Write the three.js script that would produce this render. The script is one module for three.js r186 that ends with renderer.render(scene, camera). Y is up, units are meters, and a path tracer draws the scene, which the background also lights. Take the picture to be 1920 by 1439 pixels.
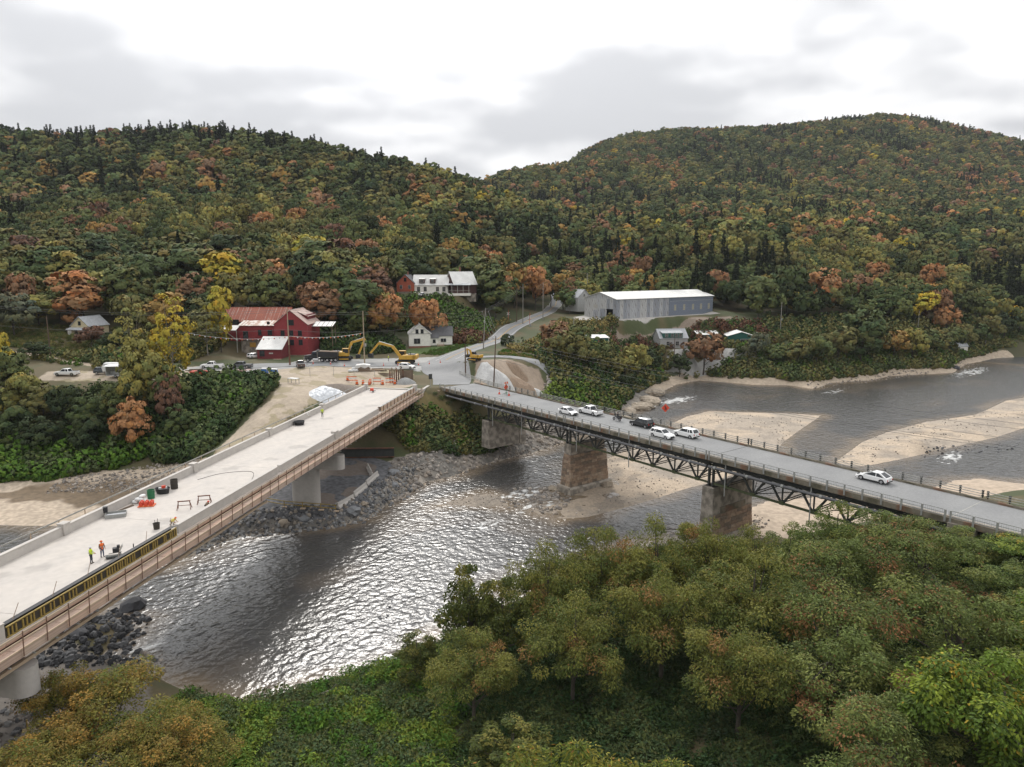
import * as THREE from 'three';
import { mergeGeometries } from 'three/addons/utils/BufferGeometryUtils.js';
import { MarchingCubes } from 'three/addons/objects/MarchingCubes.js';

// ---------- camera, sky, sun, exposure ----------
// World: x to the right, y up, z towards the viewer; water level y = 0. "zf" below is the distance ahead (-z).
const scene = new THREE.Scene();
const camera = new THREE.PerspectiveCamera(56.8, 1024 / 767, 0.5, 6000);
camera.position.set(0, 45, 0);
camera.rotation.set(-9.45 * Math.PI / 180, 0, 0);
const renderer = new THREE.WebGLRenderer({ antialias: true });
renderer.toneMapping = THREE.LinearToneMapping;
renderer.toneMappingExposure = 1.1;
renderer.shadowMap.enabled = true;

const SUN_AZ = -12 * Math.PI / 180, SUN_EL = 40 * Math.PI / 180;
const sunDir = new THREE.Vector3(Math.sin(SUN_AZ) * Math.cos(SUN_EL), Math.sin(SUN_EL), -Math.cos(SUN_AZ) * Math.cos(SUN_EL));
const sun = new THREE.DirectionalLight(new THREE.Color(1.0, 0.95, 0.88), 1.5);
sun.position.copy(sunDir).multiplyScalar(600);
sun.castShadow = true; sun.shadow.radius = 26; sun.shadow.mapSize.set(2048, 2048);
Object.assign(sun.shadow.camera, { left: -400, right: 400, top: 400, bottom: -400, near: 1, far: 2000 });
scene.add(sun);

// ---------- seeded noise ----------
function rng(seed) { let a = seed >>> 0; return () => { a = (a + 0x6d2b79f5) | 0; let t = Math.imul(a ^ (a >>> 15), 1 | a); t = (t + Math.imul(t ^ (t >>> 7), 61 | t)) ^ t; return ((t ^ (t >>> 14)) >>> 0) / 4294967296; }; }
const HT = new Float32Array(65536); { const r = rng(77); for (let i = 0; i < 65536; i++) HT[i] = r(); }
function vn(x, y) { const xi = Math.floor(x), yi = Math.floor(y), fx = x - xi, fy = y - yi, u = fx * fx * (3 - 2 * fx), v = fy * fy * (3 - 2 * fy);
  const a = (xi & 255), b = ((xi + 1) & 255), c = (yi & 255) << 8, d = ((yi + 1) & 255) << 8;
  const p = HT[a | c], q = HT[b | c], r = HT[a | d], s = HT[b | d]; return p + (q - p) * u + (r - p) * v + (p - q - r + s) * u * v; }
function fbm(x, y, o = 4) { let s = 0, a = 0.5, n = 0; for (let i = 0; i < o; i++) { s += a * vn(x, y); n += a; a *= 0.5; x = x * 2.03 + 17.3; y = y * 2.03 + 9.1; } return s / n; }
const cl = (x, a = 0, b = 1) => Math.min(b, Math.max(a, x));
const ss = (a, b, x) => { const t = cl((x - a) / (b - a)); return t * t * (3 - 2 * t); };
const lerp = (a, b, t) => a + (b - a) * t;

{ // overcast sky: a layer of stratocumulus over a dull bright deck, thin and bright round the hidden sun
  const W = 1280, H = 640, data = new Float32Array(W * H * 4);
  for (let row = 0; row < H; row++) {
    const up = ((row + 0.5) / H - 0.5) * Math.PI, y = Math.sin(up), cu = Math.cos(up);
    for (let col = 0; col < W; col++) {
      const az = ((col + 0.5) / W - 0.5) * 2 * Math.PI, x = Math.cos(az) * cu, z = Math.sin(az) * cu, o = (row * W + col) * 4;
      let L = 0.55, cool = 0;
      if (y > -0.02) {
        const yy = Math.max(y, 0) + 0.14, px = x / yy, pz = z / yy;
        const w = fbm(px * 0.7 + 3.1, pz * 0.7 + 8.2, 3) - 0.5;
        const n1 = fbm(px * 1.0 + 11.7 + w * 1.2, pz * 1.15 + 4.4 + w * 1.2, 6), n2 = fbm(px * 3.1 + 31, pz * 3.6 + 12, 5);
        const cloud = n1 * 0.58 + n2 * 0.42;                     // thick where high
        const thick = ss(0.36, 0.62, cloud);
        const cosS = x * sunDir.x + y * sunDir.y + z * sunDir.z, ang = Math.acos(cl(cosS, -1, 1)) * 57.3;
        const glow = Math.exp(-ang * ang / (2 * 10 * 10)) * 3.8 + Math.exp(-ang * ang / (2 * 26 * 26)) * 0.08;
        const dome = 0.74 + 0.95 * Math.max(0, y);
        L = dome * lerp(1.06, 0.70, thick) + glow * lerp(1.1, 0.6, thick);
        cool = thick;
      }
      data[o] = L * (1.0 - 0.015 * cool); data[o + 1] = L; data[o + 2] = L * (1.005 + 0.035 * cool); data[o + 3] = 1;
    }
  }
  const t = new THREE.DataTexture(data, W, H, THREE.RGBAFormat, THREE.FloatType);
  t.mapping = THREE.EquirectangularReflectionMapping; t.magFilter = THREE.LinearFilter; t.minFilter = THREE.LinearFilter; t.needsUpdate = true;
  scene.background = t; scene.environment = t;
}
// ---------- helpers ----------
const V = (x, y, z) => new THREE.Vector3(x, y, z);
const C = (r, g, b) => new THREE.Color().setRGB(r, g, b);
const counts = {};
function numbered(n) { const k = (counts[n] = (counts[n] || 0) + 1); return k === 1 ? n : n + '_' + String(k - 1).padStart(3, '0'); }
function shade(o) { o.traverse(m => { if (m.isMesh) { m.castShadow = true; m.receiveShadow = true; } }); return o; }
function tag(o, label, category, group) { o.userData.label = label; o.userData.category = category; if (group) o.userData.group = group; return o; }
// a Group at the thing's base; heading: local +x points along (dx, dzf)
function thing(name, label, category, [x, y, zf] = [0, 0, 0], ry = 0, group) {
  const o = new THREE.Group(); o.name = numbered(name); o.position.set(x, y, -zf); o.rotation.y = ry; scene.add(o); return tag(o, label, category, group);
}
function part(parent, name, geo, mat, label) {
  const m = new THREE.Mesh(Array.isArray(geo) ? merge(geo) : geo, mat); m.name = name; m.castShadow = m.receiveShadow = true; if (label) m.userData.label = label; parent.add(m); return m;
}
function solo(name, geo, mat, label, category, group, kind) {
  const m = part(scene, numbered(name), geo, mat); if (kind) { m.userData.kind = kind; if (label) m.userData.label = label; if (group) m.userData.group = group; } else tag(m, label, category, group); return m;
}
function copyOf(o, [x, y, zf], ry, label, group) {
  const c = o.clone(); c.name = numbered(o.name.replace(/_\d{3}$/, '')); c.position.set(x, y, -zf); c.rotation.y = ry; c.userData = { ...o.userData }; if (label) c.userData.label = label; if (group) c.userData.group = group; scene.add(c); return c;
}
function merge(list) {
  const l = list.map(g => { const h = g.index ? g.toNonIndexed() : g; for (const k of Object.keys(h.attributes)) if (!['position', 'normal', 'uv'].includes(k)) h.deleteAttribute(k); if (!h.attributes.normal) h.computeVertexNormals(); if (!h.attributes.uv) h.setAttribute('uv', new THREE.BufferAttribute(new Float32Array(h.attributes.position.count * 2), 2)); return h; });
  return l.length === 1 ? l[0] : mergeGeometries(l);
}
// boxes have uv in metres
function uvBox(g) {
  const p = g.attributes.position, n = g.attributes.normal, uv = new Float32Array(p.count * 2);
  for (let i = 0; i < p.count; i++) { const ax = Math.abs(n.getX(i)), ay = Math.abs(n.getY(i)), az = Math.abs(n.getZ(i)); let u, v;
    if (ay >= ax && ay >= az) { u = p.getX(i); v = p.getZ(i); } else if (ax >= az) { u = p.getZ(i); v = p.getY(i); } else { u = p.getX(i); v = p.getY(i); }
    uv[2 * i] = u; uv[2 * i + 1] = v; }
  g.setAttribute('uv', new THREE.BufferAttribute(uv, 2)); return g;
}
// box centred at x, z with its base at y
function box(w, h, d, x = 0, y = 0, z = 0, ry = 0, rz = 0, rx = 0) {
  const g = new THREE.BoxGeometry(w, h, d); if (rx) g.rotateX(rx); if (rz) g.rotateZ(rz); if (ry) g.rotateY(ry); g.translate(x, y + h / 2, z); return uvBox(g);
}
const cboxCache = {};
// box with chamfered edges
function cbox(w, h, d, x = 0, y = 0, z = 0, ry = 0, c = 0.03) {
  const s = new THREE.Shape(); const a = w / 2 - c, b = h / 2 - c;
  s.moveTo(-a, -b - c); s.lineTo(a, -b - c); s.lineTo(a + c, -b); s.lineTo(a + c, b); s.lineTo(a, b + c); s.lineTo(-a, b + c); s.lineTo(-a - c, b); s.lineTo(-a - c, -b);
  const g = new THREE.ExtrudeGeometry(s, { depth: Math.max(0.001, d - 2 * c), bevelEnabled: true, bevelThickness: c, bevelSize: 0.0001, bevelSegments: 1, steps: 1 });
  g.translate(0, 0, -(d - 2 * c) / 2); if (ry) g.rotateY(ry); g.translate(x, y + h / 2, z); g.computeVertexNormals(); return uvBox(g);
}
function cyl(r0, r1, h, x = 0, y = 0, z = 0, seg = 10) { const g = new THREE.CylinderGeometry(r1, r0, h, seg); g.translate(x, y + h / 2, z); return g; }
// bar of rectangular section from a to b
function bar(a, b, w, h = w) {
  const d = b.clone().sub(a), L = d.length(), g = new THREE.BoxGeometry(w, h, L); uvBox(g);
  const m = new THREE.Matrix4().lookAt(b, a, Math.abs(d.y / L) > 0.99 ? V(1, 0, 0) : V(0, 1, 0)); g.applyMatrix4(m); const c = a.clone().add(b).multiplyScalar(0.5); g.translate(c.x, c.y, c.z); return g;
}
function rod(a, b, r0, r1 = r0, seg = 6) { const d = b.clone().sub(a), L = d.length(), g = new THREE.CylinderGeometry(r1, r0, L, seg, 1); g.translate(0, L / 2, 0); g.applyQuaternion(new THREE.Quaternion().setFromUnitVectors(V(0, 1, 0), d.normalize())); g.translate(a.x, a.y, a.z); return g; }
function tube(pts, r, seg = 5, n = 0) { return new THREE.TubeGeometry(new THREE.CatmullRomCurve3(pts), n || pts.length * 4, r, seg); }
// polygon given as [a, b] pairs extruded: side profile (x, y) across z
function prof(pts, d, z = 0, bev = 0) {
  const s = new THREE.Shape(pts.map(p => new THREE.Vector2(p[0], p[1])));
  const g = new THREE.ExtrudeGeometry(s, bev ? { depth: d - 2 * bev, bevelEnabled: true, bevelThickness: bev, bevelSize: bev, bevelOffset: -bev, bevelSegments: 2, curveSegments: 6 } : { depth: d, bevelEnabled: false });
  g.translate(0, 0, z - d / 2 + bev); return uvBox(g);
}
function mesh3(verts, faces) { // flat-shaded polyhedron from vertices and polygon faces
  const p = []; for (const f of faces) for (let i = 1; i < f.length - 1; i++) for (const k of [f[0], f[i], f[i + 1]]) p.push(...verts[k]);
  const g = new THREE.BufferGeometry(); g.setAttribute('position', new THREE.Float32BufferAttribute(p, 3)); g.computeVertexNormals(); return uvBox(g);
}

// ---------- textures ----------
function texture(n, f, srgb = true, rep = 1) { // f(u, v) -> [r, g, b] linear 0..1 or a number
  const d = new Uint8Array(n * n * 4);
  for (let j = 0; j < n; j++) for (let i = 0; i < n; i++) { const c = f(i / n, j / n), o = (j * n + i) * 4; for (let k = 0; k < 3; k++) { let x = typeof c === 'number' ? c : c[k]; x = cl(x); if (srgb) x = x <= 0.0031308 ? 12.92 * x : 1.055 * Math.pow(x, 1 / 2.4) - 0.055; d[o + k] = x * 255; } d[o + 3] = 255; }
  const t = new THREE.DataTexture(d, n, n); t.colorSpace = srgb ? THREE.SRGBColorSpace : THREE.NoColorSpace; t.wrapS = t.wrapT = THREE.RepeatWrapping; t.magFilter = THREE.LinearFilter; t.minFilter = THREE.LinearMipmapLinearFilter; t.generateMipmaps = true; t.repeat.set(rep, rep); t.needsUpdate = true; return t;
}
// tileable fbm on the unit square
function tf(u, v, f, o = 4) { let s = 0, a = 0.5, n = 0; for (let i = 0; i < o; i++) { const x = u * f, y = v * f, xi = Math.floor(x), yi = Math.floor(y), fx = x - xi, fy = y - yi, a1 = fx * fx * (3 - 2 * fx), b1 = fy * fy * (3 - 2 * fy);
  const h = (p, q) => HT[(((p % f) + f) % f & 255) | (((((q % f) + f) % f) + i * 37 & 255) << 8)];
  s += a * lerp(lerp(h(xi, yi), h(xi + 1, yi), a1), lerp(h(xi, yi + 1), h(xi + 1, yi + 1), a1), b1); n += a; a *= 0.5; f *= 2; } return s / n; }
const mul = (c, k) => [c[0] * k, c[1] * k, c[2] * k];
const mixc = (a, b, t) => [lerp(a[0], b[0], t), lerp(a[1], b[1], t), lerp(a[2], b[2], t)];
const std = (o) => new THREE.MeshStandardMaterial({ roughness: 0.85, ...o });
const grainT = texture(256, (u, v) => 0.78 + 0.3 * (tf(u, v, 32, 3) - 0.5) + 0.35 * (tf(u, v, 4, 3) - 0.5), true, 0.5);
const gritB = texture(256, (u, v) => tf(u, v, 64, 2), false, 0.5);
const woodT = texture(256, (u, v) => { const g = tf(u, v, 4, 4) * 0.5 + 0.5 * HT[(Math.floor(v * 64) & 255)]; return 0.72 + 0.4 * (g - 0.5); }, true, 0.4);
const M = {};
M.concrete = std({ map: texture(512, (u, v) => { const a = tf(u, v, 3, 5), b = tf(u, v, 40, 2), s = ss(0.55, 0.72, tf(u + 0.37, v * 1.0, 5, 3)); return mul(mixc([0.50, 0.465, 0.42], [0.40, 0.375, 0.35], a * 0.9 + 0.05), (0.93 + 0.14 * b) * (1 - 0.1 * s)); }, true, 0.09), bumpMap: gritB, bumpScale: 0.004, roughness: 0.9 });
M.concreteOld = std({ map: texture(512, (u, v) => { const a = tf(u, v, 5, 5), b = tf(u, v, 48, 2); return mul(mixc([0.34, 0.30, 0.25], [0.16, 0.14, 0.115], ss(0.3, 0.7, a)), 0.85 + 0.3 * b); }, true, 0.22), roughness: 0.92 });
M.fascia = std({ map: texture(512, (u, v) => { const a = tf(u, v, 6, 5), r = ss(0.5, 0.7, tf(u + 0.2, v, 4, 3)); return mul(mixc(mixc([0.19, 0.165, 0.125], [0.10, 0.09, 0.06], ss(0.35, 0.65, a)), [0.2, 0.10, 0.06], r * 0.7), 0.85 + 0.3 * tf(u, v, 40, 2)); }, true, 0.13), roughness: 0.93 });
M.asphalt = std({ map: texture(512, (u, v) => { const a = tf(u, v, 4, 5), b = tf(u, v, 90, 1); return mul(mixc([0.245, 0.245, 0.24], [0.185, 0.187, 0.188], a), 0.9 + 0.2 * b); }, true, 0.07), roughness: 0.9 });
M.mix = mixc;
const plain = (r, g, b, o = {}) => std({ color: C(r, g, b), map: grainT, ...o });
M.darkSteel = plain(0.05, 0.053, 0.048, { roughness: 0.7 });
M.mossSteel = plain(0.085, 0.10, 0.045, { roughness: 0.85 });
M.pipe = plain(0.13, 0.13, 0.135, { roughness: 0.55 });
M.galv = plain(0.36, 0.36, 0.34, { roughness: 0.6 });
M.railWhite = plain(0.42, 0.41, 0.37, { roughness: 0.7 });
M.rustSteel = std({ map: texture(256, (u, v) => mul(mixc([0.17, 0.072, 0.04], [0.08, 0.038, 0.026], ss(0.3, 0.7, tf(u, v, 5, 5))), 0.85 + 0.3 * tf(u, v, 32, 2)), true, 0.3), roughness: 0.85 });
M.ply = std({ map: texture(256, (u, v) => mul(mixc([0.60, 0.455, 0.365], [0.45, 0.335, 0.26], tf(u, v, 5, 5)), 0.9 + 0.25 * (HT[Math.floor(v * 48)] - 0.5)), true, 0.3), roughness: 0.9 });
M.lumber = std({ map: texture(256, (u, v) => mul(mixc([0.60, 0.465, 0.33], [0.46, 0.345, 0.245], tf(u, v, 5, 4)), 0.9 + 0.25 * (HT[Math.floor(v * 64)] - 0.5)), true, 0.4), roughness: 0.9 });
M.oldWood = plain(0.20, 0.145, 0.10); M.brownPost = plain(0.22, 0.125, 0.085, { roughness: 0.8 });
M.formYellow = plain(0.38, 0.27, 0.07, { roughness: 0.6 }); M.formDark = plain(0.05, 0.042, 0.03);
M.black = plain(0.02, 0.02, 0.022, { roughness: 0.6 }); M.tyre = plain(0.018, 0.018, 0.019, { roughness: 0.9 });
M.glass = std({ color: C(0.02, 0.024, 0.028), roughness: 0.06, metalness: 0.0 });
M.paneDark = std({ color: C(0.025, 0.03, 0.034), roughness: 0.08 });
M.chrome = std({ color: C(0.55, 0.55, 0.55), metalness: 1, roughness: 0.25 });
M.rim = std({ color: C(0.45, 0.45, 0.46), metalness: 0.8, roughness: 0.35 });
M.tail = std({ color: C(0.35, 0.015, 0.012), roughness: 0.25 }); M.head = std({ color: C(0.7, 0.7, 0.68), roughness: 0.1 });
const paint = (r, g, b) => new THREE.MeshPhysicalMaterial({ color: C(r, g, b), roughness: 0.4, clearcoat: 0.7, clearcoatRoughness: 0.12 });
M.white = paint(0.78, 0.78, 0.77); M.pBlack = paint(0.015, 0.016, 0.018); M.pGrey = paint(0.06, 0.07, 0.08); M.pBrown = paint(0.075, 0.05, 0.038); M.pSilver = paint(0.4, 0.41, 0.42);
M.yellow = plain(0.62, 0.36, 0.045, { roughness: 0.5 }); M.orange = plain(0.75, 0.14, 0.025, { roughness: 0.6 }); M.orangeRed = plain(0.72, 0.075, 0.03, { roughness: 0.6 });
M.blue = plain(0.02, 0.19, 0.62, { roughness: 0.45 }); M.green = plain(0.015, 0.16, 0.06, { roughness: 0.5 }); M.whitePl = plain(0.72, 0.72, 0.7, { roughness: 0.6 });
M.polePale = std({ map: texture(256, (u, v) => mul([0.34, 0.27, 0.19], 0.7 + 0.6 * (HT[Math.floor(u * 40) & 255] * 0.5 + 0.5 * tf(u, v, 8, 3)) * 0.8), true, 0.3), roughness: 0.9 });
M.poleGrey = plain(0.30, 0.28, 0.25, { roughness: 0.9 }); M.poleDark = plain(0.13, 0.085, 0.06, { roughness: 0.9 });
// ---------- terrain ----------
// river outline on the plane y = 0, [x, zf]
const FAR_SHORE = [[-190, 124], [-110, 121], [-90, 119], [-74, 117], [-62, 105], [-53.4, 101.6], [-50.5, 106.1], [-46.8, 113.9], [-41.8, 115.1], [-37.1, 116.6], [-31.8, 117.9], [-26.8, 121], [-24.2, 129], [-21.1, 135], [-17.9, 143.7], [-12.6, 147.6], [-9.6, 153.6], [-3.7, 160.2], [5.2, 167.4], [13.1, 177.9], [22.3, 193], [32.6, 207], [38.3, 217.2], [46.5, 238.7], [62.7, 268], [73.9, 277.5], [86.7, 271], [93.7, 267.3], [105.4, 266.1], [111.3, 257.8], [124.4, 272.3], [141.3, 277.5], [157.6, 289.9], [172.6, 294.2], [186.3, 297.2], [208.5, 323.4], [238.6, 346.3], [256.1, 352.5], [420, 420]];
const NEAR_SHORE = [[420, 230], [200, 165], [107, 143], [103.9, 144.9], [100.6, 146.8], [94.8, 145.6], [88.4, 141.2], [68.4, 136.7], [49.5, 131.8], [43.9, 127.2], [34.7, 118.9], [26.1, 113.9], [14.3, 106.1], [3, 93.1], [-5, 84], [-13.3, 74.4], [-18.9, 72.2], [-23.7, 68.8], [-25.4, 66.9], [-29.4, 66.1], [-36.3, 70.2], [-44, 74.9], [-48, 76.2], [-47.8, 80.8], [-48.9, 84.1], [-55.1, 85.5], [-60, 83], [-70, 90], [-90, 92], [-190, 90]];
const RIVER = FAR_SHORE.concat(NEAR_SHORE);
const BARS = [
  [[46.4, 199.8], [53, 209.2], [61.6, 217.2], [72.7, 215.5], [85.3, 213.9], [93.3, 210.8], [80.2, 193], [69.4, 177.9], [63.5, 167.4], [52.5, 153.6], [40.8, 143.4], [35.8, 140.1], [27.7, 133.4], [21.7, 128.7], [13.6, 123.2], [8.8, 122.4], [10.5, 126.2], [16.5, 130.3], [21.6, 135], [23, 143.7], [20, 151.6], [22.6, 161.6], [32.5, 175.2], [40.9, 189.8]],
  [[4, 126.2], [11.4, 131.6], [17.6, 135.2], [18, 133.2], [11.8, 128.6], [5.5, 124.6]],
  [[-14.3, 129], [-8.4, 134], [-5, 136], [-2.7, 134.7], [-0.9, 128.7], [-5.6, 129], [-10.3, 129.9]],
  [[75.4, 159.3], [90.7, 177.9], [102.4, 188.5], [121, 201.9], [141.2, 211.6], [149.6, 218.8], [167, 234.8], [190, 248], [250, 262], [240, 232], [170, 205], [144.1, 195], [128.2, 183.7], [111.7, 174.1], [92, 162.5], [81.7, 157.1], [77.4, 155.8]],
  [[9, 139], [14, 144], [20, 145], [21.6, 139], [18, 136], [12, 135.6]],
];
function sdPoly(P, x, y) { let d = 1e18, s = 1; for (let i = 0, j = P.length - 1; i < P.length; j = i++) { const ex = P[j][0] - P[i][0], ey = P[j][1] - P[i][1], wx = x - P[i][0], wy = y - P[i][1], t = cl((wx * ex + wy * ey) / (ex * ex + ey * ey)), bx = wx - ex * t, by = wy - ey * t; d = Math.min(d, bx * bx + by * by);
  const c1 = y >= P[i][1], c2 = y < P[j][1], c3 = ex * wy > ey * wx; if ((c1 && c2 && c3) || (!c1 && !c2 && !c3)) s = -s; } return s * Math.sqrt(d); }
const inPoly = (P, x, y) => sdPoly(P, x, y) < 0;
// heights of the ground, [x, zf, y]
const CTRL = [
  [-17, 175, 15], [-30, 176, 15], [-8, 180, 15.2], [-20, 205, 16.9], [-29, 196, 16.6], [-54, 205, 17.2], [-65, 222, 17.3], [-75, 193, 17.1], [-30, 245, 16.6], [-10, 240, 17.6], [0, 300, 21], [-15, 262, 18.4], [43, 298, 22.8], [95, 332, 23.3], [33, 315, 23], [-140, 228, 22.5], [-135, 207, 19.4], [-118, 182, 16.8], [-100, 192, 17.4], [-62, 178, 16.4], [-90, 178, 16.5], [-45, 190, 16.2],
  [-49, 161, 14.8], [-49, 180, 15.7], [-57, 136, 8], [-53, 149, 11.8], [-63, 149, 8], [-62, 166, 15], [-78, 168, 15], [-76, 152, 5.5], [-100, 158, 6], [-100, 172, 14.5], [-130, 150, 4], [-130, 172, 14.5], [-160, 150, 5], [-165, 180, 17],
  [-85, 138, 1.6], [-100, 130, 1.2], [-70, 135, 2.2], [-62, 124, 2.2], [-130, 132, 1.4],
  [-40, 126, 3.2], [-33, 135, 3.2], [-30, 147, 4], [-46, 130, 3.4], [-36, 150, 4.4],
  [-22, 152, 4.2], [-15, 160, 5], [-6, 160, 4.6], [-24, 166, 12], [-36, 168, 13], [-14, 169, 9], [3, 176, 3.5], [8, 195, 13.5], [0, 186, 15], [18, 208, 13], [27, 222, 9], [12, 215, 15.5],
  [36, 250, 12], [30, 265, 14], [80, 287, 11], [97, 290, 11], [65, 285, 11.5], [122, 287, 8], [160, 303, 8.5], [200, 330, 9], [250, 372, 10], [120, 310, 16], [170, 335, 19], [230, 365, 20], [12, 262, 17.5], [20, 288, 20.5], [60, 303, 22.8], [60, 318, 23], [75, 328, 23], [50, 332, 23.4], [100, 346, 23.6], [72, 345, 24], [96, 297, 11.6], [112, 294, 10.5], [80, 312, 22.6],
  [0, 20, 9], [-20, 55, 3], [-31, 57, 2.6], [-45, 57, 2.4], [-60, 60, 2.4], [-80, 70, 3], [15, 55, 6], [40, 68, 9], [66, 74, 14.4], [90, 95, 14.4], [60, 45, 13], [30, 25, 10], [110, 60, 15], [85, 120, 6], [62, 118, 2.2], [42, 96, 4.5], [20, 82, 4], [112, 125, 9], [-40, 20, 6], [-110, 20, 8], [0, -60, 12], [150, 120, 13], [190, 60, 18], [-200, 40, 12],
  [-29, 300, 32.5], [-44, 298, 33.5], [-93, 283, 34.5], [-62, 246, 22], [-100, 246, 25], [-40, 270, 23],
  [-248, 290, 37], [-340, 400, 59], [-438, 520, 94], [-626, 750, 166], [-782, 938, 116], [-206, 290, 37], [-281, 400, 59], [-363, 520, 94], [-525, 760, 167], [-656, 950, 117], [-163, 290, 35], [-223, 400, 59], [-287, 520, 92], [-416, 760, 158], [-520, 950, 111], [-122, 295, 35], [-164, 400, 59], [-212, 520, 94], [-298, 740, 162], [-373, 925, 114], [-83, 310, 37], [-106, 400, 54], [-136, 520, 90], [-179, 690, 146], [-224, 862, 102], [-39, 330, 36], [-47, 400, 50], [-58, 500, 77], [-73, 630, 118], [-91, 788, 83], [-3, 365, 28], [-4, 480, 55], [-5, 700, 100], [-8, 1100, 175], [-10, 1375, 122], [36, 350, 24], [46, 450, 40], [64, 620, 75], [102, 1000, 151], [146, 1450, 260], [183, 1812, 182], [88, 360, 25], [113, 450, 47], [162, 650, 82], [259, 1050, 165], [367, 1500, 298], [458, 1875, 209], [145, 370, 22], [183, 460, 47], [269, 680, 84], [430, 1100, 179], [601, 1550, 323], [751, 1938, 226], [193, 380, 22], [242, 470, 47], [358, 700, 86], [583, 1150, 194], [803, 1600, 348], [1003, 2000, 243], [259, 400, 22], [321, 490, 48], [456, 700, 81], [711, 1100, 163], [1027, 1600, 293], [1283, 2000, 205], [340, 440, 22], [402, 520, 48], [559, 700, 81], [873, 1100, 148], [1264, 1600, 246], [1580, 2000, 172], [494, 560, 48], [687, 700, 81], [1074, 1100, 140], [1559, 1600, 212], [1949, 2000, 149], [-1200, 900, 110], [-1000, 400, 60], [-1400, 1800, 60], [0, 2200, 60], [-500, 1600, 60], [2300, 900, 90], [1200, 300, 30], [2300, 2300, 90], [-900, -200, 20], [1600, -200, 25], [500, 0, 25], [-400, 100, 22],
];
for (const c of CTRL) if (c[1] > 480) c[2] -= 4;
const tps = (() => { // thin-plate spline through CTRL
  const n = CTRL.length, N = n + 3, A = Array.from({ length: N }, () => new Float64Array(N + 1)), k = r2 => r2 > 0 ? r2 * Math.log(r2) : 0, S = 0.01;
  for (let i = 0; i < n; i++) { for (let j = 0; j < n; j++) { const dx = (CTRL[i][0] - CTRL[j][0]) * S, dy = (CTRL[i][1] - CTRL[j][1]) * S; A[i][j] = k(dx * dx + dy * dy); } A[i][i] += 0.0012; A[i][n] = A[n][i] = 1; A[i][n + 1] = A[n + 1][i] = CTRL[i][0] * S; A[i][n + 2] = A[n + 2][i] = CTRL[i][1] * S; A[i][N] = CTRL[i][2]; }
  for (let c = 0; c < N; c++) { let p = c; for (let r = c + 1; r < N; r++) if (Math.abs(A[r][c]) > Math.abs(A[p][c])) p = r; [A[c], A[p]] = [A[p], A[c]]; for (let r = 0; r < N; r++) if (r !== c) { const f = A[r][c] / A[c][c]; if (f) for (let q = c; q <= N; q++) A[r][q] -= f * A[c][q]; } }
  const w = A.map((r, i) => r[N] / r[i]);
  return (x, y) => { let s = w[n] + w[n + 1] * x * S + w[n + 2] * y * S; for (let i = 0; i < n; i++) { const dx = (x - CTRL[i][0]) * S, dy = (y - CTRL[i][1]) * S; s += w[i] * k(dx * dx + dy * dy); } return s; };
})();
const PAD = [[-52, 108], [-46, 117], [-40, 118.5], [-31.5, 119.5], [-27.6, 123], [-26, 130], [-25, 138], [-25.5, 146], [-34, 151], [-50, 140], [-58, 122]];
function hRaw(x, zf) {
  let h = tps(x, zf);
  const dr = sdPoly(RIVER, x, zf);
  if (dr < 60) {
    if (dr < 0) { let hb = -9; for (const b of BARS) { const d = sdPoly(b, x, zf); if (d < 4) hb = Math.max(hb, d < 0 ? 0.06 + Math.min(0.85, -d * 0.085) * (0.8 + 0.5 * fbm(x * 0.08, zf * 0.08, 2)) : -d * 0.14 + 0.06); }
      h = Math.max(hb, -0.12 + dr * 0.16, -1.6); }
    else { const steep = inPoly([[-60, 95], [-20, 112], [-5, 150], [10, 165], [40, 220], [25, 240], [-60, 180]], x, zf) ? 0.62 : x < -58 && zf > 95 ? 0.055 : zf < 100 ? 0.5 : x > 35 && zf < 160 ? 0.13 : 0.42;
      h = Math.min(Math.max(h, 0.4), 0.06 + dr * steep * (0.75 + 0.5 * fbm(x * 0.15, zf * 0.15, 2)) + Math.max(0, dr - 16) * 0.5); }
  }
  if (dr > 0) h += (fbm(x * 0.11, zf * 0.11, 3) - 0.5) * (zf > 450 ? 8 : zf > 330 ? 2 : 0.35);
  return h;
}
const NX0 = -175, NZ0 = 0, NS = 1.7, NN = 250, NGRID = new Float32Array((NN + 1) * (NN + 1));
for (let j = 0; j <= NN; j++) for (let i = 0; i <= NN; i++) NGRID[j * (NN + 1) + i] = hRaw(NX0 + i * NS, NZ0 + j * NS);
// level places cut into the ground: [x, zf, radius, y]
const PADS = [[-72, 222, 13, 17.2], [-29, 246, 8, 16.6], [-22, 249, 6, 17.0], [44, 305, 10, 22.7], [60, 318, 12, 22.8], [76, 328, 12, 22.9], [-29, 302, 9, 32.6], [-44, 301, 6, 33.6], [66, 289, 6, 11.6], [95, 296, 8, 11.2], [31, 268, 6, 14.0], [-139, 229, 7, 22.6], [-93, 287, 5, 34.8], [-40, 196, 8, 16.4], [-16.5, 182, 8, 15.0], [-29, 181, 9, 15.0], [-20, 190, 6, 15.7]];
for (const [px, pz, r, y] of PADS) for (let j = 0; j <= NN; j++) for (let i = 0; i <= NN; i++) { const d = Math.hypot(NX0 + i * NS - px, NZ0 + j * NS - pz); if (d < r + 5) { const k = j * (NN + 1) + i; NGRID[k] = lerp(y, NGRID[k], ss(r, r + 5, d)); } }
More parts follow.
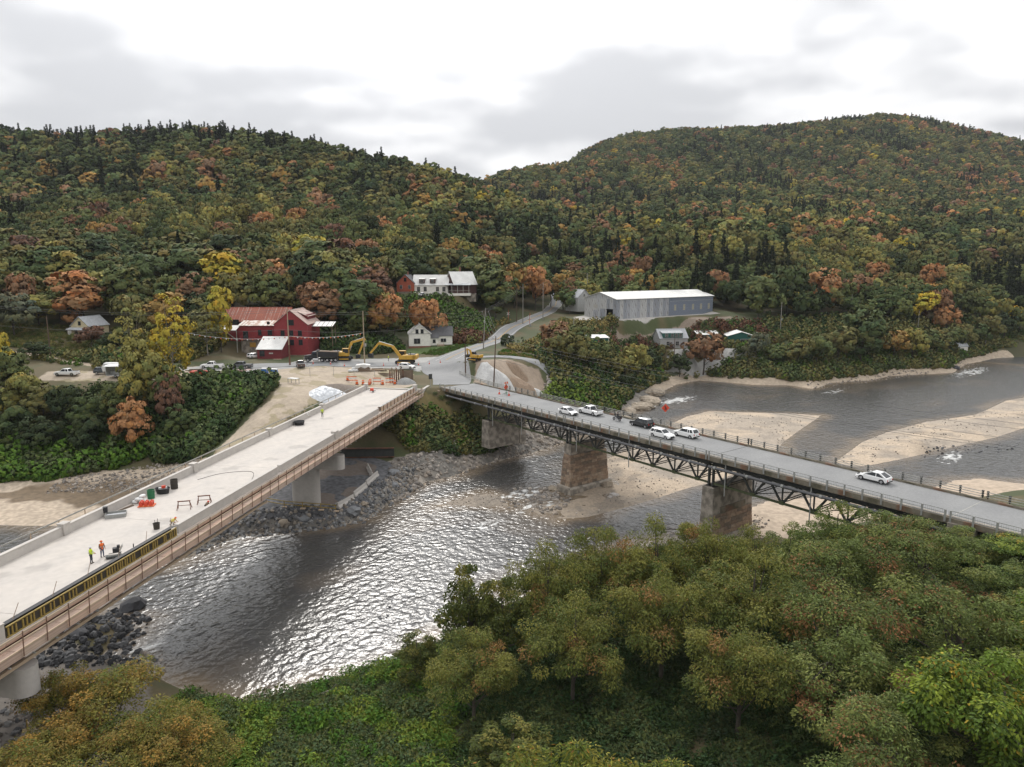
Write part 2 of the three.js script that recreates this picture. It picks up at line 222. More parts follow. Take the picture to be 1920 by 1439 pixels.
function hAt(x, zf) { // height of the built ground (the triangles of the grid)
  const gx = (x - NX0) / NS, gz = (zf - NZ0) / NS; if (gx < 0 || gz < 0 || gx >= NN || gz >= NN) return hRaw(x, zf);
  const i = Math.floor(gx), j = Math.floor(gz), u = gx - i, v = gz - j, k = j * (NN + 1) + i, a = NGRID[k], b = NGRID[k + 1], c = NGRID[k + NN + 1], d = NGRID[k + NN + 2];
  return u + v < 1 ? a + (b - a) * u + (c - a) * v : d + (c - d) * (1 - u) + (b - d) * (1 - v);
}
// zones of bare ground, [x, zf]
const Z_DIRT = [[-58, 206], [-40, 206], [-36, 196], [-27, 192], [-24, 178], [-28, 172], [-40, 171], [-46, 160], [-51, 142], [-56, 130], [-62, 132], [-60, 146], [-56, 160], [-57, 172], [-66, 176], [-84, 177], [-122, 178], [-124, 186], [-95, 190], [-80, 200], [-66, 200]];
const Z_GRAVEL = [[-95, 186], [-84, 198], [-66, 203], [-60, 212], [-42, 219], [-30, 224], [-24, 224], [-16, 214], [-22, 200], [-26, 194], [-38, 198], [-50, 200], [-60, 196], [-66, 190], [-80, 187]];
const Z_LAWN = [[-22, 262], [-14, 250], [-17, 236], [-24, 228], [-36, 236], [-36, 244], [-26, 256]];
const Z_LAWN2 = [[-3, 214], [0, 232], [7, 246], [16, 250], [14, 230], [6, 214]];
const Z_LAWN3 = [[-165, 212], [-142, 212], [-143, 226], [-165, 226]];
const Z_TRACK = [[-165, 209], [-140, 207], [-120, 196], [-104, 190], [-104, 187], [-120, 193], [-141, 203], [-165, 205]];
const Z_PILE = [[-10, 180], [-4, 182], [6, 188], [12, 200], [8, 208], [-2, 204], [-10, 195]];
const Z_LOT = [[80, 280], [110, 284], [110, 293], [86, 296], [62, 283], [58, 277]];
const Z_EMB = [[-26, 172], [-16, 172], [-10, 166], [-14, 158], [-22, 156], [-28, 164]];
const Z_BEACH = [[120, 160], [107, 143], [100, 147], [88, 141], [68, 137], [50, 132], [36, 120], [44, 108], [80, 116], [130, 130]];
const Z_RAIL = [[12, 284], [30, 288], [50, 292], [100, 327], [102, 323.5], [53, 288], [32, 283], [12, 279]];
const Z_YARD = [[26, 300], [27, 314], [33, 318], [43.7, 298.5], [94, 334], [97, 330.5], [46, 294.4], [36, 294]];
const Z_NEARL = [[-75, 40], [-30, 40], [-32, 60], [-40, 72], [-52, 78], [-75, 80]];
const GT = 2048, groundTex = (() => {
  const d = new Uint8Array(GT * GT * 4), ext = NS * NN;
  const zones = [[Z_DIRT, [0.37, 0.305, 0.23], 1.5], [Z_TRACK, [0.33, 0.26, 0.19], 1], [Z_GRAVEL, [0.33, 0.325, 0.31], 2], [Z_LAWN, [0.075, 0.115, 0.028], 1], [Z_LAWN2, [0.08, 0.11, 0.03], 1], [Z_LAWN3, [0.12, 0.135, 0.035], 1], [Z_PILE, [0.30, 0.235, 0.175], 1], [Z_LOT, [0.36, 0.35, 0.33], 1], [Z_EMB, [0.16, 0.125, 0.05], 1], [Z_RAIL, [0.21, 0.165, 0.125], 1], [Z_YARD, [0.37, 0.35, 0.32], 1], [Z_NEARL, [0.17, 0.15, 0.13], 1]].map(([p, c, e]) => { let a = 1e9, b = -1e9, q = 1e9, w = -1e9; for (const [x, y] of p) { a = Math.min(a, x); b = Math.max(b, x); q = Math.min(q, y); w = Math.max(w, y); } return { p, c, e, a: a - 3, b: b + 3, q: q - 3, w: w + 3 }; });
  // coarse distance fields
  const CN = 512, river = new Float32Array((CN + 1) * (CN + 1)), pad = new Float32Array((CN + 1) * (CN + 1));
  for (let j = 0; j <= CN; j++) for (let i = 0; i <= CN; i++) { const x = NX0 + i / CN * ext, z = NZ0 + j / CN * ext; let r = sdPoly(RIVER, x, z); river[j * (CN + 1) + i] = r; pad[j * (CN + 1) + i] = Math.abs(x + 40) < 30 ? sdPoly(PAD, x, z) : 30; }
  const samp = (A, u, v) => { const x = u * CN, y = v * CN, i = Math.min(CN - 1, Math.floor(x)), j = Math.min(CN - 1, Math.floor(y)), fx = x - i, fy = y - j, k = j * (CN + 1) + i; return lerp(lerp(A[k], A[k + 1], fx), lerp(A[k + CN + 1], A[k + CN + 2], fx), fy); };
  for (let j = 0; j < GT; j++) for (let i = 0; i < GT; i++) {
    const u = (i + 0.5) / GT, v = (j + 0.5) / GT, x = NX0 + u * ext, z = NZ0 + v * ext;
    const n1 = fbm(x * 0.12, z * 0.12, 3), n2 = vn(x * 1.7, z * 1.7), n3 = HT[(i * 7 + j * 131) & 65535];
    let c = mixc([0.05, 0.06, 0.02], [0.095, 0.075, 0.035], ss(0.35, 0.7, n1));
    const dr = samp(river, u, v);
    const wob = (n1 - 0.5) * 4 + (n2 - 0.5) * 1.2;
    if (dr < 0) { const gr = vn(x * 2.6, z * 2.6); c = mixc([0.43, 0.345, 0.255], [0.34, 0.285, 0.225], ss(0.4, 0.6, n1)); c = mul(c, 0.8 + 0.4 * (gr * 0.5 + n3 * 0.5)); if (fbm(x * 0.3 + 9, z * 0.3, 3) > 0.58) c = mixc(c, [0.22, 0.19, 0.155], 0.45); if (n3 > 0.93) c = mul(c, 0.6); const wet = fbm(x * 0.05 + 7, z * 0.05, 3); c = mul(c, lerp(1, 0.72, ss(0.52, 0.62, wet))); }
    else {
      if ((x < -54 && z > 92 && dr < 26 + wob * 0.6) ) { const gr = vn(x * 1.9, z * 1.9), st = fbm(x * 0.09 + 5, z * 0.09, 3); c = mixc([0.40, 0.325, 0.245], [0.145, 0.105, 0.065], ss(0.47, 0.56, st)); c = mul(c, 0.75 + 0.5 * gr); }
      else if (dr < 9 + wob && z > 95 && z < 250 && x < 48) { c = mul(mixc([0.24, 0.21, 0.175], [0.13, 0.12, 0.105], ss(0.35, 0.6, n1)), 0.6 + 0.8 * vn(x * 1.5, z * 1.5)); }
      else if (dr < 5 + wob * 0.8 && x >= 48 && z > 200) c = mul([0.36, 0.29, 0.215], 0.8 + 0.4 * n2);
      if ((x > 34 && z > 106 && z < 162 && inPoly(Z_BEACH, x, z)) || (x > 34 && x < 130 && z < 160 && z > 100 && dr < 10 + wob)) c = mul([0.40, 0.32, 0.24], 0.8 + 0.4 * n2);
    }
    const pd = samp(pad, u, v); if (pd < wob * 0.25) c = mul(mixc([0.125, 0.125, 0.13], [0.085, 0.085, 0.09], n1), 0.6 + 0.9 * vn(x * 2.2, z * 2.2)); if (pd < -3 && fbm(x * 0.2, z * 0.2, 2) > 0.6) c = mixc(c, [0.2, 0.15, 0.11], 0.6);
    for (const q of zones) if (x > q.a && x < q.b && z > q.q && z < q.w) { const s = sdPoly(q.p, x, z) + wob * 0.45 * q.e; if (s < 0) { let k = mul(q.c, 0.86 + 0.2 * (n2 - 0.5) + 0.3 * (fbm(x * 0.35, z * 0.35, 3) - 0.2)); c = mixc(c, k, ss(0, 0.6, -s)); if (q.p === Z_DIRT && fbm(x * 0.22 + 3, z * 0.22, 3) > 0.6) c = mixc(c, [0.2, 0.17, 0.075], 0.5); } }
    c = mul(c, 0.9 + 0.2 * n3); const o = (j * GT + i) * 4;
    for (let k = 0; k < 3; k++) { const y = cl(c[k]); d[o + k] = 255 * (y <= 0.0031308 ? 12.92 * y : 1.055 * Math.pow(y, 1 / 2.4) - 0.055); } d[o + 3] = 255;
  }
  const t = new THREE.DataTexture(d, GT, GT); t.colorSpace = THREE.SRGBColorSpace; t.magFilter = THREE.LinearFilter; t.needsUpdate = true; return t;
})();
M.ground = std({ map: groundTex, roughness: 0.95 });
{ // near ground
  const n = NN + 1, pos = new Float32Array(n * n * 3), uv = new Float32Array(n * n * 2), idx = [];
  for (let j = 0; j < n; j++) for (let i = 0; i < n; i++) { const k = j * n + i; pos.set([NX0 + i * NS, NGRID[k], -(NZ0 + j * NS)], k * 3); uv.set([i / NN, j / NN], k * 2); }
  for (let j = 0; j < NN; j++) for (let i = 0; i < NN; i++) { const k = j * n + i; idx.push(k, k + 1, k + n, k + 1, k + n + 1, k + n); }
  const g = new THREE.BufferGeometry(); g.setAttribute('position', new THREE.BufferAttribute(pos, 3)); g.setAttribute('uv', new THREE.BufferAttribute(uv, 2)); g.setIndex(idx); g.computeVertexNormals();
  solo('ground', g, M.ground, 'river banks, gravel bars and village ground', 0, 0, 'structure');
}
{ // hills round about
  const S = 25, x0 = -1600, x1 = 2400, z0 = -300, z1 = 2500, nx = (x1 - x0) / S, nz = (z1 - z0) / S, n = nx + 1, pos = [], uv = [], idx = [];
  for (let j = 0; j <= nz; j++) for (let i = 0; i <= nx; i++) { const x = x0 + i * S, z = z0 + j * S; let y = hRaw(x, z); if (x >= NX0 && x <= NX0 + 425 && z >= 0 && z <= 425) y = NGRID[Math.min(NN, Math.round((z - NZ0) / NS)) * (NN + 1) + Math.min(NN, Math.round((x - NX0) / NS))]; if (x > NX0 && x < NX0 + 425 && z > 0 && z < 425) y -= 9; pos.push(x, y, -z); uv.push(x / 60, z / 60); }
  for (let j = 0; j < nz; j++) for (let i = 0; i < nx; i++) { const x = x0 + i * S, z = z0 + j * S; if (x >= NX0 + S && x < NX0 + 425 - S && z >= S && z < 425 - S) continue; const k = j * n + i; idx.push(k, k + 1, k + n, k + 1, k + n + 1, k + n); }
  const g = new THREE.BufferGeometry(); g.setAttribute('position', new THREE.Float32BufferAttribute(pos, 3)); g.setAttribute('uv', new THREE.Float32BufferAttribute(uv, 2)); g.setIndex(idx); g.computeVertexNormals();
  M.hill = std({ map: texture(256, (u, v) => mixc([0.04, 0.05, 0.018], [0.07, 0.055, 0.025], tf(u, v, 6, 4)), true, 1), roughness: 1 });
  solo('hills', g, M.hill, 'wooded hills behind the village', 0, 0, 'structure');
}
{ // river: one level sheet; ripples in the relief, foam and silt in the colour
  const N = 2048, EXT = 320, X0 = -100, Z0 = 46;
  const bump = new Uint8Array(N * N * 4), col = new Uint8Array(N * N * 4);
  const RIF = [[-30, 108, 22, 1], [-44, 112, 10, 1.2], [0, 130, 12, 1], [-20, 92, 20, .7], [-30, 80, 14, .55], [10, 112, 16, .85], [40, 225, 16, 1], [60, 232, 14, 1], [95, 245, 22, .8], [130, 262, 20, .8], [118, 168, 18, .7], [-10, 140, 16, .8], [14, 150, 12, .6]];
  const CALM = [[-34, 72, 8], [-28, 100, 9], [70, 262, 18], [120, 240, 22], [60, 150, 14], [-80, 105, 14], [-24.5, 114, 6], [-28.5, 103, 7], [-29.4, 92, 7.5], [-30, 82, 7], [-31, 72, 6]];
  const FOAM = [[-47, 111, 6, 2.2, .35], [-40, 113.5, 5, 1.6, .2], [-6, 132, 4, 2, .6], [2, 136, 5, 2, .7], [5, 128, 5, 2.5, .5], [44, 228, 8, 3, .9], [56, 236, 9, 3, .7], [118, 254, 12, 2.5, .3], [196, 300, 20, 4, .6], [104, 163, 7, 2.5, .5], [-44, 77.5, 3, 1.2, .4], [-5, 118, 5, 1.5, .4], [30, 214, 6, 3, .8]];
  const RN = 256, rd = new Float32Array((RN + 1) * (RN + 1)), rf = rd.slice(), ff = rd.slice();
  for (let j = 0; j <= RN; j++) for (let i = 0; i <= RN; i++) { const x = X0 + i * EXT / RN, z = Z0 + j * EXT / RN; let d = -sdPoly(RIVER, x, z); for (const b of BARS) d = Math.min(d, sdPoly(b, x, z)); rd[j * (RN + 1) + i] = d;
    let rif = 0.34; for (const [a, b, r, w] of RIF) { const q = ((x - a) ** 2 + (z - b) ** 2) / (r * r); if (q < 6) rif += w * 0.6 * Math.exp(-q); } for (const [a, b, r] of CALM) { const q = ((x - a) ** 2 + (z - b) ** 2) / (r * r); if (q < 6) rif *= 1 - 0.88 * Math.exp(-q); } rf[j * (RN + 1) + i] = rif;
    let f = 0; for (const [p, q, ra, rb, k] of FOAM) { const da = ((x - p) * 0.72 + (z - q) * 0.69) / ra, db = (-(x - p) * 0.69 + (z - q) * 0.72) / rb, e = da * da + db * db; if (e < 4) f = Math.max(f, k * Math.exp(-e)); } ff[j * (RN + 1) + i] = f; }
  const smp = (A, i, j) => { const a = i >> 3, b = j >> 3, u = (i & 7) / 8, v = (j & 7) / 8, k = b * (RN + 1) + a; return (A[k] * (1 - u) + A[k + 1] * u) * (1 - v) + (A[k + RN + 1] * (1 - u) + A[k + RN + 2] * u) * v; };
  for (let j = 0; j < N; j++) for (let i = 0; i < N; i++) {
    const x = X0 + i / N * EXT, z = Z0 + j / N * EXT, o = (j * N + i) * 4, dep = smp(rd, i, j), rif = smp(rf, i, j), f = smp(ff, i, j);
    if (dep < -3) { bump[o] = bump[o + 1] = bump[o + 2] = 128; bump[o + 3] = col[o + 3] = 255; col[o] = col[o + 1] = col[o + 2] = 70; continue; }
    // current runs from upper right to lower left: stretch along it
    const a = (x * 0.72 + z * 0.69), b = (-x * 0.69 + z * 0.72), wx = fbm(x * 0.06, z * 0.06, 2) * 9;
    const w1 = vn(a * 1.0 + wx, b * 1.7), w2 = vn(a * 1.9 + 40 + wx, b * 2.9 + 9), w3 = vn(a * 3.1 + 7, b * 4.3 + 3), st = vn(a * 0.10 + wx * 0.4, b * 0.33);
    const h = 0.5 + (0.5 * (w1 - 0.5) + 0.34 * (w2 - 0.5) + 0.16 * (w3 - 0.5)) * cl(rif * (0.55 + 0.9 * st), 0, 1.25);
    bump[o] = bump[o + 1] = bump[o + 2] = 255 * cl(h); bump[o + 3] = 255;
    // silt: pale brown where it is shallow over gravel
    const sh = ss(5.5, 0.3, dep + (fbm(x * 0.16, z * 0.16, 3) - 0.5) * 5) * 0.8, br = ss(0.5, 0.68, fbm(a * 0.045 + 2, b * 0.07, 3)) * 0.55;
    let c = mixc([0.05, 0.048, 0.046], [0.16, 0.12, 0.08], cl(sh + br * 0.5));
    const fo = ss(0.52, 0.72, fbm(a * 0.7, b * 1.6, 4) * 0.75 + f * 0.55) * ss(0.02, 0.25, f); c = mixc(c, [0.62, 0.62, 0.6], fo);
    for (let k = 0; k < 3; k++) col[o + k] = 255 * Math.pow(c[k], 1 / 2.2); col[o + 3] = 255;
  }
  const mk = (d, s) => { const t = new THREE.DataTexture(d, N, N); t.wrapS = t.wrapT = THREE.MirroredRepeatWrapping; t.magFilter = THREE.LinearFilter; t.colorSpace = s ? THREE.SRGBColorSpace : THREE.NoColorSpace; t.needsUpdate = true; return t; };
  const rippleN = (() => { const n = 512, d = new Uint8Array(n * n * 4), h = (i, j) => { const u = ((i + n) % n) / n, v = ((j + n) % n) / n; return tf(u, v, 24, 4) * 1.0 + tf(v, u, 11, 2) * 0.8; }; for (let j = 0; j < n; j++) for (let i = 0; i < n; i++) { const dx = (h(i + 1, j) - h(i - 1, j)) * 4.2, dy = (h(i, j + 1) - h(i, j - 1)) * 4.2, l = Math.hypot(dx, dy, 1), o = (j * n + i) * 4; d[o] = 127.5 - dx / l * 127.5; d[o + 1] = 127.5 - dy / l * 127.5; d[o + 2] = 127.5 + 127.5 / l; d[o + 3] = 255; } const t = new THREE.DataTexture(d, n, n); t.wrapS = t.wrapT = THREE.RepeatWrapping; t.magFilter = THREE.LinearFilter; t.repeat.set(EXT / 14, EXT / 14); t.needsUpdate = true; return t; })();
  M.water = new THREE.MeshPhysicalMaterial({ map: mk(col, true), bumpMap: mk(bump, false), bumpScale: 0.13, roughness: 0.22, ior: 1.45, normalMap: rippleN, normalScale: new THREE.Vector2(0.5, 0.5) });
  const g = new THREE.BufferGeometry(), P = [[-400, 40], [520, 40], [520, 460], [-400, 460]];
  g.setAttribute('position', new THREE.Float32BufferAttribute(P.flatMap(([x, z]) => [x, 0, -z]), 3)); g.setAttribute('uv', new THREE.Float32BufferAttribute(P.flatMap(([x, z]) => [(x - X0) / EXT, (z - Z0) / EXT]), 2)); g.setIndex([0, 1, 2, 0, 2, 3]); g.computeVertexNormals();
  solo('river', g, M.water, 'shallow rippled river between gravel bars', 0, 0, 'structure');
}
// a ribbon laid on the ground along centre points [x, zf, half width]
function ribbon(pts, lift, step = 1.0, across = 8) {
  const c = new THREE.CatmullRomCurve3(pts.map(p => V(p[0], p[2], p[1]))), L = c.getLength(), n = Math.ceil(L / step), pos = [], uv = [], idx = [];
  for (let i = 0; i <= n; i++) { const t = i / n, p = c.getPoint(t), d = c.getTangent(t), l = Math.hypot(d.x, d.z), sx = -d.z / l, sz = d.x / l;
    for (let k = 0; k <= across; k++) { const w = (k / across * 2 - 1) * p.y, x = p.x + sx * w, z = p.z + sz * w; pos.push(x, hAt(x, z) + lift, -z); uv.push(w, t * L); if (i && k) { const a = (i - 1) * (across + 1) + k - 1; idx.push(a, a + across + 1, a + 1, a + 1, a + across + 1, a + across + 2); } } }
  const g = new THREE.BufferGeometry(); g.setAttribute('position', new THREE.Float32BufferAttribute(pos, 3)); g.setAttribute('uv', new THREE.Float32BufferAttribute(uv, 2)); g.setIndex(idx); g.computeVertexNormals(); return g;
}
// ---------- roads ----------
const ROAD = [[-15.5, 178, 4.6], [-16, 186, 5.2], [-19, 198, 6.5], [-20, 212, 5.6], [-17, 228, 4.4], [-11, 245, 3.9], [-5, 262, 3.7], [-1, 280, 3.6], [4, 300, 3.4], [14, 325, 3.2], [20, 350, 3.0], [24, 380, 3], [26, 415, 3]];
solo('road', ribbon(ROAD, 0.09, 1.2, 8), M.asphalt, 'grey asphalt road climbing from the truss bridge into the village', 0, 0, 'structure');
solo('road', ribbon([[-20, 206, 3.2], [-12, 209, 3.6], [0, 211, 3.4], [10, 212, 3.2], [22, 216, 3]], 0.13, 1.0, 8), M.asphalt, 'side road leaving the junction towards the river trees', 0, 0, 'structure');
solo('road', ribbon([[-22, 206, 4.5], [-36, 206, 4.2], [-52, 203, 4], [-70, 198, 3.8], [-84, 192, 3.6]], 0.11, 1.0, 8), M.asphalt, 'village street in front of the red mill', 0, 0, 'structure');
M.lineY = std({ color: C(0.5, 0.33, 0.12), roughness: 0.9 }); M.lineW = std({ color: C(0.6, 0.59, 0.56), roughness: 0.9 });
{ const off = (pts, d) => pts.map(([x, z], i) => { const a = pts[Math.max(0, i - 1)], b = pts[Math.min(pts.length - 1, i + 1)], l = Math.hypot(b[0] - a[0], b[1] - a[1]); return [x - (b[1] - a[1]) / l * d, z + (b[0] - a[0]) / l * d, 0.07]; });
  const R = ROAD.slice(3); const mk = (d) => part(scene, numbered('road_marking'), ribbon(off(R, d), 0.15, 1.2, 1), Math.abs(d) < 1 ? M.lineY : M.lineW);
  for (const d of [-0.14, 0.14, -3.1, 3.1]) { const m = mk(d); m.userData.kind = 'structure'; m.userData.label = Math.abs(d) < 1 ? 'faded yellow centre line on the hill road' : 'worn white edge line on the hill road'; } }

M.deck = std({ map: texture(1024, (u, v) => { const lane = tf(u * 1, v, 2, 2), st = tf(u * 0.5, v, 24, 3), pat = tf(u, v, 5, 5), spot = ss(0.66, 0.74, tf(u + 0.3, v, 9, 3)); return mul(mixc([0.52, 0.475, 0.425], [0.43, 0.40, 0.37], cl(pat * 0.9 + (st - 0.5) * 0.8)), (0.95 + 0.1 * tf(u, v, 90, 1)) * (1 - 0.16 * spot) * (0.93 + 0.14 * lane)); }, true, 0.028), bumpMap: gritB, bumpScale: 0.004, roughness: 0.88 });
// ---------- new concrete bridge (left) ----------
const NB_RY = Math.atan2(0.988, 0.153), NB = thing('concrete_bridge', 'wide new concrete bridge under construction with pale empty deck', 'bridge', [-43.7, 15, 119.6], NB_RY);
const nbW = (x, z) => [-43.7 + x * 0.153 + z * 0.988, 119.6 + x * 0.988 - z * 0.153]; // local x along, z to the right -> [x, zf]
{ const g = NB, x0 = -84, x1 = 53.5, L = x1 - x0, cx = (x0 + x1) / 2;
  for (let i = 0; i < 6; i++) { const l = L / 6; part(g, 'deck_slab', box(l - 0.05, 0.3, 13.2, x0 + l * (i + 0.5), -0.3, 6.15), M.deck); }
  for (const z of [0.9, 3.5, 6.1, 8.7, 11.3]) part(g, 'girder', [box(L, 0.05, 0.5, cx, -0.35, z), box(L, 2.2, 0.04, cx, -2.55, z), box(L, 0.06, 0.6, cx, -2.61, z), ...Array.from({ length: 27 }, (_, i) => box(0.04, 2.2, 0.5, x0 + 2 + i * 5, -2.55, z))], M.rustSteel);
  // left parapet with pilasters
  const pil = [-68, -43.8, -19, 3.8, 26.6, 52.6]; let a = x0;
  const wall = (u, v, z, h = 1.0) => prof([[-0.25, 0], [0.25, 0], [0.2, h], [-0.2, h]], v - u, 0).rotateY(Math.PI / 2).translate((u + v) / 2, 0, z);
  for (const p of [...pil, x1 + 0.2]) { if (p - 0.5 > a) part(g, 'parapet', [wall(a, p - 0.5, -0.22), box(p - 0.5 - a, 0.07, 0.5, (a + p - 0.5) / 2, 1.0, -0.22)], M.concrete); a = p + 0.5; }
  for (const p of pil) part(g, 'pilaster', [cbox(0.95, 1.3, 0.8, p, 0, -0.2), cbox(1.1, 0.1, 0.95, p, 1.3, -0.2)], M.concrete);
  // right parapet: cast between the two forms
  for (const [u, v] of [[-41.6, -18], [-17.2, 3]]) part(g, 'parapet', [wall(u, v, 12.2), box(v - u, 0.07, 0.52, (u + v) / 2, 1.0, 12.2)], M.concrete, 'freshly cast parapet on the river side');
  for (const p of [-65.6, 3.6, 52.6]) part(g, 'pilaster', [cbox(1.3, 1.35, 0.85, p, 0, 12.2), cbox(1.4, 0.08, 0.95, p, 1.35, 12.2)], M.concrete);
  part(g, 'parapet', [wall(4.4, 26, 12.2)], M.concrete);
  part(g, 'end_wall', box(0.9, 4.2, 15.5, x1 + 0.9, -4.1, 6.1), M.concrete); part(g, 'wing_wall', box(6, 4.2, 0.6, x1 + 3.4, -4.1, 13.6), M.concrete); part(g, 'joint_plate', box(0.14, 0.02, 12, x1 - 0.2, 0.0, 6), M.darkSteel);
  // hammerhead piers
  for (const [x, base] of [[4.2, 2.6], [-63.5, 1.6]]) {
    const P = new THREE.Group(); P.name = 'pier'; g.add(P); P.position.set(x, 0, 6.1);
    const s = new THREE.Shape(); const hl = 7.4, r = 1.05; s.moveTo(-hl + r, -r); s.lineTo(hl - r, -r); s.absarc(hl - r, 0, r, -Math.PI / 2, Math.PI / 2); s.lineTo(-hl + r, r); s.absarc(-hl + r, 0, r, Math.PI / 2, Math.PI * 1.5);
    const cap = new THREE.ExtrudeGeometry(s, { depth: 2.5, bevelEnabled: false, curveSegments: 12 }); cap.rotateX(-Math.PI / 2); cap.rotateY(Math.PI / 2); cap.translate(0, -5.6, 0); part(P, 'pier_cap', uvBox(cap), M.concrete);
    const s2 = new THREE.Shape(); const h2 = 2.6, r2 = 1.05; s2.moveTo(-h2 + r2, -r2); s2.lineTo(h2 - r2, -r2); s2.absarc(h2 - r2, 0, r2, -Math.PI / 2, Math.PI / 2); s2.lineTo(-h2 + r2, r2); s2.absarc(-h2 + r2, 0, r2, Math.PI / 2, Math.PI * 1.5);
    const sh = 15 - 5.6 - base + 2.5; const stem = new THREE.ExtrudeGeometry(s2, { depth: sh, bevelEnabled: false, curveSegments: 12 }); stem.rotateX(-Math.PI / 2); stem.rotateY(Math.PI / 2); stem.translate(0, -5.61 - sh, 0); part(P, 'pier_stem', uvBox(stem), M.concrete);
    for (const z of [0.9, 3.5, 6.1, 8.7, 11.3]) part(P, 'bearing', box(0.7, 0.5, 0.6, 0, -3.1, z - 6.1), M.darkSteel);
  }
}
{ // overhang brackets, plank walkway and guard rail on the river side of the new bridge
  const F = thing('work_platform', 'plank work platform with guard rail along the new bridge', 'scaffold', [-43.7, 15, 119.6], NB_RY), r = rng(5), x0 = -82, x1 = 54, n = Math.floor((x1 - x0) / 2.42);
  const pl = [0, 1, 2].map(i => box(2.38, 0.05, 0.46, 0, 0, 0)), face = box(2.39, 0.66, 0.04, 0, 0, 0), strip = box(2.39, 0.12, 0.07), rail = box(2.42, 0.13, 0.05), post = box(0.07, 2.2, 0.06), bolt = box(0.1, 0.09, 0.3), br = bar(V(0, -2.3, 12.1), V(0, -1.0, 13.9), 0.1);
  const pm = [M.ply, M.ply.clone(), M.ply.clone()]; pm[1].color = C(0.88, 0.85, 0.85); pm[2].color = C(1.1, 1.02, 0.98);
  const put = (name, geo, mat, x, y, z) => { const m = new THREE.Mesh(geo, mat); m.name = name; m.position.set(x, y, z); m.castShadow = m.receiveShadow = true; F.add(m); return m; };
  for (let i = 0; i < n; i++) { const x = x0 + (i + 0.5) * 2.42, k = Math.floor(r() * 3);
    if (x < 51) { for (let q = 0; q < 3; q++) put('plank', pl[q], pm[Math.floor(r() * 3)], x, -1.02 + r() * 0.03, 12.75 + q * 0.48); }
    put('face_board', face, pm[k], x, -1.42, 14.06 + r() * 0.02); put('toe_board', strip, M.lumber, x, -0.72, 14.1);
    if (x > -67) put('form_board', box(2.39, 0.62, 0.05), x > 27 ? M.lumber : pm[(k + 1) % 3], x, -0.6, 12.62);
    put('rail', rail, M.lumber, x, 0.62 + r() * 0.04, 14.2); put('rail', rail, M.lumber, x, 0.05 + r() * 0.04, 14.2); put('ledger', box(2.4, 0.2, 0.06), pm[2], x, -0.4, 12.72);
    put('post', post, M.brownPost, x0 + i * 2.42, -1.25, 14.26).rotation.x = 0.05; put('anchor_bolt', bolt, M.galv, x0 + i * 2.42 + 1.2, -1.7, 14.0); put('bracket', br, M.rustSteel, x0 + i * 2.42, 0, 0);
    if (x > 27 && x < 50) { put('form_board', box(2.39, 1.0, 0.06), i % 2 ? M.lumber : M.ply, x, 0.02, 12.6); put('form_board', box(2.39, 0.9, 0.06), M.ply, x, 0.02, 11.8); put('form_stud', box(0.1, 1.15, 0.12), M.oldWood, x, 0, 12.7); put('rebar_cap', box(2.2, 0.05, 0.5), M.galv, x, 1.02, 12.2); } }
  part(F, 'brace_beam', box(60, 0.28, 0.3, -52, -2.9, 12.6), M.lumber);
  // steel parapet form, yellow ribs over dark plywood
  const Y = thing('parapet_form', 'yellow and black steel parapet form on the near bridge edge', 'formwork', [-43.7, 15, 119.6], NB_RY);
  const len = 22.6, s0 = -64.8; part(Y, 'backing', box(len, 0.95, 0.06, s0 + len / 2, 0.02, 12.5), M.formDark); part(Y, 'inner_form', box(len, 1.05, 0.08, s0 + len / 2, 0.02, 11.9), M.formDark); part(Y, 'top_strip', box(len, 0.05, 0.5, s0 + len / 2, 1.08, 12.2), M.black);
  const rib = box(0.13, 0.7, 0.1), railY = box(len / 8 - 0.05, 0.1, 0.12);
  for (let i = 0; i < 8; i++) for (const y of [0.0, 0.9]) { const m = new THREE.Mesh(railY, M.formYellow); m.name = 'waler'; m.position.set(s0 + len / 8 * (i + 0.5), y, 12.59); m.castShadow = true; Y.add(m); }
  for (let i = 0; i < 62; i++) for (const y of [0.12]) { if (r() < 0.2) continue; const m = new THREE.Mesh(rib, M.formYellow); m.name = 'form_rib'; m.position.set(s0 + 0.2 + i * 0.365 + r() * 0.1, y, 12.57); m.castShadow = true; Y.add(m); }
  for (let i = 0; i < 6; i++) part(Y, 'tie_rod', rod(V(s0 + 1 + i * 4.2, 1.12, 12.3), V(s0 + 3.0 + i * 4.2, 1.5, 11.0), 0.03), M.oldWood);
  // outer rail on the far side
  const Q = thing('guard_rail', 'temporary timber guard rail beyond the finished parapet', 'railing', [-43.7, 15, 119.6], NB_RY);
  for (let i = 0; i < 33; i++) { const x = -83 + i * 4; part(Q, 'post', box(0.09, 1.9, 0.09, x, -0.6, -1.5), M.lumber); part(Q, 'rail', box(3.98, 0.16, 0.06, x + 2, 1.2, -1.5), M.railWhite); part(Q, 'rail', box(3.98, 0.12, 0.05, x + 2, 0.45, -1.5), M.lumber); part(Q, 'plank', box(3.96, 0.05, 0.9, x + 2, -0.65, -1.0), M.ply); }
}

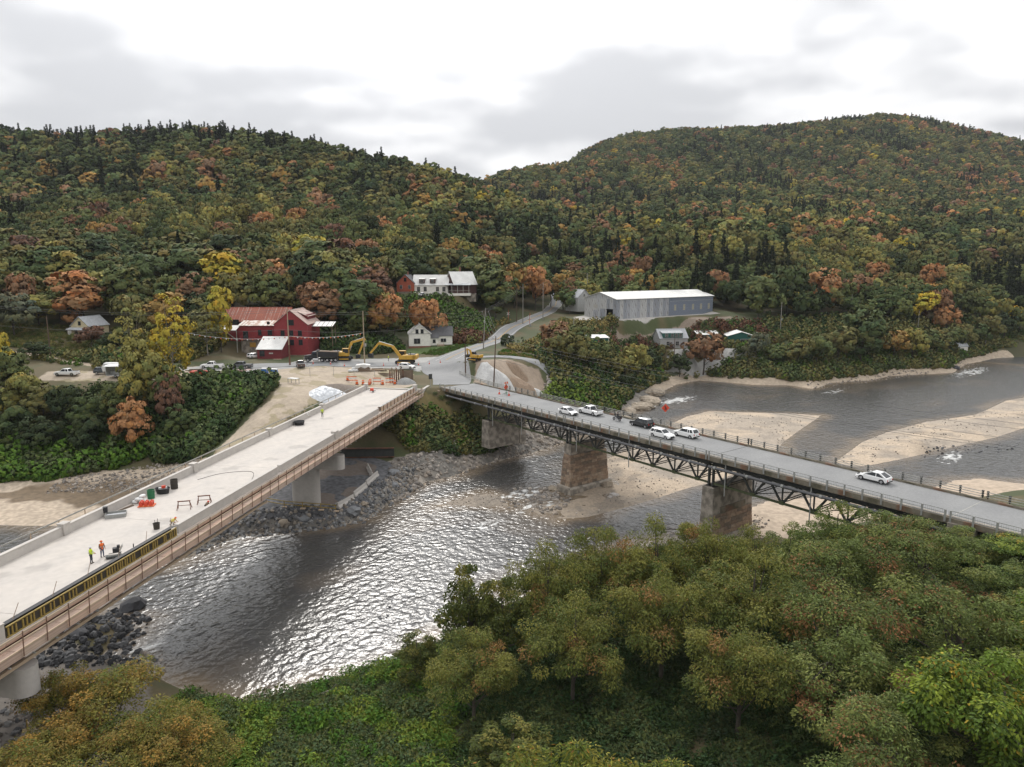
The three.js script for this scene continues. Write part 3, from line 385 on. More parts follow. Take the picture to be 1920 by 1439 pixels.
// ---------- old truss bridge (right) ----------
const TB_RY = Math.atan2(-0.796, 0.606), TB = thing('truss_bridge', 'old dark steel deck truss bridge carrying a line of cars', 'bridge', [10.6, 15, 136.9], TB_RY);
const tbW = (x, z) => [10.6 + x * 0.606 - z * 0.796, 136.9 - x * 0.796 - z * 0.606]; // local -> [x, zf]
{ const g = TB, x0 = -47, x1 = 92, W = 10.8, r = rng(9);
  const cuts = [x0, -27.8, 0, 34.3, 69.4, x1];
  for (let i = 0; i < 5; i++) { const a = cuts[i], b = cuts[i + 1]; part(g, 'deck_slab', box(b - a - 0.02, 0.4, W + 0.3, (a + b) / 2, -0.42, -W / 2), M.concreteOld); part(g, 'carriageway', box(b - a - 0.12, 0.02, W - 1.1, (a + b) / 2, -0.02, -W / 2), M.asphalt);
    part(g, 'kerb', box(b - a - 0.03, 0.28, 0.45, (a + b) / 2, -0.015, -W + 0.35), M.fascia); part(g, 'kerb', box(b - a - 0.03, 0.22, 0.4, (a + b) / 2, -0.015, -0.32), M.concreteOld);
    part(g, 'fascia', box(b - a - 0.03, 0.72, 0.16, (a + b) / 2, -0.62, 0.2), M.fascia); part(g, 'fascia', box(b - a - 0.03, 0.6, 0.16, (a + b) / 2, -0.5, -W - 0.2), M.fascia);
    for (let k = 0; k < 6; k++) part(g, 'stringer', [box(b - a - 0.1, 0.6, 0.06, (a + b) / 2, -1.05, -0.5 - k * 1.95), box(b - a - 0.1, 0.05, 0.3, (a + b) / 2, -1.1, -0.5 - k * 1.95)], M.darkSteel); }
  for (const x of cuts.slice(1, 5)) part(g, 'expansion_joint', box(0.12, 0.012, W - 1.1, x, 0.003, -W / 2), x > 60 ? M.railWhite : M.darkSteel);
  // posts and rails
  const pn = box(0.2, 1.5, 0.16), pf = box(0.12, 1.05, 0.16), blk = box(0.24, 0.2, 0.26); const xs = [];
  for (let i = -20; i <= 31; i++) xs.push(i < 0 ? i * 2.33 : i < 14 ? 0.28 + i * 2.43 : i < 28 ? 34.6 + (i - 14) * 2.45 : 69.7 + (i - 28) * 2.45); xs.push(-0.25, 34.05, 69.1);
  for (const x of xs) { const m = new THREE.Mesh(pn, M.galv); m.name = 'rail_post'; m.position.set(x, -0.45, 0.36); m.castShadow = true; g.add(m);
    if (x > -34) { const q = new THREE.Mesh(pf, M.darkSteel); q.name = 'rail_post'; q.position.set(x + 0.05, 0.0, -W - 0.05); q.castShadow = true; g.add(q); for (const y of [0.42, 0.75, 1.06]) { const b = new THREE.Mesh(blk, M.darkSteel); b.name = 'rail_bracket'; b.position.set(x + 0.05, y, -W); g.add(b); } } }
  for (let i = 0; i < 4; i++) { const a = cuts[i + (i > 2 ? 0 : 0)], b = [-0.3, 34.0, 69.1, x1][i], s = [x0, 0.3, 34.7, 69.7][i]; for (const y of [0.22, 0.58, 0.98]) part(g, 'hand_rail', box(b - s, 0.07, 0.06, (b + s) / 2, y, 0.27), M.galv); for (const y of [0.45, 0.78, 1.09]) part(g, 'hand_rail', box(b - Math.max(s, -34), 0.08, 0.07, (b + Math.max(s, -34)) / 2, y, -W + 0.12), M.railWhite); }
  { const pk = []; for (let x = 20; x < x1; x += 0.24) pk.push(box(0.02, 0.74, 0.02, x, 0.25, 0.27)); const m = part(g, 'pickets', pk, M.galv); m.userData.kind = 'stuff'; }
  // utility pipe under the fascia
  for (const [a, b] of [[-44, -28.2], [-27.6, -0.2], [0.2, 34.2], [34.6, 69]]) { part(g, 'utility_pipe', rod(V(a, -1.55, 0.35), V(b, -1.55, 0.35), 0.24, 0.24, 12), M.pipe); for (let x = a + 1; x < b; x += 5.9) part(g, 'pipe_collar', rod(V(x, -1.55, 0.35), V(x + 0.35, -1.55, 0.35), 0.29, 0.29, 12), M.galv); }
  // deck trusses
  const yT = -1.35, yB = -4.55;
  for (const [a, b, np] of [[-27.6, -0.35, 6], [0.35, 34.0, 7], [34.6, 69.1, 7]]) { const p = (b - a) / np;
    for (const z of [-0.9, -W + 0.9]) { const near = z > -5;
      part(g, 'top_chord', box(b - a, 0.32, 0.4, (a + b) / 2, yT - 0.16, z), M.darkSteel); part(g, 'bottom_chord', [box(b - a - p, 0.26, 0.1, (a + b) / 2, yB - 0.13, z - 0.17), box(b - a - p, 0.26, 0.1, (a + b) / 2, yB - 0.13, z + 0.17), box(b - a - p, 0.05, 0.36, (a + b) / 2, yB - 0.14, z)], M.mossSteel);
      part(g, 'bottom_chord', [box(b - a, 0.3, 0.24, (a + b) / 2, yB - 0.16, z)], near ? M.mossSteel : M.darkSteel);
      for (let k = 0; k < np; k++) { const xb = a + p * (k + 0.5); part(g, 'diagonal', bar(V(xb - p / 2 + 0.12, yT, z), V(xb - 0.12, yB, z), 0.2, 0.3), M.darkSteel); part(g, 'diagonal', bar(V(xb + p / 2 - 0.12, yT, z), V(xb + 0.12, yB, z), 0.2, 0.3), M.darkSteel); part(g, 'vertical', box(0.18, yT - yB, 0.2, xb, yB, z), M.darkSteel);
        part(g, 'gusset_plate', box(0.7, 0.55, 0.46, xb, yB - 0.2, z), near ? M.mossSteel : M.darkSteel); }
      for (const x of [a + 0.1, b - 0.1]) part(g, 'end_post', box(0.3, yT - yB + 0.5, 0.4, x, yB - 0.45, z), M.darkSteel);
    }
    for (let k = 0; k < np; k++) { const xb = a + p * (k + 0.5); part(g, 'cross_strut', [box(0.12, 0.12, W - 1.8, xb, yB, -W / 2), box(0.12, 0.12, W - 1.8, xb, yB + 0.32, -W / 2)], M.darkSteel); part(g, 'floor_beam', box(0.2, 0.55, W - 1.5, a + p * k + 0.15, yT + 0.1, -W / 2), M.darkSteel); part(g, 'sway_brace', bar(V(xb, yB + 0.2, -1.1), V(xb, yT, -W + 1.1), 0.12, 0.14), M.darkSteel);
      if (k < np - 1) part(g, 'lateral_brace', bar(V(xb, yB + 0.1, k % 2 ? -1 : -W + 1), V(xb + p, yB + 0.1, k % 2 ? -W + 1 : -1), 0.1, 0.1), M.darkSteel); }
    for (const x of [a + 3, (a + b) / 2]) part(g, 'drain_pipe', rod(V(x, -0.6, 0.1), V(x, yB - 1.2, 0.1), 0.09, 0.09, 8), M.galv);
  }
  // piers
  const stoneM = [[0.29, 0.205, 0.14], [0.22, 0.155, 0.11], [0.33, 0.25, 0.18], [0.18, 0.14, 0.105]].map(c => std({ map: texture(128, (u, v) => mul(c, 0.65 + 0.7 * tf(u, v, 6, 4)), true, 0.5), roughness: 0.95 }));
  M.stones = stoneM;
  function masonry(P, yb, yt, tb, tt, lb, lt, courses) { // tapered block pier built of courses of stones, centre at z = -W/2
    const ch = (yt - yb) / courses; const core = prof([[-tb / 2 + 0.25, yb], [tb / 2 - 0.25, yb], [tt / 2 - 0.25, yt], [-tt / 2 + 0.25, yt]], Math.min(lb, lt) - 0.6, -W / 2); part(P, 'core', core, M.concreteOld);
    for (let c = 0; c < courses; c++) { const t = (c + 0.5) / courses, w = lerp(tb, tt, t), l = lerp(lb, lt, t), y = yb + c * ch;
      for (const sx of [-1, 1]) { let z = -l / 2; while (z < l / 2 - 0.2) { const s = Math.min(l / 2 - z, 0.9 + r() * 0.9); const m = cbox(0.5, ch - 0.03, s - 0.03, sx * (w / 2 - 0.25 + (r() - 0.5) * 0.06), y, -W / 2 + z + s / 2, 0, 0.04); part(P, 'stone', m, stoneM[Math.floor(r() * 4)]); z += s; } }
      for (const sz of [-1, 1]) { let x = -w / 2 + 0.25; while (x < w / 2 - 0.3) { const s = Math.min(w / 2 - 0.25 - x, 0.8 + r() * 0.6); part(P, 'stone', cbox(s - 0.03, ch - 0.03, 0.5, x + s / 2, y, -W / 2 + sz * (l / 2 - 0.25 + (r() - 0.5) * 0.06), 0, 0.04), stoneM[Math.floor(r() * 4)]); x += s; } } }
  }
  const grp = (x) => { const P = new THREE.Group(); P.name = 'pier'; P.position.set(x, 0, 0); g.add(P); return P; };
  { const P = grp(0); part(P, 'footing', prof([[-2.3, -16], [2.3, -16], [2.1, -13.9], [1.85, -13.6], [-1.85, -13.6], [-2.1, -13.9]], 11.6, -W / 2, 0.1), M.concreteOld); masonry(P, -13.6, -7.2, 3.1, 2.3, 10.6, 9.8, 11); part(P, 'pier_cap', [cbox(2.0, 2.1, 2.6, 0, -7.2, -1.9, 0, 0.08), cbox(2.0, 2.1, 2.2, 0, -7.2, -W + 2.0, 0, 0.08), cbox(1.5, 2.0, 6, 0, -7.2, -W / 2)], M.concreteOld); }
  { const P = grp(34.3); part(P, 'footing', prof([[-2.3, -16], [2.3, -16], [1.9, -13.4], [-1.9, -13.4]], 11.6, -W / 2, 0.1), M.concreteOld); masonry(P, -13.4, -9.6, 3.0, 2.6, 10.6, 10.2, 6); part(P, 'pier_cap', [prof([[-1.15, -9.6], [1.15, -9.6], [0.95, -5.1], [-0.95, -5.1]], 9.6, -W / 2, 0.08)], M.concreteOld); for (const z of [-0.75, -W + 0.75]) part(P, 'pier_nose', prof([[-1.3, -13.2], [1.3, -13.2], [1.05, -5.1], [-1.05, -5.1]], 1.4, z, 0.1), M.concreteOld); part(P, 'tie_beam', box(2.6, 1.1, 6.5, 0, -9.7, -W / 2), M.fascia); }
  { const P = grp(-27.7); part(P, 'pier_cap', [prof([[-1.3, -11.5], [1.3, -11.5], [1.05, -5.1], [-1.05, -5.1]], 9.8, -W / 2, 0.1)], M.concreteOld); for (const z of [-0.9, -W + 0.9]) part(P, 'pier_nose', prof([[-1.5, -11.5], [1.5, -11.5], [1.2, -5.1], [-1.2, -5.1]], 1.9, z, 0.12), M.concreteOld); part(P, 'repair_patch', box(0.05, 1.5, 2.6, -1.3, -8.4, -4.4), M.galv); }
  { const P = grp(71); part(P, 'abutment', box(3, 9, 12, 0, -9.4, -W / 2), M.concreteOld); }
  { const A = new THREE.Group(); A.name = 'abutment'; A.position.set(-48.4, 0, -W / 2); g.add(A); part(A, 'core', box(2.2, 8.8, 11.5, 0.2, -9, 0), M.concreteOld); for (let c = 0; c < 8; c++) { let z = -6; while (z < 6.6) { const s = 0.8 + r() * 1.1; part(A, 'stone', cbox(0.6, 0.98, s - 0.04, 1.35 + r() * 0.1, -8.6 + c * 1.02, z + s / 2, 0, 0.05), stoneM[Math.floor(r() * 4)]); z += s; } let x = -5; while (x < 1.2) { const s = 0.8 + r() * 1.1; part(A, 'stone', cbox(s - 0.04, 0.98, 0.6, x + s / 2, -8.6 + c * 1.02, 6.4 + r() * 0.1, 0, 0.05), stoneM[Math.floor(r() * 4)]); x += s; } } }
}
// ---------- buildings ----------
const lineB = (n, horiz, w = 0.12) => texture(128, (u, v) => { const s = ((horiz ? v : u) * n) % 1; return s < w ? 0.1 : 0.5 + 0.5 * s; }, false, 1);
const clapB = lineB(4, true), ribB = lineB(4, false, 0.2);
const siding = (r, g, b, k = 0.8) => std({ map: texture(256, (u, v) => mul([r, g, b], 0.82 + 0.36 * (0.6 * tf(u, v, 8, 4) + 0.4 * HT[Math.floor(v * 32) + 256 * 3])), true, 0.25), bumpMap: clapB, bumpScale: 0.03, roughness: k });
M.redSiding = siding(0.24, 0.032, 0.036); M.redDark = siding(0.15, 0.022, 0.026); M.whiteSiding = siding(0.74, 0.71, 0.65); M.creamSiding = siding(0.55, 0.47, 0.3); M.brownSiding = siding(0.075, 0.035, 0.03); M.brick = siding(0.22, 0.09, 0.06); M.greySiding = siding(0.34, 0.34, 0.33); M.greenSiding = siding(0.012, 0.085, 0.068); M.redBrickW = siding(0.36, 0.09, 0.05);
M.rustRoof = std({ map: texture(512, (u, v) => { const s = Math.floor(u * 24), e = (u * 24) % 1; const rust = mixc([0.30, 0.085, 0.045], [0.21, 0.05, 0.03], tf(u, v, 6, 4)), pale = [0.42, 0.33, 0.27]; const st = HT[s + 900] > 0.55 ? ss(0.62, 0.2, Math.abs(e - 0.5) * 1.4 + tf(u, v * 0.6, 16, 3) * 0.5) * 0.75 : 0; return mul(mixc(rust, pale, st + (e < 0.1 ? 0.25 : 0)), 0.85 + 0.3 * tf(u, v, 40, 2)); }, true, 0.08), bumpMap: ribB, bumpScale: 0.03, roughness: 0.75 });
M.rustPale = std({ map: texture(512, (u, v) => { const e = (u * 16) % 1, s = Math.floor(u * 16); return mixc([0.62, 0.59, 0.54], [0.32, 0.15, 0.085], cl(ss(0.3, 0.75, tf(u, v * 0.5, 12, 3) + (HT[s + 40] - 0.5) * 0.5) * 0.8)); }, true, 0.12), bumpMap: ribB, bumpScale: 0.03, roughness: 0.7 });
M.paleRoof = std({ map: texture(256, (u, v) => mul([0.66, 0.65, 0.62], 0.82 + 0.3 * tf(u, v, 6, 4)), true, 0.12), bumpMap: ribB, bumpScale: 0.03, roughness: 0.55 });
M.pinkRoof = std({ map: texture(256, (u, v) => mul([0.40, 0.29, 0.25], 0.75 + 0.5 * tf(u, v, 6, 4)), true, 0.2), bumpMap: ribB, bumpScale: 0.03, roughness: 0.7 });
M.slate = std({ map: texture(256, (u, v) => mul([0.115, 0.115, 0.12], 0.7 + 0.6 * (0.5 * tf(u, v, 10, 4) + 0.5 * HT[Math.floor(v * 24) * 31 + Math.floor(u * 24)])), true, 0.3), roughness: 0.85 });
M.greyRoof = std({ map: texture(256, (u, v) => mul([0.33, 0.34, 0.35], 0.75 + 0.5 * tf(u, v, 8, 4)), true, 0.3), roughness: 0.7 });
M.trim = plain(0.5, 0.48, 0.44); M.trimDark = plain(0.03, 0.03, 0.03);
const grp = (parent, name) => { const g = new THREE.Group(); g.name = name; parent.add(g); return g; };
// gabled block: ridge along local x; w along x, d along z, centre at (x, z), base y
function gable(g, { x = 0, y = 0, z = 0, w, d, h, rise, wall, roof, ov = 0.35, ry = 0, wallName = 'wall' }) {
  const B = (geo) => geo.rotateY(ry).translate(x, y, z);
  part(g, wallName, B(merge([box(w, h, d), mesh3([[-w / 2, h, -d / 2], [-w / 2, h, d / 2], [-w / 2, h + rise, 0], [w / 2, h, -d / 2], [w / 2, h, d / 2], [w / 2, h + rise, 0]], [[0, 1, 2], [3, 5, 4]])])), wall);
  const sl = Math.hypot(d / 2, rise), a = Math.atan2(rise, d / 2), t = 0.12, e = ov;
  for (const s of [-1, 1]) { const p = box(w + 2 * ov, t, sl + e, 0, 0, 0).translate(0, 0, (sl + e) / 2).rotateX(a).translate(0, h + rise + 0.02, 0); if (s < 0) p.rotateY(Math.PI); part(g, 'roof', B(p), roof); }
  part(g, 'ridge_cap', B(box(w + 2 * ov, 0.08, 0.35, 0, h + rise + 0.08, 0)), roof);
}
function lean(g, { x = 0, y = 0, z = 0, w, d, h0, h1, wall, roof, ov = 0.3 }) { // low side towards +z
  part(g, 'wall', mesh3([[-w / 2, 0, -d / 2], [w / 2, 0, -d / 2], [w / 2, 0, d / 2], [-w / 2, 0, d / 2], [-w / 2, h1, -d / 2], [w / 2, h1, -d / 2], [w / 2, h0, d / 2], [-w / 2, h0, d / 2]], [[0, 3, 7, 4], [3, 2, 6, 7], [2, 1, 5, 6], [1, 0, 4, 5]]).translate(x, y, z), wall);
  const sl = Math.hypot(d, h1 - h0), a = Math.atan2(h1 - h0, d); part(g, 'roof', box(w + 2 * ov, 0.1, sl + 2 * ov, 0, 0, 0).rotateX(a).translate(x, y + (h0 + h1) / 2 + 0.03, z), roof);
}
// window on a wall facing local +z (ry turns it): frame with pane and sill
function win(g, x, y, z, w, h, { ry = 0, frame = M.trim, pane = M.paneDark, bars = true } = {}) {
  const f = part(g, 'window', [box(w + 0.2, 0.1, 0.1, 0, h, 0), box(0.1, h, 0.1, -w / 2 - 0.05, 0, 0), box(0.1, h, 0.1, w / 2 + 0.05, 0, 0), ...(bars ? [box(w, 0.06, 0.07, 0, h / 2, 0), box(0.05, h, 0.06, 0, 0, 0)] : [])], frame); f.position.set(x, y, z); f.rotation.y = ry;
  part(f, 'pane', box(w, h, 0.03, 0, 0, -0.02), pane); part(f, 'sill', box(w + 0.3, 0.1, 0.2, 0, -0.1, 0.03), frame); return f;
}
function door(g, x, y, z, w, h, m, ry = 0) { const d = part(g, 'door', [box(w, h, 0.09), box(w + 0.2, 0.1, 0.12, 0, h, 0)], m); d.position.set(x, y, z); d.rotation.y = ry; part(d, 'handle', box(0.06, 0.12, 0.1, w / 2 - 0.15, 1.0, 0.06), M.galv); return d; }

{ // red mill: group origin at the middle of the gabled front
  const g = thing('red_mill', 'red wooden mill with rusty metal roof and tall gabled front', 'building', [-69.0, 17.1, 221]);
  part(g, 'foundation', [box(10.3, 1.2, 14.4, 0, -1, -7.1), box(8, 4.6, 8, -10.5, -1, -8.5), box(24, 4, 12, -16, -1, -16)], M.concreteOld);
  gable(g, { x: 0, z: -7, w: 14, d: 10.4, h: 9.8, rise: 4.3, wall: M.redSiding, roof: M.pinkRoof, ry: Math.PI / 2 });
  for (const s of [-1, 1]) { part(g, 'dormer', box(3.2, 1.5, 9, s * 2.5, 11.0, -9), M.redDark); part(g, 'dormer_roof', box(3.9, 0.12, 9.8, 0, 0, 0).rotateZ(s * -0.42).translate(s * 2.6, 12.7, -9), M.pinkRoof); }
  gable(g, { x: -15.5, z: -14, w: 23, d: 11, h: 10.2, rise: 4.0, wall: M.redSiding, roof: M.rustRoof, ov: 0.5 });
  lean(g, { x: -11.2, y: 4.6, z: -5.6, w: 12.4, d: 4.6, h0: 4.5, h1: 5.6, wall: M.redSiding, roof: M.rustPale });
  part(g, 'wall', box(12.2, 4.6, 3.6, -11.2, 0, -5.9), M.concreteOld, 'grey masonry wall under the lean-to'); part(g, 'boarded_window', box(2.0, 1.5, 0.08, -13.6, 2.2, -4.05), plain(0.5, 0.28, 0.05));
  lean(g, { x: -4.1, y: 0, z: 5.4, w: 7.4, d: 6.6, h0: 3.0, h1: 6.0, wall: M.redDark, roof: M.paleRoof });
  part(g, 'porch_roof', box(5.2, 0.14, 4.2).rotateX(0.3).translate(-20.4, 8.3, -3.6), M.paleRoof); part(g, 'porch_brace', [bar(V(-22, 8, -2), V(-17.6, 4.5, -2), 0.25), bar(V(-17.8, 0, -2), V(-17.8, 8, -2), 0.2), bar(V(-22.6, 0, -2), V(-22.6, 8, -2), 0.2)], M.railWhite);
  part(g, 'side_roof', box(7, 0.12, 4.6).rotateX(0.25).translate(8.4, 9.3, -7), M.paleRoof); for (let i = 0; i < 5; i++) part(g, 'roof_seam', box(0.08, 0.1, 4.6).rotateX(0.25).translate(5.4 + i * 1.5, 9.4, -7), M.trimDark); part(g, 'side_post', [box(0.2, 9, 0.2, 11.6, 0, -5), box(0.2, 9, 0.2, 11.6, 0, -9)], M.oldWood);
  const W = { frame: M.trimDark, pane: M.paneDark }; win(g, 0, 9.6, 0.06, 1.9, 1.5, W);
  for (const x of [-2.6, 0.1, 2.8]) win(g, x, 6.3, 0.06, 1.05, 1.5, W); for (const x of [0.2, 2.9]) win(g, x, 3.4, 0.06, 1.05, 1.5, W);
  door(g, -2.9, 0.1, 0.08, 1.2, 2.3, M.trimDark); part(g, 'meter_box', box(0.9, 1.6, 0.5, -1.0, 0.1, 0.4), M.galv); part(g, 'vent_hood', box(1.6, 0.6, 0.9, -1.6, 4.2, 0.5), M.trimDark);
  for (const [x, y, w, h] of [[-15.4, 5.2, 1.4, 2.1], [-10.9, 6.2, 0.9, 1.5], [-7.7, 6.2, 1.2, 1.5]]) win(g, x, y, -3.22, w, h, W); win(g, -20.4, 9.2, -7.92, 2.4, 1.4, W); win(g, -6.3, 1.0, 8.76, 1.3, 1.5, W); part(g, 'name_board', box(1.2, 0.4, 0.05, -3.6, 1.6, 8.76), M.trim); part(g, 'step', box(2.4, 0.7, 1.2, -1.6, -0.6, 9.2), M.lumber);
  part(g, 'gable_vent', box(0.9, 0.9, 0.05, -7.6, 9.6, -2), M.trimDark);
}
{ const g = thing('white_house', 'small white clapboard house with brick base beside the excavators', 'house', [-32.1, 16.4, 246], 0.16); g.scale.setScalar(1.1);
  part(g, 'foundation', [box(6.9, 1.4, 8, 0, -0.6, -4), box(7.2, 1.4, 5.4, 6.6, -0.6, -6)], M.brick);
  gable(g, { y: 0.8, z: -4, w: 8, d: 6.8, h: 3.9, rise: 2.8, wall: M.whiteSiding, roof: M.paleRoof, ry: Math.PI / 2 });
  gable(g, { x: 6.4, y: 0.8, z: -6, w: 8.2, d: 6.2, h: 3.0, rise: 2.6, wall: M.whiteSiding, roof: M.slate }); lean(g, { x: 4.6, y: 0.8, z: -2.2, w: 2.6, d: 2, h0: 2.4, h1: 3.2, wall: M.whiteSiding, roof: M.slate });
  const W = { frame: M.trimDark }; for (const x of [-0.8, 0.8]) win(g, x, 4.9, 0.06, 0.7, 1.1, W); for (const x of [-1.35, -0.35]) win(g, x, 1.7, 0.06, 0.75, 1.4, W); win(g, 4.6, 1.7, -1.15, 0.7, 0.9, W); for (const x of [7.2, 8.1]) win(g, x, 1.8, -2.85, 0.6, 0.9, W);
  part(g, 'trim_band', box(6.9, 0.15, 0.06, 0, 4.6, 0.04), M.greySiding);
  part(g, 'porch_stairs', [...Array.from({ length: 5 }, (_, i) => box(2.0, 0.18, 0.32, 6.6, -0.3 + i * 0.22, 0.2 - i * 0.32)), box(0.1, 1.2, 1.8, 5.6, 0.2, -0.5), box(0.1, 1.2, 1.8, 7.6, 0.2, -0.5), box(2.2, 0.15, 1.2, 6.6, 0.8, -2.0)], M.lumber);
  part(g, 'chimney', box(0.5, 1.2, 0.5, 3.4, 6.0, -5.6), M.brick);
}
{ const g = thing('hillside_house', 'large white roofed house with dormers and porch on the hillside', 'house', [-28.5, 33.4, 300], -0.03); g.scale.setScalar(1.12); part(g, 'foundation', box(26, 3, 8, -1, -3, -3), M.concreteOld);
  gable(g, { x: -5, z: -3, w: 13, d: 7, h: 3.2, rise: 3.6, wall: M.whiteSiding, roof: M.paleRoof, ry: 0 });
  gable(g, { x: 6, z: -3, w: 9, d: 9, h: 3.4, rise: 4.6, wall: M.brownSiding, roof: M.paleRoof, ry: 0.5 });
  for (const x of [-8.2, -4.2]) { part(g, 'dormer', box(2.0, 1.5, 2.4, x, 3.9, -0.6), M.brownSiding); part(g, 'dormer_roof', box(2.4, 0.1, 2.8).rotateX(0.12).translate(x, 5.5, -0.7), M.paleRoof); win(g, x, 4.2, 0.65, 1.0, 0.9); }
  for (const x of [-9.5, -7, -2.4, 0]) win(g, x, 0.9, 0.56, 1.0, 1.5); for (const z of [-1, 1]) win(g, 6 + 4.6 * Math.cos(0.5) + z * 1.3 * Math.sin(0.5), 4.3, -3 - 4.6 * Math.sin(0.5) + z * 1.3 * Math.cos(0.5), 0.8, 1.2, { ry: Math.PI / 2 + 0.5 - 0 });
  part(g, 'porch_roof', box(9.6, 0.15, 2.6).rotateX(0.2).translate(5.5, 3.4, 2.4), M.greyRoof); for (let i = 0; i < 5; i++) part(g, 'porch_post', box(0.15, 3.0, 0.15, 1.2 + i * 2.1, 0.2, 3.4), M.trim); part(g, 'porch_deck', box(9.4, 0.9, 2.4, 5.5, -0.7, 2.3), M.whiteSiding); part(g, 'railing', box(9.2, 0.08, 0.06, 5.5, 1.1, 3.45), M.trim); part(g, 'chimney', box(0.5, 2.6, 0.5, 5.6, 7.2, -4), M.brick);
}
{ const g = thing('red_house', 'brick red gabled house with grey slate roof beside the dormered house', 'house', [-44.6, 34.2, 300], -0.12); part(g, 'foundation', box(7, 3, 8.6, 0, -3, -4), M.concreteOld); gable(g, { z: -4, w: 9, d: 7.4, h: 3.6, rise: 3.4, wall: M.redBrickW, roof: M.slate, ry: Math.PI / 2 }); win(g, 0, 4.3, 0.56, 0.9, 1.3, { frame: M.trimDark }); for (const x of [-1.8, 1.8]) win(g, x, 1.2, 0.56, 0.9, 1.4); part(g, 'chimney', box(0.5, 1.2, 0.5, 0.6, 7, -2), M.brick); }
{ const g = thing('cream_cottage', 'cream gabled cottage with grey roof above the dirt track', 'house', [-139, 22.4, 228], -0.25); gable(g, { y: 0, z: -4, w: 8, d: 7, h: 3.4, rise: 2.9, wall: M.creamSiding, roof: M.greyRoof, ry: Math.PI / 2 }); win(g, 0, 3.7, 0.06, 0.8, 1.1, { frame: M.trimDark }); for (const x of [-1.6, 1.6]) win(g, x, 0.7, 0.06, 0.9, 1.2, { frame: M.trimDark }); part(g, 'porch_roof', box(7.6, 0.12, 2.0).rotateX(0.3).translate(0, 2.5, 1.0), M.greyRoof); for (const x of [-3.4, 0, 3.4]) part(g, 'porch_post', box(0.14, 2.6, 0.14, x, -0.3, 1.7), M.oldWood); lean(g, { x: -4.5, z: -3, w: 2, d: 5, h0: 2.2, h1: 2.8, wall: M.whiteSiding, roof: M.paleRoof }); }
{ const g = thing('cream_shed', 'small cream shed with dark roof in the trees behind the mill', 'shed', [-93, 34.6, 286], 0.1); gable(g, { z: -3, w: 7, d: 5, h: 2.7, rise: 1.9, wall: M.creamSiding, roof: M.slate }); door(g, 1.2, 0, -0.42, 1, 2.1, M.brick); win(g, -1.5, 0.9, -0.44, 0.8, 1.0); }
{ // long metal warehouse
  const ry = Math.atan2(36, 50.3), g = thing('warehouse', 'long grey metal warehouse with white roof above the river', 'warehouse', [43.7, 22.6, 298], ry), L = 62, W = 20, H = 8.4;
  part(g, 'back_wall', box(L, H + 0.3, 0.14, L / 2, -0.3, -W), M.greySiding); const r = rng(31);
  const tones = [[0.33, 0.34, 0.36], [0.40, 0.41, 0.42], [0.27, 0.285, 0.31], [0.44, 0.44, 0.43]].map(c => std({ map: texture(128, (u, v) => { const s = tf(u * 1, v * 0.25, 16, 3), k = ss(0.62, 0.8, tf(u, v * 0.4 + 0.3, 8, 3)); return mul(mixc(c, [0.15, 0.12, 0.1], k * 0.6), 0.75 + 0.5 * s); }, true, 0.25), bumpMap: ribB, bumpScale: 0.03, roughness: 0.6, metalness: 0.1 }));
  for (let i = 0; i < 16; i++) part(g, 'panel', box(1.98, H + 0.3, 0.12, 1 + i * 2, -0.3, 0.0), tones[Math.floor(r() * 4)]);
  const blue = siding(0.16, 0.185, 0.23); part(g, 'wall', box(L - 32.2, H + 0.3, 0.14, 32.1 + (L - 32.2) / 2, -0.3, 0), blue, 'weathered blue grey board siding on the far half'); part(g, 'trim_band', box(L - 32.6, 0.15, 0.06, 47.2, 6.6, 0.1), M.greySiding);
  for (const x of [36, 42, 48, 53.5, 59]) { const w = win(g, x, 2.6, 0.12, 1.1, 2.4, { pane: plain(0.42, 0.4, 0.3) }); }
  for (let i = 0; i < 10; i++) { const z = -1 - i * 2; if (i === 1 || i === 2) { part(g, 'panel', box(0.12, H - 3.9, 1.98, 0, 4.2, z), tones[i % 4]); continue; } part(g, 'panel', box(0.12, H + 0.3, 1.98, 0, -0.3, z), tones[Math.floor(r() * 4)]); }
  part(g, 'gable_panel', mesh3([[0.05, H, 0], [0.05, H, -W], [0.05, H + 2.6, -W / 2], [-0.07, H, 0], [-0.07, H, -W], [-0.07, H + 2.6, -W / 2]], [[0, 1, 2], [3, 5, 4]]), tones[1]);
  part(g, 'sliding_door', box(0.12, 4.4, 3.2, -0.16, -0.2, -8.2), tones[2]); part(g, 'notice_board', box(0.06, 1.4, 2.4, -0.18, 4.4, -12.6), M.trim); part(g, 'sliding_door', box(0.12, 3.6, 2.6, -0.16, -0.2, -12.8), tones[0]);
  const sl = Math.hypot(W / 2, 2.6), a = Math.atan2(2.6, W / 2); for (const s of [-1, 1]) { const p = box(L + 1, 0.14, sl + 0.5).translate(0, 0, (sl + 0.5) / 2).rotateX(a); if (s < 0) p.rotateY(Math.PI); part(g, 'roof', p.translate(L / 2, H + 2.62, -W / 2), M.paleRoof); }
  part(g, 'end_wall', box(0.14, H + 0.3, W, L, -0.3, -W / 2), blue);
}
{ const g = thing('grey_barn', 'narrow pale grey barn gable behind the warehouse end', 'barn', [33, 24.2, 326], 0.5); gable(g, { z: -5, w: 10, d: 7, h: 6.5, rise: 3.4, wall: M.greySiding, roof: M.greyRoof, ry: Math.PI / 2 }); win(g, 0, 7, 0.06, 0.8, 1); }
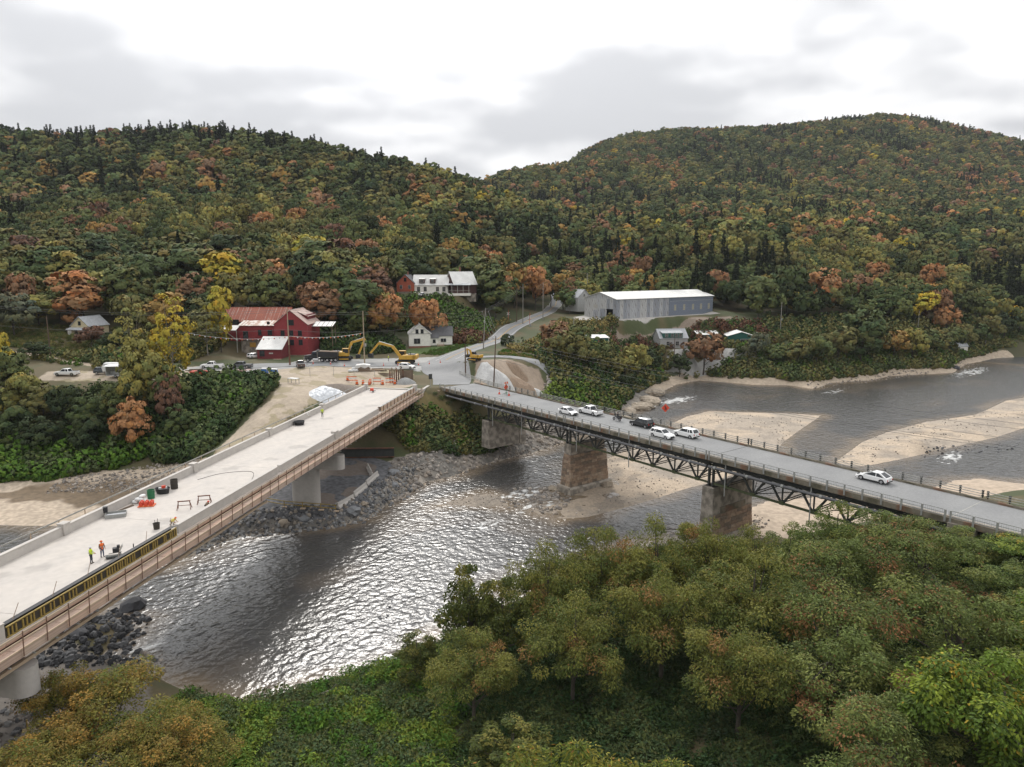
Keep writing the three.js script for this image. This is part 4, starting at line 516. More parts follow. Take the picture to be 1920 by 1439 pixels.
{ const g = thing('green_shed', 'low green shed with white roof edge nearest the road', 'shed', [31, 13.8, 268], 0.12); lean(g, { x: 0, y: 0, z: -4, w: 12, d: 7, h0: 4.0, h1: 4.5, wall: M.greenSiding, roof: M.paleRoof }); part(g, 'white_door', box(1.6, 2.4, 0.08, 2.8, 0, -0.44), M.trim); part(g, 'corner_post', box(0.3, 4.2, 0.3, 5.9, 0, -0.4), M.trim); }
{ const g = thing('workshop', 'grey roofed workshop with green dormer windows among the river trees', 'building', [66, 11.4, 288], 0.18); gable(g, { z: -4, w: 12, d: 8, h: 4.4, rise: 3.4, wall: M.greySiding, roof: M.greyRoof }); part(g, 'dormer', box(8.4, 1.9, 2.4, -0.6, 4.6, -0.9), M.greenSiding); part(g, 'dormer_roof', box(9, 0.12, 3.6).rotateX(0.22).translate(-0.6, 6.8, -1.6), M.greyRoof); for (const x of [-3.4, -0.9, 0.9, 2.6]) win(g, x, 5.0, 0.34, 1.0, 1.2); for (const x of [-2.5, 1.5]) win(g, x, 1.4, 0.06, 1.3, 1.6); }
{ const g = thing('green_barn', 'dark green barn with pale doors at the gravel lot', 'barn', [96, 11.2, 296], -0.1); gable(g, { z: -5, w: 10, d: 11, h: 4.6, rise: 1.7, wall: M.greenSiding, roof: M.paleRoof, ry: Math.PI / 2 }); part(g, 'white_door', box(1.1, 2.6, 0.08, -2.2, 0, 0.04), M.trim); part(g, 'garage_door', box(3.2, 3.2, 0.08, 1.4, 0, 0.04), M.trimDark); part(g, 'door_trim', [box(0.15, 3.3, 0.1, -0.3, 0, 0.06), box(0.15, 3.3, 0.1, 3.1, 0, 0.06), box(3.5, 0.15, 0.1, 1.4, 3.3, 0.06)], M.trim); }
{ const g = thing('green_barn', 'green barn end beyond the rusty leaved tree', 'barn', [83, 11.4, 298], 0.1); gable(g, { z: -5, w: 9, d: 9, h: 4.8, rise: 1.2, wall: M.greenSiding, roof: M.paleRoof }); win(g, 1, 1.5, -0.44, 1, 1.2); door(g, -2, 0, -0.44, 1, 2.1, M.trim); }
for (const [x, zf, ry, label, wall, roof] of [[-74, 418, 0.3, 'pale house high among the trees above the red house', 'whiteSiding', 'paleRoof'], [58, 418, 0.5, 'house with pinkish grey roof in the wood above the warehouse', 'greySiding', 'pinkRoof'], [-73, 312, 0.2, 'grey roofed cabin half hidden left of the red house', 'greySiding', 'greyRoof'], [214, 338, 0.1, 'white cabin among shrubs on the far right bank', 'whiteSiding', 'greyRoof']]) { const y = hAt(x, zf) + (zf > 400 ? 3 : 0.2), g = thing('cabin', label, 'house', [x, y, zf], ry); part(g, 'foundation', box(9, 5, 7, 0, -5, -3.5), M.concreteOld); gable(g, { z: -3.5, w: 9.5, d: 7, h: 3.6, rise: 3, wall: M[wall], roof: M[roof] }); for (const q of [-2.6, 2.2]) win(g, q, 1.2, 0.06, 1, 1.3); door(g, 0, 0, 0.06, 1, 2.1, M.oldWood); }
// ---------- vehicles ----------
const arch = (cx, r, y0) => { const o = []; for (let i = 0; i <= 8; i++) { const a = Math.PI * (1 - i / 8); o.push([cx + Math.cos(a) * r, y0 + Math.sin(a) * r * 0.95]); } return o; };
// loft between polygons in planes of constant y: rings of [x, z] with the same count
function loft(rings) { const v = [], f = []; for (const [y, pts] of rings) for (const [x, z] of pts) v.push([x, y, z]); const n = rings[0][1].length; for (let k = 0; k < rings.length - 1; k++) for (let i = 0; i < n; i++) { const a = k * n + i, b = k * n + (i + 1) % n; f.push([a, b, b + n, a + n]); } f.push([...Array(n).keys()].map(i => (rings.length - 1) * n + i)); return mesh3(v, f); }
function wheelOn(g, x, z, r, w = 0.22) { const t = part(g, 'wheel', new THREE.CylinderGeometry(r, r, w, 16).rotateX(Math.PI / 2), M.tyre); t.position.set(x, r, z); part(t, 'rim', new THREE.CylinderGeometry(r * 0.62, r * 0.62, w + 0.03, 10).rotateX(Math.PI / 2), M.rim); }
// car: front towards local +x
function car(name, label, pos, ry, mat, o = {}, group) {
  const { L = 4.5, W = 1.8, H = 1.5, kind = 'hatch', roofM = mat } = o, g = thing(name, label, o.cat || 'car', pos, ry, group), hl = L / 2, r = o.r || 0.33, fx = hl - 0.85, rx = -hl + (kind === 'pickup' ? 1.15 : 0.8), belt = o.belt || H * 0.62, sill = 0.24;
  const hood = o.hood || belt - 0.08;
  const side = kind === 'pickup'
    ? [[-hl, 0.45], [-hl + 0.05, belt - 0.02], [-hl + 1.95, belt], [hl - 1.55, belt], [hl - 0.25, hood - 0.06], [hl, hood - 0.3], [hl - 0.02, sill + 0.1]]
    : kind === 'suv' ? [[-hl, 0.5], [-hl + 0.06, belt], [hl - 1.3, belt], [hl - 0.3, hood - 0.08], [hl, hood - 0.35], [hl - 0.03, sill + 0.08]]
      : [[-hl, 0.48], [-hl + 0.1, belt - 0.02], [hl - 1.25, belt], [hl - 0.45, hood - 0.14], [hl - 0.05, hood - 0.36], [hl, sill + 0.1]];
  const low = [[hl - 0.25, sill], ...arch(fx, r + 0.06, r - 0.05).reverse().filter(p => p[1] > sill), ...arch(rx, r + 0.06, r - 0.05).reverse().filter(p => p[1] > sill), [-hl + 0.2, sill]];
  part(g, 'body', prof([...side, ...low], W, 0, 0.09), mat);
  const hw = W / 2 - 0.07, tw = W / 2 - 0.27; let bx0, bx1, tx0, tx1;
  if (kind === 'pickup') { bx0 = -hl + 2.0; bx1 = hl - 1.5; tx0 = bx0 + 0.25; tx1 = bx1 - 0.8; } else if (kind === 'suv') { bx0 = -hl + 0.12; bx1 = hl - 1.25; tx0 = bx0 + 0.4; tx1 = bx1 - 0.85; } else { bx0 = -hl + 0.25; bx1 = hl - 1.1; tx0 = bx0 + 0.95; tx1 = bx1 - 1.15; }
  const Q = (a, b, w) => [[b, w * 0.92], [b, -w * 0.92], [a, -w * 0.95], [a, w * 0.95]];
  part(g, 'windows', loft([[belt - 0.03, Q(bx0, bx1, hw)], [H - 0.08, Q(tx0, tx1, tw)]]), M.glass);
  part(g, 'roof', loft([[H - 0.12, Q(tx0 - 0.06, tx1 + 0.08, tw + 0.06)], [H - 0.05, Q(tx0 - 0.02, tx1 + 0.02, tw + 0.03)], [H, Q(tx0 + 0.15, tx1 - 0.15, tw - 0.1)]]), roofM);
  const pil = []; for (const s of [-1, 1]) { pil.push(bar(V(bx1, belt - 0.05, s * hw * 0.93), V(tx1 + 0.02, H - 0.08, s * (tw + 0.01)), 0.08), bar(V(bx0, belt - 0.05, s * hw * 0.96), V(tx0, H - 0.08, s * (tw + 0.01)), kind === 'pickup' ? 0.14 : 0.16)); const mx = (tx0 + tx1) / 2 - 0.05; pil.push(bar(V(mx - 0.05, belt - 0.05, s * (hw * 0.965)), V(mx, H - 0.08, s * (tw + 0.015)), 0.08)); if (kind === 'suv') pil.push(bar(V(bx0 + 0.85, belt - 0.05, s * hw * 0.965), V(tx0 + 0.65, H - 0.08, s * (tw + 0.015)), 0.1)); } for (const q of pil) part(g, 'pillar', q, mat);
  if (kind === 'pickup') { part(g, 'load_bed', box(1.75, 0.03, W - 0.3, -hl + 1.02, belt - 0.005, 0), M.black); part(g, 'tailgate', box(0.06, 0.45, W - 0.3, -hl + 0.02, 0.5, 0), mat); }
  for (const s of [-1, 1]) { wheelOn(g, fx, s * (W / 2 - 0.13), r); wheelOn(g, rx, s * (W / 2 - 0.13), r); part(g, 'headlight', box(0.1, 0.16, 0.34, hl - 0.08, hood - 0.38, s * (W / 2 - 0.3)), M.head); part(g, 'taillight', box(0.08, kind === 'suv' ? 0.34 : 0.2, 0.2, -hl + 0.03, belt - 0.42, s * (W / 2 - 0.2)), M.tail); part(g, 'mirror', box(0.12, 0.13, 0.2, bx1 - 0.25, belt + 0.02, s * (W / 2 + 0.03)), mat); }
  part(g, 'grille', box(0.05, 0.22, W * 0.5, hl - 0.02, 0.42, 0), M.black); part(g, 'bumper', [box(0.12, 0.18, W - 0.24, hl - 0.05, 0.24, 0), box(0.12, 0.18, W - 0.24, -hl + 0.06, 0.3, 0)], M.black); part(g, 'number_plate', box(0.03, 0.12, 0.34, -hl - 0.015, 0.62, 0), M.trim);
  return g;
}
const onTB = (x, z) => { const [a, b] = tbW(x, z); return [a, 15.02, b]; }, TOWARD = TB_RY, AWAY = TB_RY + Math.PI;
car('hatchback', 'white hatchback alone on the right end of the truss bridge', onTB(56.6, -7.7), AWAY, M.white, { L: 4.5, H: 1.5 });
car('crossover', 'white crossover in the near lane beside another white car', onTB(21.5, -3.6), TOWARD, M.white, { L: 4.6, H: 1.62, kind: 'suv' });
car('sport_utility', 'white sport utility in the far lane, tail towards us', onTB(23.6, -7.5), AWAY, M.white, { L: 4.7, H: 1.7, kind: 'suv' });
car('sport_utility', 'black sport utility following the motorcycle', onTB(13.2, -7.4), AWAY, M.pBlack, { L: 4.8, H: 1.72, kind: 'suv', roofM: M.pSilver });
car('pickup_truck', 'white pickup truck ahead of the motorcycle', onTB(-0.8, -7.4), AWAY, M.white, { L: 5.7, W: 1.95, H: 1.85, kind: 'pickup', belt: 1.15, r: 0.4 });
car('hatchback', 'white hatchback passing the white pickup on the truss bridge', onTB(-3.4, -3.7), TOWARD, M.white, { L: 4.5, H: 1.5 });
const onG = (x, zf, dy = 0.1) => [x, hAt(x, zf) + dy, zf];
car('crossover', 'white crossover parked at the junction below the excavators', onG(-29.3, 196), -0.35, M.white, { L: 4.6, H: 1.6, kind: 'suv' });
car('pickup_truck', 'dark grey pickup truck parked before the mill', onG(-74.5, 193), Math.PI, M.pGrey, { L: 6.2, W: 2, H: 1.9, kind: 'pickup', belt: 1.15, r: 0.4 });
car('pickup_truck', 'white pickup truck parked beside the dark grey pickup', onG(-82, 192), Math.PI + 0.1, M.white, { L: 5.7, W: 2, H: 1.85, kind: 'pickup', belt: 1.15, r: 0.4 });
car('pickup_truck', 'brown pickup truck seen from behind on the dirt lot', onG(-59, 196), 1.95, M.pBrown, { L: 5.6, W: 2, H: 1.9, kind: 'pickup', belt: 1.15, r: 0.4 });
car('pickup_truck', 'white pickup truck behind the shrubs at the left', onG(-115.5, 182), Math.PI, M.white, { L: 5.8, W: 2, H: 1.85, kind: 'pickup', belt: 1.15, r: 0.4 });
car('sport_utility', 'dark sport utility next to the leftmost white pickup', onG(-107, 184), 0.2, M.pGrey, { L: 4.7, H: 1.75, kind: 'suv' });
car('station_wagon', 'white car under the mill porch', onG(-78.2, 214), 0.9, M.white, { L: 4.6, H: 1.55, kind: 'suv' });
car('sport_utility', 'silver car in front of the dormered hillside house', onG(-30.5, 293), 0.4, M.pSilver, { L: 4.6, H: 1.6, kind: 'suv' });
car('hatchback', 'white car parked by the red house', onG(-36.5, 294), 0.2, M.white, {});
{ const g = thing('box_trailer', 'white box trailer with open dark side among the trees', 'trailer', onG(-100.5, 180), 0.1); part(g, 'body', [box(6, 2.5, 0.08, 0, 0.6, -1.2), box(6, 0.1, 2.4, 0, 0.5, 0), box(0.08, 2.5, 2.4, -3, 0.6, 0), box(0.08, 2.5, 2.4, 3, 0.6, 0)], M.whitePl); part(g, 'roof', cbox(6.2, 0.14, 2.6, 0, 3.1, 0), M.whitePl); part(g, 'awning', box(6, 0.08, 1.6).rotateX(0.15).translate(0, 3.1, 1.6), M.whitePl); part(g, 'shelf', box(5.6, 0.06, 0.5, 0, 1.6, -0.8), M.oldWood); for (const x of [-0.8, 0.5]) wheelOn(g, x, 1.1, 0.36); }
{ const g = thing('camper_trailer', 'rounded white camper trailer behind the box trailer', 'trailer', onG(-103.5, 184), 0.15); part(g, 'body', prof([[-3.2, 0.5], [3.2, 0.5], [3.4, 1.4], [2.9, 2.7], [-2.8, 2.8], [-3.4, 1.6]], 2.3, 0, 0.2), M.whitePl); part(g, 'windows', box(1.2, 0.7, 2.34, 1.2, 1.5, 0), M.glass); part(g, 'door', box(0.7, 1.8, 2.33, -1.2, 0.6, 0), M.galv); for (const s of [-1, 1]) wheelOn(g, 0, s * 1.0, 0.34); }
{ // tipper
  const g = thing('dump_truck', 'black dump truck with long tipper body parked by the mill', 'truck', onG(-55.5, 205, 0.12), Math.PI + 0.03);
  part(g, 'chassis', box(9.4, 0.35, 0.9, 0, 0.75, 0), M.black); part(g, 'hood', prof([[2.6, 0.7], [4.7, 0.7], [4.8, 1.5], [4.5, 1.95], [2.6, 2.15]], 1.9, 0, 0.12), M.pBlack); part(g, 'cab', [prof([[1.0, 0.8], [2.7, 0.8], [2.7, 2.1], [2.35, 3.0], [1.0, 3.05]], 2.3, 0, 0.12)], M.pBlack); part(g, 'windows', [box(0.9, 0.75, 2.32, 1.75, 2.05, 0), box(0.05, 0.7, 1.9, 2.6, 2.1, 0, 0, 0.42)], M.glass);
  part(g, 'tipper_body', [prof([[-4.8, 1.35], [0.7, 1.35], [0.8, 3.1], [1.3, 3.35], [0.75, 3.4], [0.55, 3.0], [-4.8, 2.75]], 2.45, 0, 0.06)], M.black); part(g, 'load_cover', box(5.2, 0.12, 2.3, -2.1, 2.95, 0, 0, 0.045), M.oldWood); part(g, 'tarp_arm', bar(V(0.5, 3.2, 1.3), V(-1.9, 1.9, 1.3), 0.14), M.galv); for (let i = 0; i < 5; i++) part(g, 'body_rib', box(0.12, 1.3, 0.08, -4.3 + i * 1.1, 1.5, 1.26), M.black);
  for (const s of [-1, 1]) for (const x of [3.7, -0.4, -1.9, -3.1, -4.3]) wheelOn(g, x, s * 1.05, 0.53, 0.32); for (const s of [-1, 1]) { part(g, 'fuel_tank', rod(V(0.6, 0.75, s * 1.0), V(2.2, 0.75, s * 1.0), 0.33, 0.33, 12), M.chrome); part(g, 'exhaust', rod(V(0.85, 1.2, s * 1.1), V(0.85, 3.6, s * 1.1), 0.08), M.chrome); part(g, 'headlight', box(0.1, 0.25, 0.35, 4.8, 1.05, s * 0.7), M.head); } part(g, 'grille', box(0.08, 0.9, 1.2, 4.8, 0.85, 0), M.chrome); part(g, 'bumper', box(0.2, 0.35, 2.3, 4.85, 0.45, 0), M.chrome);
}
function excavator(label, pos, ry, s, o) {
  const g = thing('excavator', label, 'excavator', pos, ry, 'yellow construction machines'); g.scale.setScalar(s);
  const tr = []; for (const z of [-1.1, 1.1]) { const sh = new THREE.Shape(); sh.moveTo(-1.6, 0); sh.lineTo(1.6, 0); sh.absarc(1.6, 0.45, 0.45, -Math.PI / 2, Math.PI / 2); sh.lineTo(-1.6, 0.9); sh.absarc(-1.6, 0.45, 0.45, Math.PI / 2, Math.PI * 1.5); const e = new THREE.ExtrudeGeometry(sh, { depth: 0.55, bevelEnabled: false, curveSegments: 8 }); e.translate(0, 0, z - 0.275); part(g, 'track', uvBox(e), M.black); part(g, 'track_frame', box(2.9, 0.3, 0.62, 0, 0.3, z), M.yellow); }
  part(g, 'undercarriage', [box(1.8, 0.5, 1.8, 0, 0.35, 0), cyl(0.7, 0.7, 0.3, 0, 0.85, 0, 16)], M.black);
  const H = grp(g, 'house'); H.position.y = 1.1; H.rotation.y = o.swing || 0;
  part(H, 'body', [prof([[-2.5, 0], [1.2, 0], [1.2, 0.5], [0.4, 0.95], [-1.0, 1.05], [-2.3, 1.05], [-2.6, 0.7]], 2.5, 0, 0.08)], M.yellow); part(H, 'counterweight', cbox(0.9, 1.05, 2.5, -2.45, 0.02, 0, 0, 0.12), M.yellow); part(H, 'engine_cover', box(1.6, 0.12, 1.9, -1.6, 1.05, 0), M.black); part(H, 'exhaust', cyl(0.07, 0.07, 0.5, -1.4, 1.1, -0.5), M.black);
  part(H, 'cab', [box(1.5, 0.12, 1.0, 0.75, 1.72, 0.72), box(1.5, 0.7, 0.98, 0.75, 0.05, 0.72), ...[[0.05, 0.25], [1.45, 0.25], [0.05, 1.18], [1.45, 1.18]].map(([x, z]) => box(0.09, 1.1, 0.09, x, 0.7, z))], o.cabM || M.yellow); part(H, 'windows', box(1.36, 0.98, 0.9, 0.75, 0.74, 0.72), M.glass);
  const [a, b, c, d] = o.pts.map(p => V(p[0], p[1], -0.15)); part(H, 'boom', [bar(a, b, 0.42, 0.6), bar(b, c, 0.4, 0.5)], M.yellow); part(H, 'stick', bar(c, d, 0.34, 0.42), M.yellow); part(H, 'boom_cylinder', [rod(V(1.2, 0.4, 0.2), a.clone().lerp(b, 0.75).add(V(0.3, -0.1, 0.35)), 0.09), rod(a.clone().lerp(b, 0.9).add(V(0, 0.4, 0)), c.clone().add(V(0, 0.4, 0)), 0.09)], M.chrome);
  part(H, 'bucket', [prof([[-0.55, 0], [0.5, 0.15], [0.55, 0.8], [0.1, 1.1], [-0.5, 0.9]], 1.2, 0, 0.05).translate(d.x - 0.1, d.y - 1.0, -0.15)], M.black);
  return g;
}
excavator('yellow excavator with boom raised high, left of the pair', onG(-50.3, 210), 0.05, 1.25, { pts: [[1.0, 0.4], [2.1, 3.2], [5.2, 4.0], [3.6, 0.3]] });
excavator('yellow excavator facing the other one, arched boom', onG(-31.6, 208), Math.PI - 0.08, 1.3, { pts: [[1.0, 0.5], [2.8, 2.9], [5.9, 3.6], [8.0, 1.2]] });
excavator('small yellow and black excavator beside the white gravel pile', onG(-10.4, 194), 2.6, 0.8, { pts: [[1.0, 0.4], [1.6, 2.4], [3.0, 2.8], [2.6, 0.9]], cabM: M.black });
// ---------- trees ----------
M.leaf = new THREE.MeshPhysicalMaterial({ vertexColors: true, roughness: 0.92, specularIntensity: 0.4, transmission: 0.3, thickness: 0, color: C(1.45, 1.4, 1.3) });
M.bark = std({ color: C(0.085, 0.07, 0.055), map: grainT, roughness: 0.95 }); M.barkPale = std({ color: C(0.3, 0.27, 0.23), map: grainT, roughness: 0.95 });
// crown of leaves: clumps spread over a few lobes; every leaf is a small flat face. soft: faces lie on the clump and share its roundness
function crownGeo({ seed, R, y0, y1, clumps, per, len, wid, droop = 0.25, pal, cr = 1, fill = 0.42, quad = false, lobes = 0, soft = false, vary = 0.6 }) {
  const r = rng(seed), n = clumps * per, pos = new Float32Array(n * 12), col = new Float32Array(n * 12), nor = soft ? new Float32Array(n * 12) : null, idx = new Uint32Array(n * 6), ym = (y0 + y1) / 2, hy = (y1 - y0) / 2, centres = []; let k = 0;
  const pick = () => { let s = r() * pal.reduce((a, p) => a + p[3], 0); for (const p of pal) { if ((s -= p[3]) <= 0) return p; } return pal[0]; };
  const LB = []; for (let i = 0; i < lobes; i++) { const a = i / lobes * 6.283 + r() * 1.2, top = i === 0, q = top ? 0.12 : 0.42 + 0.25 * r(); LB.push([Math.cos(a) * R * q, top ? y1 - hy * 0.72 : y0 + hy * (0.45 + 0.95 * r()), Math.sin(a) * R * q, R * (top ? 0.55 : 0.38 + 0.2 * r()), hy * (top ? 0.7 : 0.36 + 0.22 * r())]); }
  for (let c = 0; c < clumps; c++) {
    const a = r() * 6.283, e = Math.asin(lerp(-0.75, 1, r())), f = Math.pow(r(), fill); let cx, cy, cz, ax, ay, az;
    if (lobes) { const b = LB[Math.floor(r() * lobes)]; cx = b[0] + Math.cos(a) * Math.cos(e) * b[3] * f; cz = b[2] + Math.sin(a) * Math.cos(e) * b[3] * f; cy = b[1] + Math.sin(e) * b[4] * f; ax = cx - b[0]; ay = cy - b[1] + 0.3; az = cz - b[2]; }
    else { const lump = 0.72 + 0.5 * vn(a * 1.3 + seed, e * 2 + seed * 3.7), q = e < 0 ? 1 + e * 0.15 : 1; cx = Math.cos(a) * Math.cos(e) * R * f * lump * q; cz = Math.sin(a) * Math.cos(e) * R * f * lump * q; cy = ym + Math.sin(e) * hy * f * (0.85 + 0.3 * lump); ax = cx; ay = (cy - ym) * R / hy; az = cz; }
    const al = Math.hypot(ax, ay, az) || 1; ax /= al; ay /= al; az /= al;
    centres.push(V(cx, cy, cz)); const base = pick(), rad = cr * (0.65 + 0.7 * r());
    for (let l = 0; l < per; l++, k++) {
      let dx = r() * 2 - 1, dy = r() * 1.7 - 0.6, dz = r() * 2 - 1; if (soft) { dx += ax * 0.8; dy += ay * 0.8; dz += az * 0.8; } const dl = Math.hypot(dx, dy, dz) || 1; dx /= dl; dy /= dl; dz /= dl; const rr = soft ? rad * (0.72 + 0.28 * r()) : rad * (0.35 + 0.65 * Math.sqrt(r()));
      const px = cx + dx * rr, py = cy + dy * rr * 0.8, pz = cz + dz * rr; let ox, oy, oz, wx, wy, wz;
      if (soft) { // two axes across the outward direction, tilted a little
        const jx = dx + (r() - 0.5) * 0.9, jy = dy + (r() - 0.5) * 0.9, jz = dz + (r() - 0.5) * 0.9, tx = r() - 0.5, ty = r() - 0.5, tz = r() - 0.5; ox = jy * tz - jz * ty; oy = jz * tx - jx * tz; oz = jx * ty - jy * tx; wx = jy * oz - jz * oy; wy = jz * ox - jx * oz; wz = jx * oy - jy * ox; }
      else { ox = dx * 0.7 + (r() - 0.5) * 1.1; oy = dy * 0.45 + (r() - 0.5) * 0.8 - droop; oz = dz * 0.7 + (r() - 0.5) * 1.1; wx = oy * dz - oz * dy + (r() - 0.5) * 0.7; wy = oz * dx - ox * dz + (r() - 0.5) * 0.7; wz = ox * dy - oy * dx + (r() - 0.5) * 0.7; }
      const ol = Math.hypot(ox, oy, oz) || 1; ox /= ol; oy /= ol; oz /= ol; const wl = Math.hypot(wx, wy, wz) || 1; wx /= wl; wy /= wl; wz /= wl;
      const L = len * (0.7 + 0.6 * r()), w = wid * (0.7 + 0.6 * r()) / 2, o = k * 12, m = 0.5;
      if (quad) { const h = soft ? L / 2 : 0, bx = px - ox * h, by = py - oy * h, bz = pz - oz * h; pos.set([bx - wx * w, by - wy * w, bz - wz * w, bx + wx * w, by + wy * w, bz + wz * w, bx + ox * L + wx * w * 0.6, by + oy * L + wy * w * 0.6, bz + oz * L + wz * w * 0.6, bx + ox * L - wx * w * 0.6, by + oy * L - wy * w * 0.6, bz + oz * L - wz * w * 0.6], o); }
      else pos.set([px, py, pz, px + ox * L * m + wx * w, py + oy * L * m + wy * w, pz + oz * L * m + wz * w, px + ox * L, py + oy * L - L * 0.12, pz + oz * L, px + ox * L * m - wx * w, py + oy * L * m - wy * w, pz + oz * L * m - wz * w], o);
      const q4 = k * 4; let flip = false;
      if (soft) { const gx = wy * oz - wz * oy, gy = wz * ox - wx * oz, gz = wx * oy - wy * ox, hx = dx * 0.9 + ax * 0.5, hyy = dy * 0.9 + ay * 0.5, hz = dz * 0.9 + az * 0.5; flip = gx * hx + gy * hyy + gz * hz < 0; const s = flip ? -0.5 : 0.5; let nx = hx + gx * s, ny = hyy + gy * s, nz = hz + gz * s; const nl = Math.hypot(nx, ny, nz) || 1; for (let v = 0; v < 4; v++) nor.set([nx / nl, ny / nl, nz / nl], o + v * 3); }
      idx.set(flip ? [q4, q4 + 2, q4 + 1, q4, q4 + 3, q4 + 2] : [q4, q4 + 1, q4 + 2, q4, q4 + 2, q4 + 3], k * 6);
      const p = r() < 0.8 ? base : pick(), b = 1 + (r() - 0.5) * vary; for (let v = 0; v < 4; v++) { col[o + v * 3] = p[0] * b; col[o + v * 3 + 1] = p[1] * b; col[o + v * 3 + 2] = p[2] * b; }
    }
  }
  const g = new THREE.BufferGeometry(); g.setAttribute('position', new THREE.BufferAttribute(pos, 3)); g.setAttribute('color', new THREE.BufferAttribute(col, 3)); if (soft) g.setAttribute('normal', new THREE.BufferAttribute(nor, 3)); g.setIndex(new THREE.BufferAttribute(idx, 1)); return { g, centres };
}
function trunkGeo(H, y0, y1, r0, centres, limbs, seed, seg = 7) {
  const r = rng(seed), out = [], top = V((r() - 0.5) * 0.6, lerp(y0, y1, 0.75), (r() - 0.5) * 0.6), mid = V((r() - 0.5) * 0.5, y0 * 0.8, (r() - 0.5) * 0.5);
  out.push(rod(V(0, -1.2, 0), mid, r0, r0 * 0.75, seg), rod(mid, top, r0 * 0.75, r0 * 0.2, seg));
  for (let i = 0; i < limbs; i++) { const c = centres[Math.floor(r() * centres.length)], t = r() * 0.75, s = mid.clone().lerp(top, t), m = s.clone().lerp(c, 0.5).add(V(0, -0.3, 0)); out.push(rod(s, m, r0 * 0.32, r0 * 0.2, 5), rod(m, c, r0 * 0.2, r0 * 0.07, 5)); }
  return merge(out);
}
const P_OLIVE = [[0.095, 0.108, 0.023, 5], [0.135, 0.135, 0.03, 4], [0.17, 0.1, 0.035, 0.9], [0.062, 0.082, 0.018, 3]];
const P_GREEN = [[0.07, 0.102, 0.02, 5], [0.105, 0.13, 0.03, 4], [0.15, 0.15, 0.036, 2], [0.05, 0.075, 0.017, 3]];
const P_RUST = [[0.085, 0.115, 0.03, 5], [0.125, 0.145, 0.04, 4], [0.2, 0.1, 0.045, 0.8], [0.06, 0.082, 0.022, 3]];
const P_SUMAC = [[0.12, 0.135, 0.02, 5], [0.17, 0.16, 0.025, 3], [0.075, 0.105, 0.016, 3], [0.26, 0.12, 0.03, 1.3]];
const P_AMBER = [[0.16, 0.115, 0.026, 4], [0.12, 0.112, 0.022, 5], [0.075, 0.095, 0.018, 4], [0.21, 0.13, 0.028, 1.2]];
const P_DARK = [[0.048, 0.064, 0.014, 5], [0.075, 0.088, 0.019, 3], [0.12, 0.115, 0.026, 1.4]];
const P_YELGR = [[0.075, 0.12, 0.015, 5], [0.05, 0.085, 0.012, 4], [0.3, 0.22, 0.03, 0.7], [0.13, 0.17, 0.02, 2]];
const P_ONE = [[1, 1, 1, 5], [1.22, 1.14, 0.95, 2], [0.8, 0.92, 1.0, 2], [1.2, 0.95, 0.8, 0.8]];
const protos = {};
function proto(key, o) { const { g, centres } = crownGeo(o); protos[key] = { crown: g, trunk: trunkGeo(o.y1, o.y0, o.y1, o.r0 || 0.22, centres, o.limbs ?? 9, o.seed + 5), H: o.y1, R: o.R, bark: o.bark || M.bark }; }
const FG = { R: 4.7, y0: 2.6, y1: 11.5, clumps: 104, per: 240, len: 0.22, wid: 0.115, cr: 0.9, limbs: 22, r0: 0.24, fill: 0.25, lobes: 7 };
proto('fgOlive', { ...FG, seed: 11, pal: P_OLIVE, droop: 0.45 }); proto('fgOlive2', { ...FG, seed: 12, pal: P_OLIVE, droop: 0.45, clumps: 96, lobes: 6 }); proto('fgGreen', { ...FG, seed: 13, pal: P_GREEN, len: 0.2, wid: 0.125 }); proto('fgRust', { ...FG, seed: 14, pal: P_RUST, len: 0.21, wid: 0.11, droop: 0.35 }); proto('fgSumac', { ...FG, seed: 15, pal: P_SUMAC, clumps: 80, per: 190, len: 0.36, wid: 0.1, droop: 0.5, cr: 0.95, R: 4.2, y1: 9, lobes: 5 }); proto('fgAmber', { ...FG, seed: 16, pal: P_AMBER, len: 0.2, wid: 0.13 }); proto('fgDark', { ...FG, seed: 17, pal: P_DARK, len: 0.28, wid: 0.2, clumps: 66, per: 130, R: 3.6, cr: 0.7 }); proto('fgYelGr', { ...FG, seed: 18, pal: P_YELGR, len: 0.24, wid: 0.15, droop: 0.5, clumps: 100, per: 190 });
const MID = { soft: true, vary: 0.3, clumps: 70, per: 32, len: 0.78, wid: 0.66, cr: 1.45, quad: true, pal: P_ONE, droop: 0.1, limbs: 7, fill: 0.28 };
proto('nA', { ...MID, lobes: 7, seed: 27, R: 4.8, y0: 2, y1: 12, clumps: 96, per: 56, len: 0.46, wid: 0.38, cr: 1.15, r0: 0.24, fill: 0.3 }); proto('nC', { ...MID, lobes: 7, seed: 28, R: 5.4, y0: 1.6, y1: 10.5, clumps: 100, per: 56, len: 0.46, wid: 0.38, cr: 1.2, r0: 0.24, fill: 0.3 }); proto('nSparse', { ...MID, seed: 29, R: 4.4, y0: 3.2, y1: 16, clumps: 84, per: 34, len: 0.42, wid: 0.32, cr: 1.1, bark: M.barkPale, limbs: 18, fill: 0.4 });
